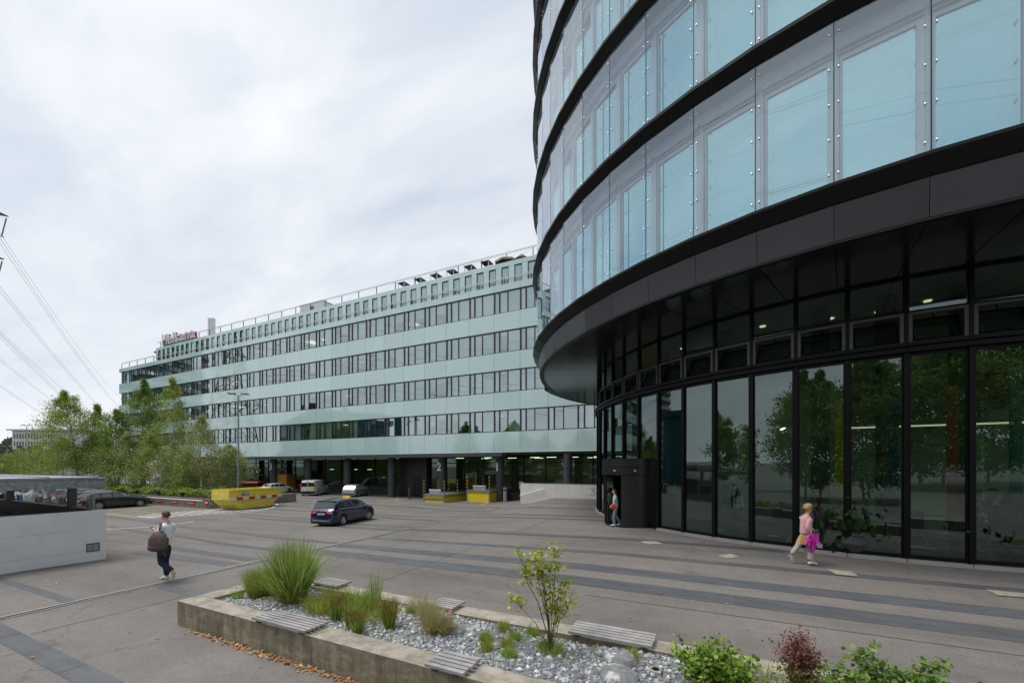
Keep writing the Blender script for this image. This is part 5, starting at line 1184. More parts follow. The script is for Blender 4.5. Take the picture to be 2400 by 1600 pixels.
tag(leaves('yellow_flowers', np.stack([fx, fy, PT + rs.uniform(0.0, 0.2, n)], 1), None, 0.016, 'flower_yellow', seed=12), kind='stuff')
# fallen leaves on the asphalt
n = 520; u = rs.uniform(0, 1, n) ** 0.8; fx = -8.4 + u * 6.2; fy = 4.02 - np.abs(rs.normal(0, 0.045, n)) - 0.01
fx = np.concatenate([fx, rs.uniform(-16, 2, 150)]); fy = np.concatenate([fy, rs.uniform(1.5, 9.5, 150)])
fx = np.concatenate([fx, rs.uniform(-44, -36.5, 260)]); fy = np.concatenate([fy, 18.6 - np.abs(rs.normal(0, 0.3, 260))])
ok = ~((fx > PX0) & (fy > PY0) & (fy < PY1)); fx, fy = fx[ok], fy[ok]
tag(leaves('fallen_leaves', np.stack([fx, fy, np.array([gz(a, b) for a, b in zip(fx, fy)]) + rs.uniform(0.006, 0.03, len(fx))], 1), np.array([[0, 0, 2.2]] * len(fx)), 0.042, 'fallen_leaf', seed=33), kind='stuff')
P3 = [(x, y, gz(x, y) + 0.002) for x, y in zip(rs.uniform(-16, 4, 160), rs.uniform(2, 12, 160)) if not (x > PX0 and PY0 < y < PY1)]
stones('grit', P3, rs.uniform(0.004, 0.010, len(P3)), 19)
# ================================================================ RAISED BED, KERB WALL, TREES
kw = thing('kerb_wall', 'low weathered concrete wall with a white rail in front of the green hedge', 'wall', (-36.3, 18.9, 0))
for i in range(14): obj('wall_block', MB().box(-(i + 1) * 3.6 + 0.01, 0, -0.05, -i * 3.6 - 0.01, 0.25, 0.80), 'concrete_kerb', kw)
obj('side_wall', MB().box(-0.24, 0.26, -0.05, 0.0, 7.6, 0.80), 'concrete_kerb', kw)
obj('white_rail', MB().tube([(-0.9, -0.09, 0.62), (-11.0, -0.09, 0.62)], 0.035, 8), 'white_paint', kw)
for i in range(6): obj('rail_bracket', MB().box(-1.2 - i * 1.9, -0.09, 0.60, -1.15 - i * 1.9, 0, 0.64), 'steel', kw)
for i, x in enumerate((-2.6, -5.3, -7.9, -10.6)):
    s = thing('parking_sign', 'small dark red reserved parking plate on the kerb wall, ' + ('first', 'second', 'third', 'fourth')[i] + ' from the yellow skip', 'sign', (-36.3 + x, 18.9 - 0.003, 0.36), group='red plates on the kerb wall')
    obj('plate', MB().box(-0.42, -0.03, -0.13, 0.42, 0, 0.13), 'red_paint', s); obj('print', MB().box(-0.36, -0.034, 0.0, -0.1, -0.0305, 0.06).box(-0.02, -0.034, -0.02, 0.34, -0.0305, 0.02), 'white_paint', s)
s = thing('no_entry_sign', 'round red no entry sign with a white bar on the kerb wall corner', 'sign', (-36.75, 18.85, 0.50)); obj('disc', MB().cyl((0, 0, 0), 0.27, 0.03, 24, axis='y'), 'red_paint', s); obj('bar', MB().box(-0.2, -0.006, -0.045, 0.2, -0.001, 0.045), 'white_paint', s)
tag(obj('bed_soil', MB().box(-90, 19.15, 0.3, -36.55, 26.4, 0.76), 'soil'), kind='structure')
for i, x in enumerate((-40.6, -44.6, -48.4, -52.2, -56.5)):
    s = thing('garden_light', 'small black box light on the hedge edge, ' + ('first', 'second', 'third', 'fourth', 'fifth')[i] + ' from the yellow skip', 'lamp', (x, 19.0, 0.80), group='box lights along the hedge'); obj('post', MB().box(-0.03, -0.03, 0.001, 0.03, 0.03, 0.16), 'steel_dark', s); obj('lamp_head', MB().box(-0.13, -0.12, 0.16, 0.13, 0.12, 0.38), 'black_metal', s)
rh = np.random.RandomState(21); n = 46000
hx = rh.uniform(-84, -36.7, n); hy = 19.1 + 6.8 * rh.uniform(0, 1, n) ** 1.7
hh_ = 0.42 + 0.16 * np.sin(hx * 1.9 + 2 * np.sin(hy * 1.3)) + 0.12 * np.sin(hy * 3.1 + hx) + 0.05 * np.sin(hx * 6.3)
hz_ = 0.78 + np.maximum(0.1, hh_) * rh.uniform(0.35, 1.0, n) ** 0.6
tag(leaves('ground_hedge', np.stack([hx, hy, hz_], 1), np.array([[0, -0.4, 1.0]] * n), 0.105, 'hedge_leaf', seed=5), 'low bright green ground hedge filling the raised bed under the birches', 'hedge', kind='stuff')
def tree(name, label, px_, F, topy=None, r_=2.0, seed=1, leafm='birch_leaf', nl=9000, zb=0.76, z_top=None, lean=0.0, sparse=1.0, trunk=True, lsz=0.085, low=0.22, group='birch trees in the raised bed', pos=None, cat='tree', bark='birch_bark', tr=0.11, limbs=34):
    r = random.Random(seed); nr = np.random.RandomState(seed)
    if pos is None: x, y = cam2w((px_ - 1200) / 960 * F, F); H = CAM_Z + (1093 - topy) / 960 * F - zb
    else: x, y = pos; H = z_top - zb
    t = thing(name, label, cat, (x, y, zb), group=group)
    lx, ly = cam2w(1, 0); lx, ly = lx * lean, ly * lean
    tp = [Vector((lx * (u ** 1.0) * H * 0.35 + 0.05 * H * 0.3 * math.sin(u * 5 + seed), ly * u * H * 0.35 + 0.03 * H * 0.3 * math.cos(u * 4 + seed), u * H * 0.97)) for u in [i / 11 for i in range(12)]]
    tk = MB().tube(tp, [tr * (1 - 0.93 * (i / 11)) + 0.008 for i in range(12)], 8)
    def at(u):
        q = u * 11; i = min(10, int(q)); return tp[i].lerp(tp[i + 1], q - i)
    br = MB(); C_ = []
    def prof(u):    # crown radius along the height
        v = (u - low) / (1 - low); return r_ * (math.sin(PI * min(1, max(0, v)) ** 0.70) ** 0.62) * (1 - 0.12 * v) + 0.10
    for i in range(limbs):
        u = low * 0.75 + (1 - low * 0.75) * (i + r.random()) / limbs; u = min(u, 0.985); p0 = at(u); a = i * 2.399 + r.uniform(-.4, .4); R_ = prof(min(1, u + 0.08)) * r.uniform(0.6, 1.12)
        rise = R_ * r.uniform(0.35, 1.0) * (0.7 if u < 0.8 else 0.9); pts = []
        for k in range(6):
            v = k / 5; pts.append(p0 + Vector((math.cos(a) * R_ * v, math.sin(a) * R_ * v, rise * v - 0.45 * R_ * max(0, v - 0.55) ** 1.4)))
        br.tube(pts, [tr * 0.28 * (1 - u * 0.5) * (1 - 0.9 * k / 5) + 0.004 for k in range(6)], 4, caps=False)
        for k in range(3):
            v = r.uniform(0.35, 1.0); q = v * 5; j = min(4, int(q)); c = pts[j].lerp(pts[j + 1], q - j); C_.append((c, R_ * 0.18 + 0.18))
            a2 = a + r.uniform(-1.1, 1.1); L2 = R_ * r.uniform(0.25, 0.5); e = c + Vector((math.cos(a2) * L2, math.sin(a2) * L2, r.uniform(-0.25, 0.4) * L2)); br.tube([c, c.lerp(e, .5) + Vector((0, 0, 0.05)), e], [0.012, 0.009, 0.004], 3, caps=False)
            C_.append((e, R_ * 0.16 + 0.14))
    obj('trunk', tk, bark, t, smooth=True); 
    lb2 = obj('limbs', br, 'twig', t, kind='stuff')
    nl = int(nl * sparse * 1.75); ci = nr.randint(0, len(C_), nl); cc = np.array([tuple(c[0]) for c in C_]); cs = np.array([c[1] for c in C_])
    off = nr.normal(size=(nl, 3)) * cs[ci][:, None] * 0.72; hang = nr.uniform(0, 1, nl) ** 2 * 0.55 * min(1.0, r_ / 2); P = cc[ci] + off; P[:, 2] -= hang
    o = leaves('crown', P, None, lsz, leafm, t, seed=seed, kind='stuff', droop=0.4)
    return t
tree('birch_tree', 'tallest full birch in front of the left end of the green building', 334, 46, 880, 2.35, 3, 'birch_leaf_dark', 15000, low=0.16)
tree('birch_tree', 'tall feathery open birch just right of the fullest one', 404, 44, 876, 1.75, 4, 'birch_leaf', 8500, sparse=0.9, low=0.2)
tree('birch_tree', 'broad leaning birch with a pale trunk above the parked cars', 182, 45, 908, 3.1, 5, 'birch_leaf', 14500, lean=-0.36, low=0.24, tr=0.15, limbs=44)
tree('birch_tree', 'slim small topped birch between the leaning one and the tallest one', 232, 47, 940, 1.3, 6, 'birch_leaf_dark', 5200, low=0.3)
tree('birch_tree', 'ragged medium birch at the left foot of the green building', 276, 45, 952, 1.9, 7, 'birch_leaf_dark', 7200, low=0.25)
tree('birch_tree', 'light open birch with two thin pale trunks left of the street lamp', 472, 40, 966, 1.5, 8, 'birch_leaf_pale', 4600, low=0.35, tr=0.07)
tree('birch_tree', 'low rounded pale leaved tree right beside the street lamp post', 536, 40.5, 1040, 2.1, 9, 'birch_leaf_pale', 7600, low=0.18, tr=0.07)
for i, (px_, F, ty, rr_, lm, lab) in enumerate(((25, 55, 1062, 3.2, 'birch_leaf', 'low bushy tree at the left edge under the far lamp'), (92, 50, 1040, 3.0, 'birch_leaf', 'bushy birch below the far white building'), (148, 48, 1020, 2.8, 'birch_leaf', 'dense young birch behind the leaning trunk'), (222, 46, 1010, 2.4, 'birch_leaf', 'dense young birch left of the tallest one'),
                                      (296, 44, 1008, 2.2, 'birch_leaf_pale', 'bushy young birch at the foot of the tallest one'), (352, 43, 1012, 2.0, 'birch_leaf', 'yellowish young birch right of the tallest one'), (408, 42, 1030, 1.7, 'birch_leaf_pale', 'thin multi stemmed young birch behind the hedge'), (440, 41, 1050, 1.6, 'birch_leaf', 'small young birch left of the double trunked one'), (256, 44.5, 1035, 2.0, 'birch_leaf', 'small round birch behind the black estate car'))):
    tree('young_birch', lab, px_, F, ty, rr_ * 0.9, 30 + i, lm, 4200, low=0.12, tr=0.06, limbs=26, group='young birches filling the raised bed')
for k in range(7):
    F = 130 + 9 * k; px_ = -60 + 26 * k; x, y = cam2w((px_ - 1200) / 960 * F, F)
    tree('far_tree', 'distant grey green tree on the skyline, number ' + ('one', 'two', 'three', 'four', 'five', 'six', 'seven')[k] + ' from the left edge', px_, F, 1058 - (k % 3) * 6, 7, 60 + k, 'far_leaf', 2600, zb=0, lsz=0.55, group='trees on the far left skyline', bark='twig', tr=0.3)['label'] = 'distant grey green tree behind the birches, ' + ('first', 'second', 'third', 'fourth', 'fifth', 'sixth', 'seventh')[k] + ' from the left edge'
hillp = []
for i in range(90):
    px_ = -120 + i * 3.0; F = 420; R = (px_ - 1200) / 960 * F; hillp.append(cam2w(R, F))
nh = 9000; rr_ = np.random.RandomState(3); u = rr_.uniform(0, 1, nh); px_ = -160 + 480 * u; F = 380 + rr_.uniform(0, 60, nh); R = (px_ - 1200) / 960 * F
X = -math.sin(YAW) * F + math.cos(YAW) * R; Y = math.cos(YAW) * F + math.sin(YAW) * R; top = 31 + 4 * np.sin(u * 19) + 3 * np.sin(u * 47 + 1) - 16 * u; Z = top * rr_.uniform(0, 1, nh) ** 0.6
tag(leaves('far_woods', np.stack([X, Y, Z], 1), None, 3.4, 'far_leaf', seed=4), 'hazy wooded rise on the horizon at the left edge', 'woods', kind='stuff')
# trees behind the viewer, seen mirrored in the glass
BT = [(-38, 0, 11, 3.2), (-31, -5, 12, 3.6), (-25, -11, 14, 4.2), (-19, -15, 15, 4.2), (-13, -17, 14, 4.0), (-8, -20, 15, 4.4), (-3, -22, 14.5, 4.2), (3, -23, 14, 4.2), (9, -24, 13, 4.0), (15, -24, 14, 4), (-22, -20, 16, 4.6), (-11, -26, 17, 4.8), (0, -29, 17, 5), (10, -31, 17, 5), (-48, 4, 12.5, 3.4), (-56, 10, 14, 3.4), (-64, 4, 13, 3.6), (-52, -5, 13, 3.6)]
ORD = ('first', 'second', 'third', 'fourth', 'fifth', 'sixth', 'seventh', 'eighth', 'ninth', 'tenth', 'eleventh', 'twelfth', 'thirteenth', 'fourteenth', 'fifteenth', 'sixteenth', 'seventeenth', 'eighteenth')
for i, (R, F, h_, w_) in enumerate(BT):
    tree('street_tree', 'leafy tree mirrored in the lobby glass, ' + ORD[i] + ' of the row behind the viewpoint', 0, 0, 0, w_, 80 + i, 'birch_leaf_dark' if i % 2 else 'birch_leaf', 9500, zb=0.5, z_top=h_, pos=cam2w(R, F), lsz=0.20, group='trees mirrored in the lobby glass', low=0.15, limbs=40)
# ================================================================ FAR BUILDINGS, PYLON, WIRES
x, y = cam2w((40 - 1200) / 960 * 250, 250)
fb_ = thing('far_building', 'distant white two banded office building with dark windows on the left skyline', 'building', (x, y, 0), YAW)
obj('walls', MB().box(-3, 0, 0, 40, 16, 25.3), 'far_white', fb_); obj('roof', MB().box(-5, -1.5, 25.4, 42, 17, 26.2), 'far_stone', fb_)
for z in (22.2, 17.6, 13.0):
    for i in range(17): obj('window', MB().box(-2.0 + i * 1.75, -0.08, z - 1.7, -1.1 + i * 1.75, 0.0, z + 1.1), 'far_window', fb_)
x, y = -163.0, 6.0
at_ = thing('apartment_tower', 'tall curved white banded apartment tower mirrored in the glass facades', 'apartment tower', (x, y, 0))
for i in range(20):
    o = obj('balcony_band', MB().cyl((0, 0, 4 + i * 3.3), 17, 1.3, 40), 'far_stone', at_); obj('window_band', MB().cyl((0, 0, 4 + i * 3.3 + 1.302), 16.2, 1.996, 40), 'petrol_roof', at_)
obj('tower_base', MB().cyl((0, 0, 0), 15.5, 3.99, 40), 'column_dark', at_); obj('roof_house', MB().box(-6, -4, 70.1, 6, 4, 74), 'column_dark', at_)
x, y = -98.0, -14.0
sh_ = thing('dark_hall', 'low dark hall with petrol green glazing mirrored in the long facade', 'building', (x, y, 0), YAW)
obj('walls', MB().box(-26, -10, 0, 22, 10, 15.2), 'petrol_roof', sh_); obj('roof', MB().box(-27, -11, 15.3, 23, 11, 16.6), 'column_dark', sh_)
LD = Vector((*cam2w(-0.618, 0.787), 0)); AD = Vector((*cam2w(0.787, 0.618), 0))
pcx, pcy = cam2w(-78.5, 56.3); PC = Vector((pcx, pcy, 0))
pyl = thing('pylon', 'tall grey lattice power pylon whose arm tips with insulators reach in at the left edge', 'pylon', (pcx, pcy, 0))
lat = MB(); Hh = 48
def wd(z): return 3.6 * (1 - z / 30) + 1.0 if z < 26 else 0.75 + 0.75 * (1 - (z - 26) / 22)
zs = [0, 5, 9.5, 13.5, 17, 20, 23, 26, 29, 32, 35, 38, 41, 44, 46.5, 48]
cr4 = lambda z: [LD * (sx * wd(z)) + AD * (sy * wd(z)) + Vector((0, 0, z)) for sx, sy in ((-1, -1), (1, -1), (1, 1), (-1, 1))]
for a, b in zip(zs[:-1], zs[1:]):
    A, B = cr4(a), cr4(b)
    for i in range(4):
        j = (i + 1) % 4; lat.bar(A[i], B[i], 0.16); lat.bar(A[i], B[j], 0.08); lat.bar(A[j], B[i], 0.08); lat.bar(B[i], B[j], 0.08)
obj('lattice_mast', lat, 'pylon_steel', pyl, kind='stuff')
TIPS = []
for z, L in ((40.0, 6.0), (33.6, 5.6), (27.5, 5.0)):
    for sgn in (1, -1):
        tip = AD * (sgn * L) + Vector((0, 0, z)); am = MB()
        for k in (-1, 1):
            am.bar(LD * 0.8 * k + AD * sgn * 0.8 + Vector((0, 0, z + 1.6)), tip, 0.10); am.bar(LD * 0.8 * k + AD * sgn * 0.8 + Vector((0, 0, z - 0.1)), tip, 0.10)
            for q in range(5):
                u = q / 5; v = (q + 0.5) / 5; am.bar(LD * 0.8 * k * (1 - u) + AD * sgn * (0.8 + (L - .8) * u) + Vector((0, 0, z - 0.1 + 0.1 * u)), LD * 0.8 * k * (1 - v) + AD * sgn * (0.8 + (L - .8) * v) + Vector((0, 0, z + 1.6 * (1 - v))), 0.06)
        o = obj('cross_arm', am, 'pylon_steel', pyl)
        for d in (-0.15, 0.95):
            base = tip - AD * sgn * (0.35 + d); im = MB()
            nseg = 22
            for q in range(nseg):
                z0_ = -0.3 - q * 0.125; im.cyl(tuple(base + Vector((0.0, 0, z0_)) - AD * sgn * 0.02 * q), 0.09 if q % 2 else 0.05, -0.122, 8)
            obj('insulator', im, 'insulator', o)
        obj('yoke', MB().bar(tip - AD * sgn * 0.4 + Vector((0, 0, -3.15)), tip - AD * sgn * 1.9 + Vector((0, 0, -3.15)), 0.08), 'steel_dark', o)
        TIPS.append((PC + tip - AD * sgn * 1.1 + Vector((0, 0, -3.2)), 1))
TIPS.append((PC + Vector((0, 0, 48)), 0))
wi = 0
for p, dbl in TIPS:
    for direction, nm in ((1, 'towards the far side of the long building'), (-1, 'passing overhead behind the viewpoint')):
        w = MB(); span = 330
        for o_ in ((-0.2, 0.2) if dbl else (0,)):
            pts = []
            for k in range(31):
                u = k / 30; q = p + LD * direction * span * u + AD * o_; q.z = p.z - 4 * 9.5 * u * (1 - u) + (-3.0 * u if direction == 1 else 0); pts.append(q)
            w.tube(pts, 0.021, 4)
        side = ('upper right arm', 'upper left arm', 'middle right arm', 'middle left arm', 'lower right arm', 'lower left arm', 'mast top')[wi // 2]; wi += 1
        tag(obj('power_cable', w, 'wire'), 'power cable from the pylon ' + side + ' ' + nm, 'power cable', 'power cables on the pylon')
# ================================================================ STREET LAMPS
def lamp(px_, F, topy, label, tall=True):
    x, y = cam2w((px_ - 1200) / 960 * F, F); H = CAM_Z + (1093 - topy) / 960 * F
    t = thing('street_lamp', label, 'street lamp', (x, y, 0), YAW, group='street lamps')
    obj('pole', MB().tube([(0, 0, 0), (0, 0, 1.2), (0, 0, 1.25), (0, 0, H - 0.25)], [0.105, 0.105, 0.085, 0.06], 12), 'galvanised', t); obj('bracket', MB().tube([(-0.35, 0, H - 0.12), (0, 0, H - 0.28), (0.35, 0, H - 0.15)], 0.03, 6), 'steel_dark', t)
    for s_ in (-1, 1):
        hd_ = MB(); hd_.ell((s_ * 0.62, 0, H - 0.05), 0.42, 0.20, 0.11, 16, 8, zmin=-0.35); hd_.v = [(a, b, c + (a * s_ - 0.4) * 0.12 * (-1 if s_ > 0 else 0.5)) for a, b, c in hd_.v]
        o = obj('lamp_head', hd_, 'steel_dark', t, smooth=True); obj('lens', MB().ell((s_ * 0.66, 0, H - 0.10 - (0.02 if s_ > 0 else -0.02)), 0.26, 0.15, 0.05, 12, 6), 'sill_metal', o)
lamp(558.5, 38, 921, 'tall double headed grey street lamp behind the yellow skip')
lamp(62, 92, 995, 'far double headed street lamp above the birches near the left edge')
lamp(17, 80, 1045, 'thin dark street lamp at the left edge behind the bushes')
# ================================================================ SKIP
def skip():
    x, y = cam2w(-21.9, 34.0)
    t = thing('skip', 'rusty yellow builders skip with a red and white warning band', 'skip', (x, y, 0), math.radians(99), scale=1.06)
    # local x along the length, y across; side elevation polygon
    S_ = [(-1.45, 0.05), (1.25, 0.05), (2.35, 0.95), (1.75, 1.50), (-2.25, 1.50), (-2.25, 0.80)]
    W = 0.85; th_ = 0.05
    sh = MB()
    for s_ in (-1, 1):
        sh.prism(S_, 1, s_ * W, s_ * (W - th_))
    obj('side_plates', sh, 'skip_yellow', t)
    en = MB()
    def slope(a, b):
        en.prism([a, b, (b[0], b[1] + 0.05), (a[0], a[1] + 0.05)], 1, -W + th_ + .001, W - th_ - .001)
    en.prism([(-1.45, 0.05), (1.25, 0.05), (1.25, 0.11), (-1.45, 0.11)], 1, -W + th_ + .001, W - th_ - .001)
    en.prism([(1.25, 0.05), (2.35, 0.95), (2.28, 0.97), (1.20, 0.112)], 1, -W + th_ + .001, W - th_ - .001)
    en.prism([(2.35, 0.952), (1.75, 1.50), (1.70, 1.47), (2.27, 0.972)], 1, -W + th_ + .001, W - th_ - .001)
    en.prism([(-1.45, 0.05), (-2.25, 0.80), (-2.19, 0.81), (-1.41, 0.112)], 1, -W + th_ + .001, W - th_ - .001)
    en.prism([(-2.25, 0.802), (-2.25, 1.50), (-2.20, 1.50), (-2.20, 0.812)], 1, -W + th_ + .001, W - th_ - .001)
    obj('end_plates', en, 'skip_yellow', t)
    rib = MB()
    for s_ in (-1, 1):
        y0 = s_ * (W + 0.002); y1 = s_ * (W + 0.07)
        rib.prism([(-2.27, 1.42), (1.80, 1.42), (1.70, 1.52), (-2.27, 1.52)], 1, y0, y1)
        for x_ in (-1.55, -0.35, 0.75): rib.box(x_ - 0.05, min(y0, y1), 0.93, x_ + 0.05, max(y0, y1) - 0.004 if s_ > 0 else max(y0, y1), 1.419)
        rib.prism([(1.45, 0.93), (1.53, 0.93), (1.73, 1.40), (1.65, 1.40)], 1, y0, y1 - s_ * 0.01); rib.prism([(1.65, 1.43), (1.80, 1.43), (2.40, 0.97), (2.30, 0.94)], 1, y0, y1 - s_ * 0.02)
        for x_ in (-0.9, 0.1, 0.9): rib.prism([(x_ - 0.03, 0.1), (x_ + 0.03, 0.1), (x_ + 0.03, 0.70), (x_ - 0.03, 0.70)], 1, y0, y0 + s_ * 0.03)
    for y_ in (-0.5, 0.5): rib.box(-1.5, y_ - 0.06, 0.0, 1.2, y_ + 0.06, 0.048)
    obj('ribs_and_rim', rib, 'skip_yellow', t)
    for s_ in (-1, 1):
        n_ = 9; L0, L1 = -2.2, 2.32
        for i in range(n_):
            a, b = L0 + (L1 - L0) * i / n_, L0 + (L1 - L0) * (i + 1) / n_
            obj('warning_panel', MB().box(a, s_ * W + (0.003 if s_ > 0 else -0.075), 0.74, b - 0.003, s_ * W + (0.075 if s_ > 0 else -0.003), 0.92), 'skip_white' if i % 2 == 0 else 'skip_red', t)
        text('lettering', 'MUZ', 0.30, 'blue_sign', t, (-0.95 if s_ < 0 else 0.9, s_ * (W + 0.006), 1.02), (PI / 2, 0, 0 if s_ < 0 else PI), 0.002, 0.01)
    return t
skip()
# ================================================================ YARD OBJECTS UNDER THE LONG BUILDING
yb = thing('yellow_container', 'ochre yellow metal tool container standing in the dark ground floor recess', 'container', (-52.6, 36.6, 0), math.radians(18)); obj('body', MB().box(-1.0, -0.9, 0.35, 1.0, 0.9, 2.3), 'orange_box', yb); obj('base_tray', MB().box(-1.05, -0.95, 0, 1.4, 0.95, 0.345), 'yellow_paint', yb); obj('lid', MB().box(-1.15, -1.0, 2.302, 1.3, 1.0, 2.36), 'galvanised', yb)
rt_ = thing('red_hose_pile', 'heap of red hose lying on top of the yellow container', 'hose', (-52.9, 36.5, 2.37)); hm = MB()
for k in range(4): hm.tube([((0.35 - 0.03 * k) * math.cos(a), 0.32 * math.sin(a), 0.07 + k * 0.10) for a in [2 * PI * i / 14 for i in range(15)]], 0.055, 6, caps=False)
obj('coil', hm, 'red_paint', rt_)
rb2 = thing('waste_trolley', 'long dark waste trolley with a red lid behind the white hatchback', 'bin', (-57.0, 34.5, 0), math.radians(10)); obj('tub', MB().prism([(-0.5, 0.3), (0.5, 0.3), (0.6, 1.2), (-0.6, 1.2)], 0, -2.2, 2.2), 'black_metal', rb2); obj('lid', MB().prism([(-0.64, 1.202), (0.64, 1.202), (0.5, 1.42), (-0.5, 1.42)], 0, -2.25, 2.25), 'red_paint', rb2)
for sx in (-1.9, 1.9):
    for sy in (-0.35, 0.35): obj('castor', MB().cyl((sx, sy - 0.03, 0.14), 0.14, 0.06, 12, axis='y'), 'tyre', rb2)
x, y = cam2w((448 - 1200) / 960 * 50, 50)
bl_ = thing('scissor_lift', 'folded red platform lift standing behind the hedge', 'lift', (x, y, 0), 0.3); sm_ = MB()
for k in (-1, 1): sm_.bar((-1.1, k * 0.4, 0.9), (1.1, k * 0.4, 2.4), 0.10); sm_.bar((1.1, k * 0.4, 0.9), (-0.9, k * 0.4, 2.6), 0.10)
obj('scissor_arms', sm_, 'red_paint', bl_); obj('chassis', MB().box(-1.2, -0.5, 0.3, 1.2, 0.5, 0.85), 'red_paint', bl_); obj('platform', MB().box(-1.2, -0.5, 2.62, 1.3, 0.5, 2.72), 'red_paint', bl_)
for sx in (-0.85, 0.85):
    for sy in (-0.56, 0.46): obj('wheel', MB().cyl((sx, sy, 0.3), 0.3, 0.1, 14, axis='y'), 'tyre', bl_)
x, y = cam2w((5 - 1200) / 960 * 70, 70)
ys = thing('black_sign', 'black board with a yellow emblem at the left edge behind the bushes', 'sign', (x, y, 0), YAW); obj('board', MB().box(-1.3, 0, 2.6, 0.9, 0.12, 4.6), 'black_paint', ys); obj('post', MB().box(-0.3, 0.02, 0, -0.15, 0.10, 2.59), 'steel_dark', ys); obj('emblem', MB().cyl((-0.2, -0.004, 3.5), 0.5, -0.02, 20, axis='y'), 'yellow_paint', ys)
# ================================================================ VEHICLES
def lathe_y(prof, n=24, mb=None, mi=0):
    mb = mb or MB(); vs = []; m = len(prof)
    for i in range(n):
        a = 2 * PI * i / n
        for r_, y_ in prof: vs.append((r_ * math.cos(a), y_, r_ * math.sin(a)))
    fs = [(i * m + j, ((i + 1) % n) * m + j, ((i + 1) % n) * m + j + 1, i * m + j + 1) for i in range(n) for j in range(m - 1)]
    return mb.raw(vs, fs, mi)
WM = {}
def wheel_meshes(r_, spokes=7):
    key = (r_, spokes)
    if key in WM: return WM[key]
    ty = lathe_y([(r_ * 0.68, -0.09), (r_ * 0.92, -0.105), (r_ * 0.99, -0.08), (r_, 0), (r_ * 0.99, 0.08), (r_ * 0.92, 0.105), (r_ * 0.68, 0.09)]).mesh('tyre', 'tyre', True)
    rm = lathe_y([(r_ * 0.70, 0.094), (r_ * 0.66, 0.098), (r_ * 0.62, 0.07), (r_ * 0.62, -0.09), (r_ * 0.70, -0.09)])
    for i in range(spokes):
        a = 2 * PI * i / spokes; rm.bar((0.05 * math.cos(a), 0.075, 0.05 * math.sin(a)), (r_ * 0.64 * math.cos(a + 0.10), 0.065, r_ * 0.64 * math.sin(a + 0.10)), 0.05, 0.03); rm.bar((0.05 * math.cos(a), 0.074, 0.05 * math.sin(a)), (r_ * 0.64 * math.cos(a - 0.18), 0.064, r_ * 0.64 * math.sin(a - 0.18)), 0.035, 0.03)
    rm.cyl((0, 0.05, 0), 0.07, 0.04, 12, axis='y'); rm = rm.mesh('rim', 'rim_alloy')
    dk_ = MB().cyl((0, -0.02, 0), r_ * 0.62, 0.05, 20, axis='y').mesh('brake_disc', 'plastic_dark'); WM[key] = (ty, rm, dk_); return WM[key]
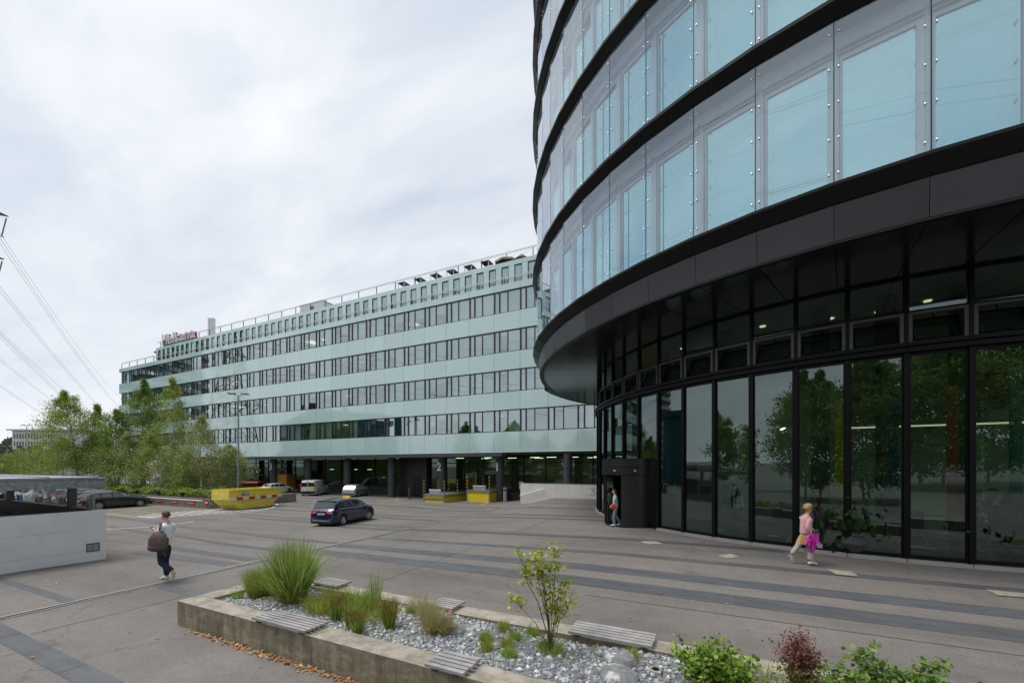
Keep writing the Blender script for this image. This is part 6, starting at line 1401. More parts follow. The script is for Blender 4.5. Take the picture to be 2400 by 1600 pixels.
def car(label, px_, py_, heading, scale, S, paint, glass='car_glass', cat='car', group=None, anchor='rr', extra=None, name='parked_car', steer=0.0, pos=None):
    """S: dict of L W H wb fo (front overhang), top/belt profiles from rear to front as fractions of L and metres"""
    L, W, wb, fo = S['L'], S['W'], S['wb'], S['fo']; wr = S.get('wr', 0.32); fx_, rx_ = L / 2 - fo, L / 2 - fo - wb
    tx, tz = zip(*S['top']); bx_, bz = zip(*S['belt'])
    X_ = lambda u: (u - 0.5) * L
    top = lambda x: float(np.interp(x / L + 0.5, tx, tz)); belt = lambda x: min(float(np.interp(x / L + 0.5, bx_, bz)), top(x) - 0.02)
    def hw(x):
        q = abs(x) / (L / 2); return W / 2 * (1 - 0.17 * max(0, (q - 0.78) / 0.22) ** 2.2)
    Ra = wr + 0.055
    def zl(x):
        b = S.get('sill', 0.20)
        for c in (fx_, rx_):
            d = abs(x - c)
            if d < Ra: b = max(b, wr + math.sqrt(Ra * Ra - d * d))
        return b
    def sect(x):
        h_, tp, bt, z0 = hw(x), top(x), belt(x), zl(x); mid = max(z0 + 0.03, 0.58 * bt / 0.9); mid = min(mid, bt - 0.03) if bt - 0.03 > z0 else z0 + 0.01
        g = max(0.0, tp - bt); yr = h_ * 0.955 - S.get('tumble', 0.30) * g - 0.02; k = min(1, g / 0.2)
        return [(h_ * 0.93, z0), (h_ * 0.985, z0 + (mid - z0) * 0.3), (h_, mid), (h_ * 0.985, mid + (bt - mid) * 0.75), (h_ * 0.955, bt), (yr, tp - 0.05 * k - 0.006), (yr * 0.84, tp - 0.014 * k - 0.002), (yr * 0.4, tp), (0, tp + 0.006)]
    def surf(x, v):
        s = sect(x); i = min(7, int(v)); f = v - i; a, b = s[i], s[i + 1]; return Vector((x, a[0] + (b[0] - a[0]) * f, a[1] + (b[1] - a[1]) * f))
    xs_ = set(np.round(np.linspace(-L / 2, L / 2, 56), 4)) | {round(X_(u), 4) for u in tx} | {round(X_(u), 4) for u in bx_}
    for c in (fx_, rx_):
        for k in range(13): xs_.add(round(c - Ra + 2 * Ra * k / 12, 4))
    xs_ = sorted(x for x in xs_ if -L / 2 <= x <= L / 2)
    b = MB(); rows = []
    for x in xs_:
        s = sect(x); rows.append(len(b.v)); b.v += [(x, -y, z) for y, z in s] + [(x, y, z) for y, z in s[-2::-1]]
    m = 17
    for i in range(len(rows) - 1):
        for j in range(m - 1): b.f.append((rows[i] + j, rows[i + 1] + j, rows[i + 1] + j + 1, rows[i] + j + 1)); b.m.append(0)
    b.f.append(tuple(rows[0] + j for j in range(m))); b.m.append(0); b.f.append(tuple(rows[-1] + j for j in range(m - 1, -1, -1))); b.m.append(0)
    if pos is None:
        # stand so that the anchor wheel's contact point is where the photograph has it
        hh = 3.0
        for _ in range(50):
            F = 960 * hh / (py_ - 1093); X, Y = cam2w((px_ - 1200) / 960 * F, F); hh = 0.5 * hh + 0.5 * (CAM_Z - gz(X, Y))
        ax_, ay_ = ((rx_ if anchor[0] == 'r' else fx_)) * scale, (-(W / 2 - 0.1) if anchor[1] == 'r' else (W / 2 - 0.1)) * scale
        ca, sa = math.cos(heading), math.sin(heading); X0, Y0 = X - (ax_ * ca - ay_ * sa), Y - (ax_ * sa + ay_ * ca)
    else: X0, Y0 = pos
    t = thing(name, label, cat, (X0, Y0, gz(X0, Y0)), heading, group, scale)
    bo = obj('body', b, paint, t); autosmooth(bo, 32)
    obj('underbody', MB().box(-L / 2 + 0.12, -W / 2 + 0.16, 0.17, L / 2 - 0.12, W / 2 - 0.16, 0.62), 'plastic_dark', t)
    def patch(nm, x0, x1, v0, v1, mt, sides=(1, -1), n=10, k=5, par=None, off=0.006):
        for s_ in sides:
            mb = MB(); P = []
            for i in range(n + 1):
                for j in range(k + 1):
                    x = x0 + (x1 - x0) * i / n; v = v0 + (v1 - v0) * j / k; e = 1e-3
                    p = surf(x, v); dxv = surf(min(x + e, L / 2), v) - surf(max(x - e, -L / 2), v); dv = surf(x, min(v + e, 7.999)) - surf(x, v - e); nr = dxv.cross(dv); nr = nr.normalized() if nr.length > 1e-12 else Vector((0, 1, 0))
                    if nr.y < 0 and v < 5: nr = -nr
                    if nr.z < 0 and v >= 5: nr = -nr
                    p = p + nr * off; P.append((p.x, p.y * s_, p.z))
            mb.raw(P, [(i * (k + 1) + j, (i + 1) * (k + 1) + j, (i + 1) * (k + 1) + j + 1, i * (k + 1) + j + 1) for i in range(n) for j in range(k)]); autosmooth(obj(nm, mb, mt, par or t), 40)
    for a, c in S['side']: patch('side_window', X_(a), X_(c), 4.10, 4.90, glass)
    def across(nm, x0, x1, mt, y_=0.86, n=8):
        mb = MB(); P = []
        for i in range(n + 1):
            x = x0 + (x1 - x0) * i / n
            for j in range(9):
                f = -1 + 2 * j / 8; s = sect(x); ys = [q[0] for q in s[5:]][::-1]; zs_ = [q[1] for q in s[5:]][::-1]; yy = abs(f) * s[5][0] * y_ ; P.append((x, math.copysign(yy, f), float(np.interp(yy, ys, zs_))))
        nrm = Vector((0, 0, 1)); sl = (top(x1) - top(x0)) / max(1e-4, (x1 - x0)); nv = Vector((-sl, 0, 1)).normalized() * 0.008
        mb.raw([(p[0] + nv.x, p[1], p[2] + nv.z) for p in P], [(i * 9 + j, (i + 1) * 9 + j, (i + 1) * 9 + j + 1, i * 9 + j + 1) for i in range(n) for j in range(8)]); autosmooth(obj(nm, mb, mt, t), 50)
    if 'screen' in S: across('windscreen', X_(S['screen'][0]), X_(S['screen'][1]), glass)
    if 'rear' in S: across('rear_window', X_(S['rear'][0]), X_(S['rear'][1]), S.get('rearglass', glass), S.get('rw', 0.90))
    # doors drawn as fine grooves, trims
    gm_ = MB()
    for u in S.get('doors', ()):
        for s_ in (-1, 1):
            P = [surf(X_(u), v) for v in (1.0, 1.6, 2.0, 2.6, 3.0, 3.6, 4.0)]
            for p, q in zip(P[:-1], P[1:]): gm_.face([(p.x - 0.006, (p.y + 0.003) * s_, p.z), (p.x + 0.006, (p.y + 0.003) * s_, p.z), (q.x + 0.006, (q.y + 0.003) * s_, q.z), (q.x - 0.006, (q.y + 0.003) * s_, q.z)])
    if gm_.f: obj('door_seams', gm_, 'plastic_dark', t, kind='stuff')
    for u in S.get('handles', ()):
        for s_ in (-1, 1):
            p = surf(X_(u), 3.45); obj('door_handle', MB().box(p.x - 0.10, p.y * s_ - 0.02, p.z - 0.015, p.x + 0.10, p.y * s_ + 0.02, p.z + 0.015), paint, t)
    for s_ in (-1, 1):                                # mirrors
        p = surf(X_(S['mirror']), 4.0); o = obj('mirror', MB().ell((p.x, (p.y + 0.11) * s_, p.z + 0.05), 0.09, 0.11, 0.075, 10, 8), paint, t, smooth=True)
    for s_ in (-1, 1):                                # wheels
        for xc in (fx_, rx_):
            ty, rm, dk_ = wheel_meshes(wr, S.get('spokes', 7)); w = bpy.data.objects.new('wheel', None); w.parent = t; w.location = (xc, s_ * (W / 2 - 0.115), wr); w.rotation_euler = (0, 0, (steer if xc == fx_ else 0) + (0 if s_ > 0 else PI)); w.empty_display_size = 0.1; col.objects.link(w)
            link('tyre', ty, w); link('rim', rm, w); link('brake_disc', dk_, w)
    R0 = -L / 2; tl = S.get('tail', (0.80, 0.95, 0.30))
    for s_ in (-1, 1):                                # lamps
        if S.get('tallamps'):
            obj('tail_light', MB().box(R0 - 0.03, s_ * (W / 2 - 0.13) - 0.06, 0.85, R0 + 0.05, s_ * (W / 2 - 0.13) + 0.06, 1.55), 'tail_red', t)
        else:
            h1 = hw(X_(0.012)); lm_ = MB(); z0_, z1_, wid = tl
            x_a = X_(float(np.interp(z0_, tz[:4], tx[:4]))) ; x_b = X_(float(np.interp(z1_, tz[:4], tx[:4])))
            pts_o = [(x_a - 0.02, (h1 - wid) * s_, z0_ + 0.04), (x_a - 0.015, (h1 * 0.93) * s_, z0_), (x_b - 0.015, (h1 * 0.90) * s_, z1_), (x_b - 0.02, (h1 - wid) * s_, z1_ - 0.01)]
            wrp = [(x_a + 0.30, (hw(x_a + 0.30) * 0.985 + 0.012) * s_, z0_ + 0.09), (x_b + 0.26, (hw(x_b + 0.3) * 0.975 + 0.012) * s_, z1_ - 0.01)]
            inn = [(p[0] + 0.10, p[1] * 0.97, p[2]) for p in pts_o]
            vs_ = pts_o + inn; lm_.raw(vs_, [(0, 1, 2, 3), (0, 4, 5, 1), (1, 5, 6, 2), (2, 6, 7, 3), (3, 7, 4, 0)])
            a1 = pts_o[1]; a2 = pts_o[2]; lm_.raw([(a1[0], a1[1] + 0.02 * s_, a1[2]), wrp[0], wrp[1], (a2[0], a2[1] + 0.03 * s_, a2[2])], [(0, 1, 2, 3)]); lm_.raw([a1, a2, (a2[0], a2[1] + 0.03 * s_, a2[2]), (a1[0], a1[1] + 0.02 * s_, a1[2])], [(0, 1, 2, 3)])
            obj('tail_light', lm_, 'tail_red', t)
        xh = X_(0.955); p = surf(xh, 3.3); hl = MB().ell((xh - 0.03, (hw(xh) - 0.16) * s_, p.z - 0.03), 0.20, 0.16, 0.075, 12, 8); obj('headlight', hl, 'head_lamp', t, smooth=True)
    pzz = S.get('plate', 0.78); xp_ = X_(float(np.interp(pzz, tz[:4], tx[:4])))
    obj('number_plate', MB().box(xp_ - 0.035, -0.24, pzz - 0.055, xp_ - 0.005, 0.24, pzz + 0.055), 'plate_white', t); obj('plate_print', MB().box(xp_ - 0.038, -0.16, pzz - 0.02, xp_ - 0.0355, 0.17, pzz + 0.02), 'black_paint', t)
    obj('bumper_trim', MB().box(R0 - 0.01, -W / 2 + 0.25, 0.24, R0 + 0.05, W / 2 - 0.25, 0.40).box(L / 2 - 0.05, -W / 2 + 0.22, 0.24, L / 2 + 0.012, W / 2 - 0.22, 0.46), 'plastic_dark', t)
    if S.get('rails'):
        for s_ in (-1, 1):
            P = [surf(X_(u), 5.55) for u in np.linspace(*S['rails'], 9)]; P = [(p.x, p.y * s_, p.z + 0.035) for p in P]; obj('roof_rail', MB().tube(P, 0.017, 6), S.get('railm', 'steel'), t)
    if extra: extra(t, S, surf, X_)
    return t
MPV = dict(L=4.56, W=1.80, wb=2.78, fo=0.86, wr=0.335, spokes=8, top=[(0, 0.62), (0.012, 0.95), (0.045, 1.10), (0.10, 1.50), (0.16, 1.575), (0.42, 1.61), (0.60, 1.56), (0.68, 1.42), (0.80, 1.08), (0.90, 0.98), (0.975, 0.80), (1, 0.60)],
           belt=[(0, 0.90), (0.1, 1.06), (0.5, 1.0), (0.8, 0.98), (1, 0.58)], side=[(0.10, 0.205), (0.215, 0.385), (0.40, 0.56), (0.575, 0.70)], screen=(0.635, 0.795), rear=(0.047, 0.098), doors=(0.22, 0.405, 0.59), handles=(0.36, 0.535), mirror=0.69, rails=(0.13, 0.58), tail=(0.80, 1.02, 0.42), plate=0.78)
EST = dict(L=4.83, W=1.86, wb=2.82, fo=0.98, wr=0.33, spokes=7, top=[(0, 0.60), (0.010, 0.90), (0.03, 1.0), (0.125, 1.40), (0.18, 1.445), (0.40, 1.48), (0.54, 1.45), (0.70, 1.02), (0.85, 0.95), (0.96, 0.76), (1, 0.58)],
           belt=[(0, 0.86), (0.1, 0.98), (0.5, 0.95), (0.72, 0.92), (1, 0.55)], side=[(0.12, 0.225), (0.245, 0.385), (0.405, 0.60)], screen=(0.56, 0.70), rear=(0.035, 0.115), doors=(0.235, 0.395, 0.60), handles=(0.36, 0.54), mirror=0.62, rails=(0.15, 0.50), tail=(0.78, 0.95, 0.45), plate=0.74, spec=0)
HAT = dict(L=4.20, W=1.76, wb=2.62, fo=0.82, wr=0.315, spokes=6, top=[(0, 0.60), (0.012, 0.90), (0.04, 1.0), (0.11, 1.34), (0.18, 1.41), (0.40, 1.46), (0.56, 1.42), (0.74, 1.02), (0.86, 0.93), (0.97, 0.74), (1, 0.56)],
           belt=[(0, 0.86), (0.1, 1.0), (0.5, 0.95), (0.76, 0.90), (1, 0.54)], side=[(0.13, 0.22), (0.24, 0.40), (0.42, 0.66)], screen=(0.60, 0.73), rear=(0.045, 0.108), doors=(0.23, 0.41, 0.64), handles=(0.37, 0.56), mirror=0.66, tail=(0.80, 1.02, 0.22), plate=0.72)
VAN = dict(L=5.0, W=1.96, wb=3.1, fo=0.93, wr=0.33, spokes=6, tumble=0.12, top=[(0, 0.60), (0.004, 1.10), (0.010, 1.80), (0.025, 1.93), (0.30, 1.97), (0.66, 1.95), (0.72, 1.85), (0.86, 1.18), (0.93, 1.02), (0.985, 0.8), (1, 0.6)],
           belt=[(0, 1.15), (0.5, 1.12), (0.86, 1.02), (1, 0.56)], side=[(0.60, 0.77)], screen=(0.735, 0.855), doors=(0.34, 0.58, 0.77), handles=(0.56,), mirror=0.79, tallamps=True, plate=0.66)
SUVS = dict(EST, H=1.7); SUVS['top'] = [(u, z * 1.15 if z > 1 else z * 1.05) for u, z in EST['top']]; SUVS['belt'] = [(u, z * 1.08) for u, z in EST['belt']]
def taxi_x(t, S, surf, X_):
    tp = surf(X_(0.55), 7.9); b_ = obj('taxi_sign', MB().prism([(-0.11, 0), (0.11, 0), (0.07, 0.14), (-0.07, 0.14)], 1, -0.26, 0.26), 'orange_lit', t, loc=(tp.x, 0, tp.z + 0.012))
    text('lettering', 'TAXI', 0.11, 'black_paint', b_, (-0.095, 0, 0.03), (math.radians(74), 0, -PI / 2), 0.001, 0.002)
    P = []
    for u in np.linspace(0.10, 0.715, 16): P.append(surf(X_(u), 4.02))
    for s_ in (-1, 1): obj('chrome_line', MB().tube([(p.x, (p.y + 0.004) * s_, p.z) for p in P], 0.012, 5), 'steel', t)
    Q = [surf(X_(u), 4.96) for u in np.linspace(0.10, 0.72, 16)]
    for s_ in (-1, 1): obj('chrome_line', MB().tube([(p.x, (p.y + 0.004) * s_, p.z) for p in Q], 0.010, 5), 'steel', t)
    obj('bumper_chrome', MB().box(-S['L'] / 2 - 0.02, -0.62, 0.36, -S['L'] / 2 + 0.02, 0.62, 0.40), 'steel', t); obj('rear_spoiler', MB().prism([(X_(0.095), 1.50), (X_(0.15), 1.575), (X_(0.085), 1.565)], 1, -0.62, 0.62), 'paint_blue', t)
    obj('badge', MB().cyl((X_(0.0125) - 0.02, 0, 0.97), 0.045, 0.02, 14, axis='x'), 'steel', t)
    obj('fog_reflector', MB().box(-S['L'] / 2 - 0.005, -0.78, 0.46, -S['L'] / 2 + 0.05, -0.50, 0.50).box(-S['L'] / 2 - 0.005, 0.50, 0.46, -S['L'] / 2 + 0.05, 0.78, 0.50), 'tail_red', t)
car('dark blue people carrier taxi with an orange roof sign driving across the square', 802, 1229.7, math.radians(102), 0.90, MPV, 'paint_blue', cat='taxi', extra=taxi_x, name='taxi', steer=-0.35)
def van_x(t, S, surf, X_):
    R0 = -S['L'] / 2
    for s_ in (-1, 1): w = obj('rear_window', MB().box(R0 + 0.0, s_ * 0.40 - 0.34, 1.18, R0 + 0.035, s_ * 0.40 + 0.34, 1.66), 'car_glass', t)
    obj('door_gap', MB().box(R0 - 0.0025, -0.008, 0.62, R0 + 0.03, 0.008, 1.78), 'plastic_dark', t)
    obj('rear_bumper', MB().box(R0 - 0.06, -0.92, 0.34, R0 + 0.10, 0.92, 0.60), 'plastic_dark', t)
    for k in range(2):
        y0 = -0.10 - k * 0.32; pts = [(y0, 1.06), (y0 - 0.17, 1.06), (y0 - 0.38, 0.86), (y0 - 0.17, 0.66), (y0, 0.66), (y0 - 0.21, 0.86)]
        obj('lime_chevron', MB().prism(pts, 0, R0 - 0.006, R0 - 0.002), 'lime_print', t)
    for s_ in (-1,):
        for k in range(3): obj('side_print', MB().box(-1.4 + k * 0.75, -S['W'] / 2 - 0.006, 0.8, -1.0 + k * 0.75, -S['W'] / 2 - 0.002, 1.0), 'lime_print', t)
    obj('brake_light', MB().box(R0 - 0.0, -0.12, 1.80, R0 + 0.05, 0.12, 1.85), 'tail_red', t)
    obj('side_print_black', MB().box(-1.6, -S['W'] / 2 - 0.005, 1.15, 0.5, -S['W'] / 2 - 0.0015, 1.32), 'lime_print', t)
car('white panel van with lime green chevrons on its rear door under the long building', 745, 1160.5, math.radians(122), 0.93, VAN, 'paint_white', cat='van', extra=van_x, name='panel_van')
car('silver hatchback parked nose in between two dark columns', 838, 1163.5, math.radians(112), 0.95, HAT, 'paint_silver', 'car_glass_clear')
car('white hatchback with a black side strip beside the waste trolley', 678, 1153.5, math.radians(92), 0.88, HAT, 'paint_white', anchor='fr')
car('black estate car with silver wheels, the nearest one parked at the kerb wall', 232, 1193, math.radians(91), 0.93, EST, 'paint_black', 'car_glass_clear', anchor='rr')
G0_ = 'cars parked side by side at the kerb wall'
for i, (x, y, S_, pc, sc_, lab) in enumerate(((-46.6, 16.3, EST, 'paint_black', 0.97, 'black estate half hidden directly behind the nearest black estate'), (-49.3, 16.1, HAT, 'paint_grey', 1.05, 'dark blue grey saloon between the two canopy posts'), (-51.9, 16.3, HAT, 'paint_black', 1.05, 'black hatchback left of the blue grey saloon'),
                                            (-55.2, 15.9, SUVS, 'paint_silver', 1.0, 'silver estate seen between the left canopy post and the black hatchback'), (-58.6, 16.3, SUVS, 'paint_silver', 1.0, 'second silver estate behind the man in the olive jacket'), (-63.0, 16.0, HAT, 'paint_grey', 1.05, 'grey car behind the two walkers in white and blue'), (-67.0, 16.2, HAT, 'red_paint', 1.05, 'red car at the left edge'))):
    car(lab, 0, 0, math.radians(90 + (i % 3 - 1)), sc_, S_, pc, pos=(x, y), group=G0_)
# ================================================================ PEOPLE
def skinmesh(name, verts, edges, rad, matn, parent, root=0, sub=2, br=0.6):
    me = bpy.data.meshes.new(name); me.from_pydata([tuple(v) for v in verts], edges, []); me.materials.append(MATS[matn]); o = link(name, me, parent)
    md = o.modifiers.new('Skin', 'SKIN'); md.use_smooth_shade = True; md.branch_smoothing = br
    sv = me.skin_vertices[0].data
    for i, q in enumerate(rad): sv[i].radius = q if isinstance(q, tuple) else (q, q); sv[i].use_root = (i == root)
    sb = o.modifiers.new('Sub', 'SUBSURF'); sb.levels = sub; sb.render_levels = sub
    return o
def person(label, loc, rz, J, scale=1.0, shirt='cloth_white', legs='cloth_navy', shoe='shoe_cream', skin='skin', hair='hair_brown', sleeve=0.45, trouser_end=0.93, hairlong=False, glasses=False, build=1.0, fem=False, group='people on the square', fingers=True, hairvol=1.0):
    t = thing('person', label, 'person', loc, rz, group, scale); V = {k: Vector(v) for k, v in J.items()}
    b = build; hd = V['head']; face = Vector(J.get('face', (1, 0, -0.1))).normalized()
    names = ['pelvis', 'waist', 'chest', 'upper', 'neck', 'jaw', 'headc', 'crown_']
    V['waist'] = V['pelvis'].lerp(V['chest'], 0.45); V['upper'] = V['chest'].lerp(V['neck'], 0.60); V['jaw'] = hd - Vector((0, 0, 0.075)) + face * 0.012; V['headc'] = hd; V['crown_'] = hd + Vector((0, 0, 0.075)) - face * 0.01
    vs = [V[n] for n in names]; rd = [0.115 * b, 0.10 * b, 0.115 * b, 0.085 * b, 0.050, 0.060, 0.086, 0.062]; ed = [(i, i + 1) for i in range(7)]
    def chain(start, keys, rr):
        p = start
        for k, q in zip(keys, rr): vs.append(V[k]); rd.append(q); ed.append((p, len(vs) - 1)); p = len(vs) - 1
        return p
    for s in 'lr':
        chain(3, [s + 'sh', s + 'el', s + 'wr'], [0.054, 0.042, 0.028]); chain(0, [s + 'hip', s + 'kn', s + 'an'], [0.088 * b, 0.058, 0.040])
    body = skinmesh('body', vs, ed, rd, skin, t)
    # clothes follow the body a little outside it
    vs, rd, ed = [V['pelvis'] + Vector((0, 0, -0.02)), V['waist'], V['chest'], V['upper'], V['chest'].lerp(V['neck'], 0.92)], [0.145 * b, 0.138 * b, 0.155 * b, 0.122 * b, 0.070], [(0, 1), (1, 2), (2, 3), (3, 4)]
    for s in 'lr':
        sh, el, wr_ = V[s + 'sh'], V[s + 'el'], V[s + 'wr']
        vs.append(sh + Vector((0, 0, 0.004))); rd.append(0.074); ed.append((3, len(vs) - 1)); a = len(vs) - 1
        if sleeve <= 0.5: vs.append(sh.lerp(el, sleeve * 2)); rd.append(0.070); ed.append((a, len(vs) - 1))
        else: vs.append(el); rd.append(0.062); ed.append((a, len(vs) - 1)); vs.append(el.lerp(wr_, sleeve * 2 - 1)); rd.append(0.050); ed.append((len(vs) - 2, len(vs) - 1))
    skinmesh('shirt', vs, ed, rd, shirt, t, root=1)
    vs, rd, ed = [V['pelvis'] + Vector((0, 0, 0.05)), V['pelvis']], [0.125 * b, 0.132 * b], [(0, 1)]
    for s in 'lr':
        vs += [V[s + 'hip'], V[s + 'hip'].lerp(V[s + 'kn'], 0.5), V[s + 'kn'], V[s + 'kn'].lerp(V[s + 'an'], 0.5), V[s + 'kn'].lerp(V[s + 'an'], trouser_end)]; rd += [0.105 * b, 0.090 * b, 0.074, 0.068, 0.062 if not fem else 0.07]; n = len(vs); ed += [(1, n - 5), (n - 5, n - 4), (n - 4, n - 3), (n - 3, n - 2), (n - 2, n - 1)]
    skinmesh('trousers', vs, ed, rd, legs, t, root=1)
    for s in 'lr':
        an, to = V[s + 'an'], V[s + 'to']; d = (to - an); hl = an - d * 0.22; hl.z = an.z - 0.05 if abs(to.z - an.z) < 0.09 else (an.z - 0.02)
        mid = an.lerp(to, 0.55)
        sh_ = skinmesh('shoe', [an + Vector((0, 0, 0.01)), hl, mid, to], [(0, 1), (0, 2), (2, 3)], [(0.045, 0.045), (0.040, 0.035), (0.046, 0.036), (0.038, 0.026)], shoe, t)
    # head details
    side = Vector((-face.y, face.x, 0)).normalized(); fx2 = Vector((face.x, face.y, 0)).normalized()
    obj('nose', MB().tube([hd + face * 0.082 + Vector((0, 0, 0.012)), hd + face * 0.112 + Vector((0, 0, -0.026)), hd + face * 0.085 + Vector((0, 0, -0.034))], [0.008, 0.014, 0.009], 7), skin, t, smooth=True)
    for k in (-1, 1):
        obj('eye', MB().ell(tuple(hd + face * 0.083 + side * 0.032 * k + Vector((0, 0, 0.006))), 0.010, 0.011, 0.006, 8, 6), 'hair_dark', t, smooth=True)
        obj('ear', MB().ell(tuple(hd - face * 0.005 + side * 0.090 * k + Vector((0, 0, -0.008))), 0.018, 0.012, 0.028, 8, 6), skin, t, smooth=True)
        obj('eyebrow', MB().tube([hd + face * 0.084 + side * 0.018 * k + Vector((0, 0, 0.026)), hd + face * 0.078 + side * 0.046 * k + Vector((0, 0, 0.026))], 0.004, 5), hair, t)
    obj('mouth', MB().tube([hd + face * 0.078 - side * 0.022 + Vector((0, 0, -0.058)), hd + face * 0.084 + Vector((0, 0, -0.056)), hd + face * 0.078 + side * 0.022 + Vector((0, 0, -0.058))], 0.005, 5), 'red_paint', t)
    hm_ = MB(); hm_.ell((0, 0, 0), 0.108 * hairvol, 0.100 * hairvol, 0.108 * hairvol, 22, 14); out = []; from mathutils import noise as nz
    for v in hm_.v:
        v = Vector(v); f = v.normalized(); k = 1 + 0.10 * nz.noise(f * 7 + Vector((scale * 9, 0, 0))); w = v * k
        w.x = w.x * (0.80 if f.x > 0.35 and f.z < 0.55 else 1.0)                     # face left free
        if f.z < 0.30 and f.x > 0.05: w *= 0.72
        if f.z < -0.35: w *= 0.80
        out.append(w)
    M_ = Matrix(((fx2.x, side.x, 0), (fx2.y, side.y, 0), (0, 0, 1)))
    hm_.v = [tuple(hd + Vector((0, 0, 0.016)) - face * 0.010 + M_ @ w) for w in out]; obj('hair', hm_, hair, t, smooth=True)
    if hairlong: obj('hair', MB().tube([hd - face * 0.07 + Vector((0, 0, 0.02)), hd - face * 0.10 + Vector((0, 0, -0.10)), hd - face * 0.09 + Vector((0, 0, -0.24)), hd - face * 0.07 + Vector((0, 0, -0.36))], [0.07, 0.06, 0.045, 0.015], 8), hair, t, smooth=True)
    if glasses:
        gl_ = MB()
        for k in (-1, 1): gl_.tube([hd + face * 0.092 + side * (0.034 * k) + (side * math.cos(a) * 0.024 + Vector((0, 0, math.sin(a) * 0.018 + 0.004))) for a in [2 * PI * i / 12 for i in range(13)]], 0.0028, 4, caps=False); gl_.tube([hd + face * 0.09 + side * 0.058 * k + Vector((0, 0, 0.008)), hd + side * 0.092 * k + Vector((0, 0, 0.008))], 0.003, 4)
        obj('glasses', gl_, 'black_metal', t)
    # hands: palm and five fingers
    for s in 'lr':
        wr_, hn = V[s + 'wr'], V.get(s + 'ha', V[s + 'wr'] + (V[s + 'wr'] - V[s + 'el']).normalized() * 0.09)
        d = (hn - wr_).normalized(); sd_ = d.cross(Vector((0, 0, 1))); sd_ = sd_.normalized() if sd_.length > 0.1 else Vector((0, 1, 0)); cu = d.cross(sd_).normalized()
        if cu.z > 0: cu = -cu
        hm2 = MB(); pc = wr_ + d * 0.05
        hm2.tube([wr_ - d * 0.01, wr_ + d * 0.03, wr_ + d * 0.075, wr_ + d * 0.09], [0.024, 0.033, 0.036, 0.026], 8)
        for q, (o_, ln) in enumerate(((-0.027, 0.062), (-0.010, 0.074), (0.008, 0.070), (0.025, 0.056))):
            p0 = wr_ + d * 0.082 + sd_ * o_; hm2.tube([p0, p0 + d * ln * 0.45 + cu * 0.010, p0 + d * ln * 0.75 + cu * 0.028, p0 + d * ln * 0.9 + cu * 0.048], [0.009, 0.0085, 0.008, 0.006], 6)
        p0 = wr_ + d * 0.03 + sd_ * -0.028; hm2.tube([p0, p0 + d * 0.03 - sd_ * 0.022 + cu * 0.01, p0 + d * 0.055 - sd_ * 0.022 + cu * 0.025], [0.011, 0.010, 0.007], 6)
        obj('hand', hm2, skin, t, smooth=True)
    return t
MX, MY = -12.54, 5.47
man = person('young man in a white t-shirt and navy trousers walking while looking at his phone', (MX, MY, gz(MX, MY)), YAW + PI - 0.12, dict(pelvis=(-0.02, 0, 0.93), chest=(-0.08, 0, 1.33), neck=(-0.09, 0, 1.52), head=(-0.03, 0, 1.655), face=(0.86, 0.05, -0.38),
    lsh=(-0.10, 0.15, 1.405), lel=(-0.02, 0.20, 1.17), lwr=(0.16, 0.10, 1.29), rsh=(-0.10, -0.15, 1.405), rel=(-0.02, -0.19, 1.17), rwr=(0.16, -0.05, 1.29),
    lhip=(-0.02, 0.09, 0.89), lkn=(-0.02, 0.10, 0.47), lan=(-0.36, 0.09, 0.27), lto=(-0.34, 0.09, 0.06), rhip=(-0.01, -0.09, 0.89), rkn=(0.06, -0.09, 0.49), ran=(0.02, -0.09, 0.08), rto=(0.20, -0.09, 0.035)), trouser_end=0.95)
bp_ = thing('backpack', 'brown leather backpack hanging from the left shoulder of the walking man', 'backpack', (MX, MY, gz(MX, MY)), YAW + PI - 0.12)
bm2 = MB(); bm2.ell((-0.13, 0.27, 1.05), 0.23, 0.13, 0.27, 22, 14); o2 = []
for v in bm2.v:
    x_, y_, z_ = v; k = (z_ - 0.78) / 0.54; w_ = 1.12 - 0.35 * max(0, k - 0.45); o2.append((-0.13 + (x_ + 0.13) * w_ + 0.015 * math.sin(z_ * 40 + x_ * 25), y_ + 0.012 * math.sin(x_ * 45 + z_ * 18), max(z_, 0.82)))
bm2.v = o2; obj('bag_body', bm2, 'leather_brown', bp_, smooth=True); obj('bag_base', MB().ell((-0.11, 0.272, 0.885), 0.262, 0.135, 0.10, 18, 8, zmin=-0.8), 'leather_dark', bp_, smooth=True)
obj('shoulder_strap', MB().tube([(-0.12, 0.235, 1.28), (-0.13, 0.24, 1.38), (-0.12, 0.19, 1.49), (-0.05, 0.16, 1.485)], [0.022, 0.024, 0.022, 0.018], 6), 'strap_olive', bp_); obj('loose_strap', MB().tube([(-0.24, 0.25, 0.84), (-0.27, 0.24, 0.76), (-0.29, 0.24, 0.68)], 0.013, 5), 'strap_olive', bp_)
obj('drawstring_top', MB().ell((-0.16, 0.26, 1.28), 0.10, 0.07, 0.035, 14, 6), 'black_paint', bp_, smooth=True)
sb_ = thing('shoulder_bag', 'small black cloth bag hanging behind the walking man', 'bag', (MX, MY, gz(MX, MY)), YAW + PI - 0.12); obj('bag_body', MB().box(-0.24, 0.10, 0.70, -0.04, 0.22, 0.86), 'black_paint', sb_)
ph = thing('phone', 'dark phone held in front of the walking man', 'phone', (MX, MY, gz(MX, MY)), YAW + PI - 0.12); obj('body', MB().bar((0.25, 0.06, 1.33), (0.33, 0.03, 1.37), 0.07, 0.01), 'black_paint', ph)
WX, WY = 2.2, 13.29
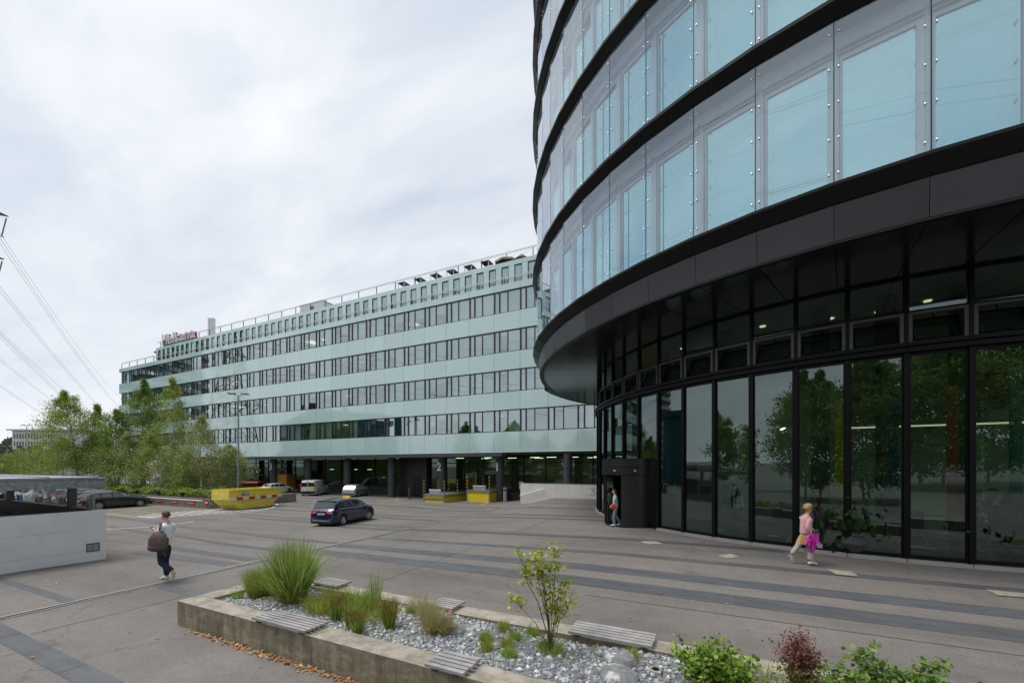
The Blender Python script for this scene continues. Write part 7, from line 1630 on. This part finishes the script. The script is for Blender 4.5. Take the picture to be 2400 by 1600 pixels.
person('elderly woman with short blond hair, pink shirt and beige trousers walking past the lobby glass', (WX, WY, gz(WX, WY)), YAW - 0.05, dict(pelvis=(0.04, 0, 0.84), chest=(0.05, 0, 1.17), neck=(0.07, 0, 1.36), head=(0.11, 0, 1.50), face=(0.97, -0.12, -0.12),
    rsh=(0.02, -0.17, 1.25), rel=(-0.08, -0.21, 1.02), rwr=(0.01, -0.20, 0.86), lsh=(0.04, 0.17, 1.25), lel=(0.14, 0.21, 1.03), lwr=(0.29, 0.20, 0.94), lhip=(0.05, 0.08, 0.80), lkn=(-0.12, 0.08, 0.46), lan=(-0.30, 0.08, 0.24), lto=(-0.26, 0.08, 0.07),
    rhip=(0.05, -0.08, 0.80), rkn=(0.13, -0.08, 0.44), ran=(0.10, -0.08, 0.085), rto=(0.29, -0.08, 0.035)), shirt='cloth_pink', legs='cloth_beige', shoe='shoe_sole', skin='skin_tan', hair='hair_blond', sleeve=0.80, trouser_end=0.90, glasses=True, build=1.06, fem=True, hairvol=1.13)
hb = thing('handbag', 'tan leather handbag on a long strap at the hip of the woman in pink', 'handbag', (WX, WY, gz(WX, WY)), YAW - 0.05); obj('bag_body', MB().prism([(-0.30, 0.60), (-0.02, 0.56), (-0.05, 0.80), (-0.26, 0.83)], 1, -0.30, -0.22), 'bag_tan', hb); obj('strap', MB().tube([(-0.24, -0.26, 0.82), (-0.20, -0.22, 1.0), (-0.06, -0.19, 1.25), (0.0, -0.16, 1.34), (0.05, -0.17, 1.15), (0.02, -0.23, 0.95)], 0.009, 5), 'bag_tan', hb)
jk = thing('jacket', 'magenta and grey jacket carried over the arm of the woman in pink', 'jacket', (WX, WY, gz(WX, WY)), YAW - 0.05)
def cloth(nm, top_, bot, matn, seed, th_=0.02):
    r = random.Random(seed); n = 10; m = 7; mb = MB(); P = []
    for i in range(n + 1):
        u = i / n
        for j in range(m + 1):
            v = j / m; a = Vector(top_[0]).lerp(Vector(top_[1]), u); b = Vector(bot[0]).lerp(Vector(bot[1]), u); p = a.lerp(b, v); p.y += 0.030 * math.sin(u * 11 + seed + v * 2) * (0.3 + v); p.x += 0.012 * math.sin(v * 9 + u * 5 + seed); P.append(tuple(p))
    k = len(P); P2_ = [(x_, y_ - th_, z_) for x_, y_, z_ in P]; f = [(i * (m + 1) + j, (i + 1) * (m + 1) + j, (i + 1) * (m + 1) + j + 1, i * (m + 1) + j + 1) for i in range(n) for j in range(m)]
    mb.raw(P + P2_, f + [tuple(q + k for q in reversed(w)) for w in f]); obj(nm, mb, matn, jk, smooth=True)
cloth('sleeve', [(-0.07, -0.29, 0.86), (0.04, -0.29, 0.86)], [(-0.22, -0.30, 0.60), (-0.06, -0.30, 0.54)], 'cloth_magenta', 1); cloth('front_panel', [(0.02, -0.27, 0.87), (0.17, -0.26, 0.86)], [(0.02, -0.28, 0.50), (0.26, -0.27, 0.52)], 'cloth_magenta', 2); cloth('lining', [(-0.04, -0.25, 0.84), (0.08, -0.25, 0.84)], [(-0.20, -0.26, 0.40), (0.10, -0.26, 0.36)], 'cloth_greylilac', 3); cloth('hanging_sleeve', [(-0.02, -0.30, 0.82), (0.05, -0.30, 0.82)], [(-0.06, -0.31, 0.38), (0.02, -0.31, 0.38)], 'cloth_magenta', 4); cloth('cuff', [(0.10, -0.285, 0.66), (0.24, -0.28, 0.62)], [(0.12, -0.29, 0.52), (0.26, -0.28, 0.50)], 'cloth_greylilac', 6)
stand = lambda lean=0.0, arms=0.0: dict(pelvis=(0, 0, 0.92), chest=(lean * 0.5, 0, 1.30), neck=(lean * 0.8, 0, 1.48), head=(lean + 0.02, 0, 1.62), lsh=(lean * .6, 0.18, 1.38), lel=(0.0 + lean, 0.23, 1.10), lwr=(0.14 + arms, 0.18, 0.98), rsh=(lean * .6, -0.18, 1.38), rel=(lean - 0.04, -0.23, 1.10), rwr=(0.08 + arms, -0.20, 0.90),
                                      lhip=(0, 0.09, 0.88), lkn=(0.10, 0.09, 0.47), lan=(0.06, 0.09, 0.08), lto=(0.24, 0.09, 0.035), rhip=(0, -0.09, 0.88), rkn=(-0.02, -0.09, 0.47), ran=(-0.22, -0.09, 0.12), rto=(-0.06, -0.09, 0.04))
x, y = cam2w(4.55, 17.95); person('long haired woman in a mint t-shirt and jeans stepping out of the revolving door', (x, y, gz(x, y) + 0.015), YAW + PI - 0.2, stand(0.06, 0.05), 0.94, 'cloth_mint', 'cloth_jean', 'shoe_sole', 'skin', 'hair_dark', 0.35, hairlong=True)
rbx, rby = cam2w(4.40, 17.85); rb3 = thing('red_handbag', 'small bright red handbag held by the woman in the revolving door', 'handbag', (rbx, rby, gz(rbx, rby) + 0.86), YAW); obj('bag_body', MB().ell((0, 0, 0), 0.15, 0.06, 0.10, 12, 8), 'bag_red', rb3, smooth=True); obj('handle', MB().tube([(-0.08, 0, 0.08), (-0.05, 0, 0.16), (0.05, 0, 0.16), (0.08, 0, 0.08)], 0.010, 5), 'bag_red', rb3)
for px_, F, dz_, hd_, sh_, lg_, hr_, lab, lo in ((94, 28, 0, 1.3, 'cloth_olive', 'cloth_navy', 'hair_dark', 'man in an olive jacket standing between the parked cars and the steel shelter', False), (47, 29.5, 0, 1.5, 'cloth_denim', 'cloth_navy', 'hair_dark', 'person in a blue denim jacket with a dark backpack walking by the parked cars', False), (27, 29, 0, 3.3, 'cloth_white', 'cloth_beige', 'hair_blond', 'person in a white shirt left of the one in denim', False), (2, 30, 0, 1.0, 'cloth_navy', 'cloth_navy', 'hair_dark', 'dark clothed person at the left edge by the parked cars', False)):
    x, y = cam2w((px_ - 1200) / 960 * F, F); person(lab, (x, y, 0), hd_, stand(0.03), 1.0, sh_, lg_, 'shoe_sole', 'skin', hr_, 0.9 if sh_ != 'cloth_white' else 0.4, group='people walking by the parked cars')
x, y = cam2w((47 - 1200) / 960 * 29.5, 29.5); bk = thing('rucksack', 'dark rucksack on the back of the person in denim', 'backpack', (x, y, 0), 1.5); obj('bag_body', MB().ell((-0.20, 0, 1.22), 0.12, 0.15, 0.22, 14, 10), 'black_metal', bk, smooth=True)
# inside the lobby
x, y = cam2w(8.7, 15.9); person('dark haired person in a pale top and burgundy skirt seen inside the lobby', (x, y, ZB), YAW + 0.8, stand(0.02), 0.97, 'cloth_white', 'fin_magenta', 'black_paint', 'skin', 'hair_dark', 0.9, hairlong=True, group='people inside the lobby')
x, y = cam2w(8.3, 20.9); person('receptionist in a light top behind the pale lobby desk', (x, y, ZB), YAW - 1.9, stand(0.1), 0.97, 'cloth_mint', 'cloth_navy', 'black_paint', 'skin', 'hair_blond', 0.9, group='people inside the lobby')
x, y = cam2w(8.4, 19.6); dk2 = thing('reception_desk', 'long pale reception desk behind the lobby glass', 'desk', (x, y, ZB), YAW); obj('front_panel', MB().box(-1.7, -0.3, 0, 1.9, -0.25, 1.15), 'desk_white', dk2); obj('desk_top', MB().box(-1.75, -0.32, 1.152, 1.95, 0.35, 1.2), 'desk_white', dk2); obj('monitor', MB().box(0.6, 0.0, 1.202, 1.1, 0.04, 1.55), 'black_metal', dk2)
x, y = cam2w(9.3, 14.4)
yt = thing('yellow_side_table', 'small yellow side table inside the right part of the lobby', 'table', (*cam2w(11.3, 12.6), ZB), YAW); obj('top', MB().box(-0.25, -0.2, 0.42, 0.25, 0.2, 0.46), 'yellow_paint', yt); obj('leg_panel', MB().box(-0.02, -0.18, 0, 0.22, 0.18, 0.419), 'yellow_paint', yt)
for R, F, lab in ((12.6, 12.9, 'dark grey lounge chair behind the yellow side table'), (9.6, 13.6, 'dark lounge sofa behind the big lobby plants')):
    x, y = cam2w(R, F); s = thing('lounge_seat', lab, 'armchair', (x, y, ZB), YAW, group='lounge seats in the lobby'); obj('seat', MB().ell((0, 0, 0.42), 0.75, 0.42, 0.13, 18, 8), 'sofa_grey', s, smooth=True); obj('backrest', MB().box(-0.7, 0.32, 0.45, 0.7, 0.44, 1.05), 'sofa_grey', s)
    for sx in (-0.5, 0.5): obj('leg', MB().tube([(sx, 0, 0), (sx * 0.6, 0, 0.35)], 0.02, 6), 'steel', s)
def potplant(R, F, s_, n, seed, label):
    x, y = cam2w(R, F); r = np.random.RandomState(seed); t = thing('potted_plant', label, 'potted plant', (x, y, ZB), group='potted plants in the lobby')
    obj('pot', MB().tube([(0, 0, 0), (0, 0, 0.06), (0, 0, 0.28), (0, 0, 0.46), (0, 0, 0.5)], [0.16 * s_, 0.26 * s_, 0.36 * s_, 0.30 * s_, 0.27 * s_], 18), 'column_dark', t)
    P = r.normal(size=(n, 3)) * np.array([0.30, 0.30, 0.28]) * s_ + np.array([0, 0, 0.5 + 0.42 * s_]); leaves('foliage', P, None, 0.16 * s_, 'indoor_leaf', t, seed=seed, kind='stuff', droop=0.5); obj('stem', MB().tube([(0, 0, 0.45), (0.02, 0, 0.5 + 0.4 * s_)], 0.02, 6), 'twig', t)
potplant(10.0, 12.0, 1.0, 260, 1, 'broad leafed potted plant left of the yellow table'); potplant(12.2, 10.9, 0.8, 120, 2, 'small palm in a round pot in front of the lounge chair'); potplant(13.4, 10.9, 1.35, 420, 3, 'tall bushy potted plant at the right edge of the lobby')
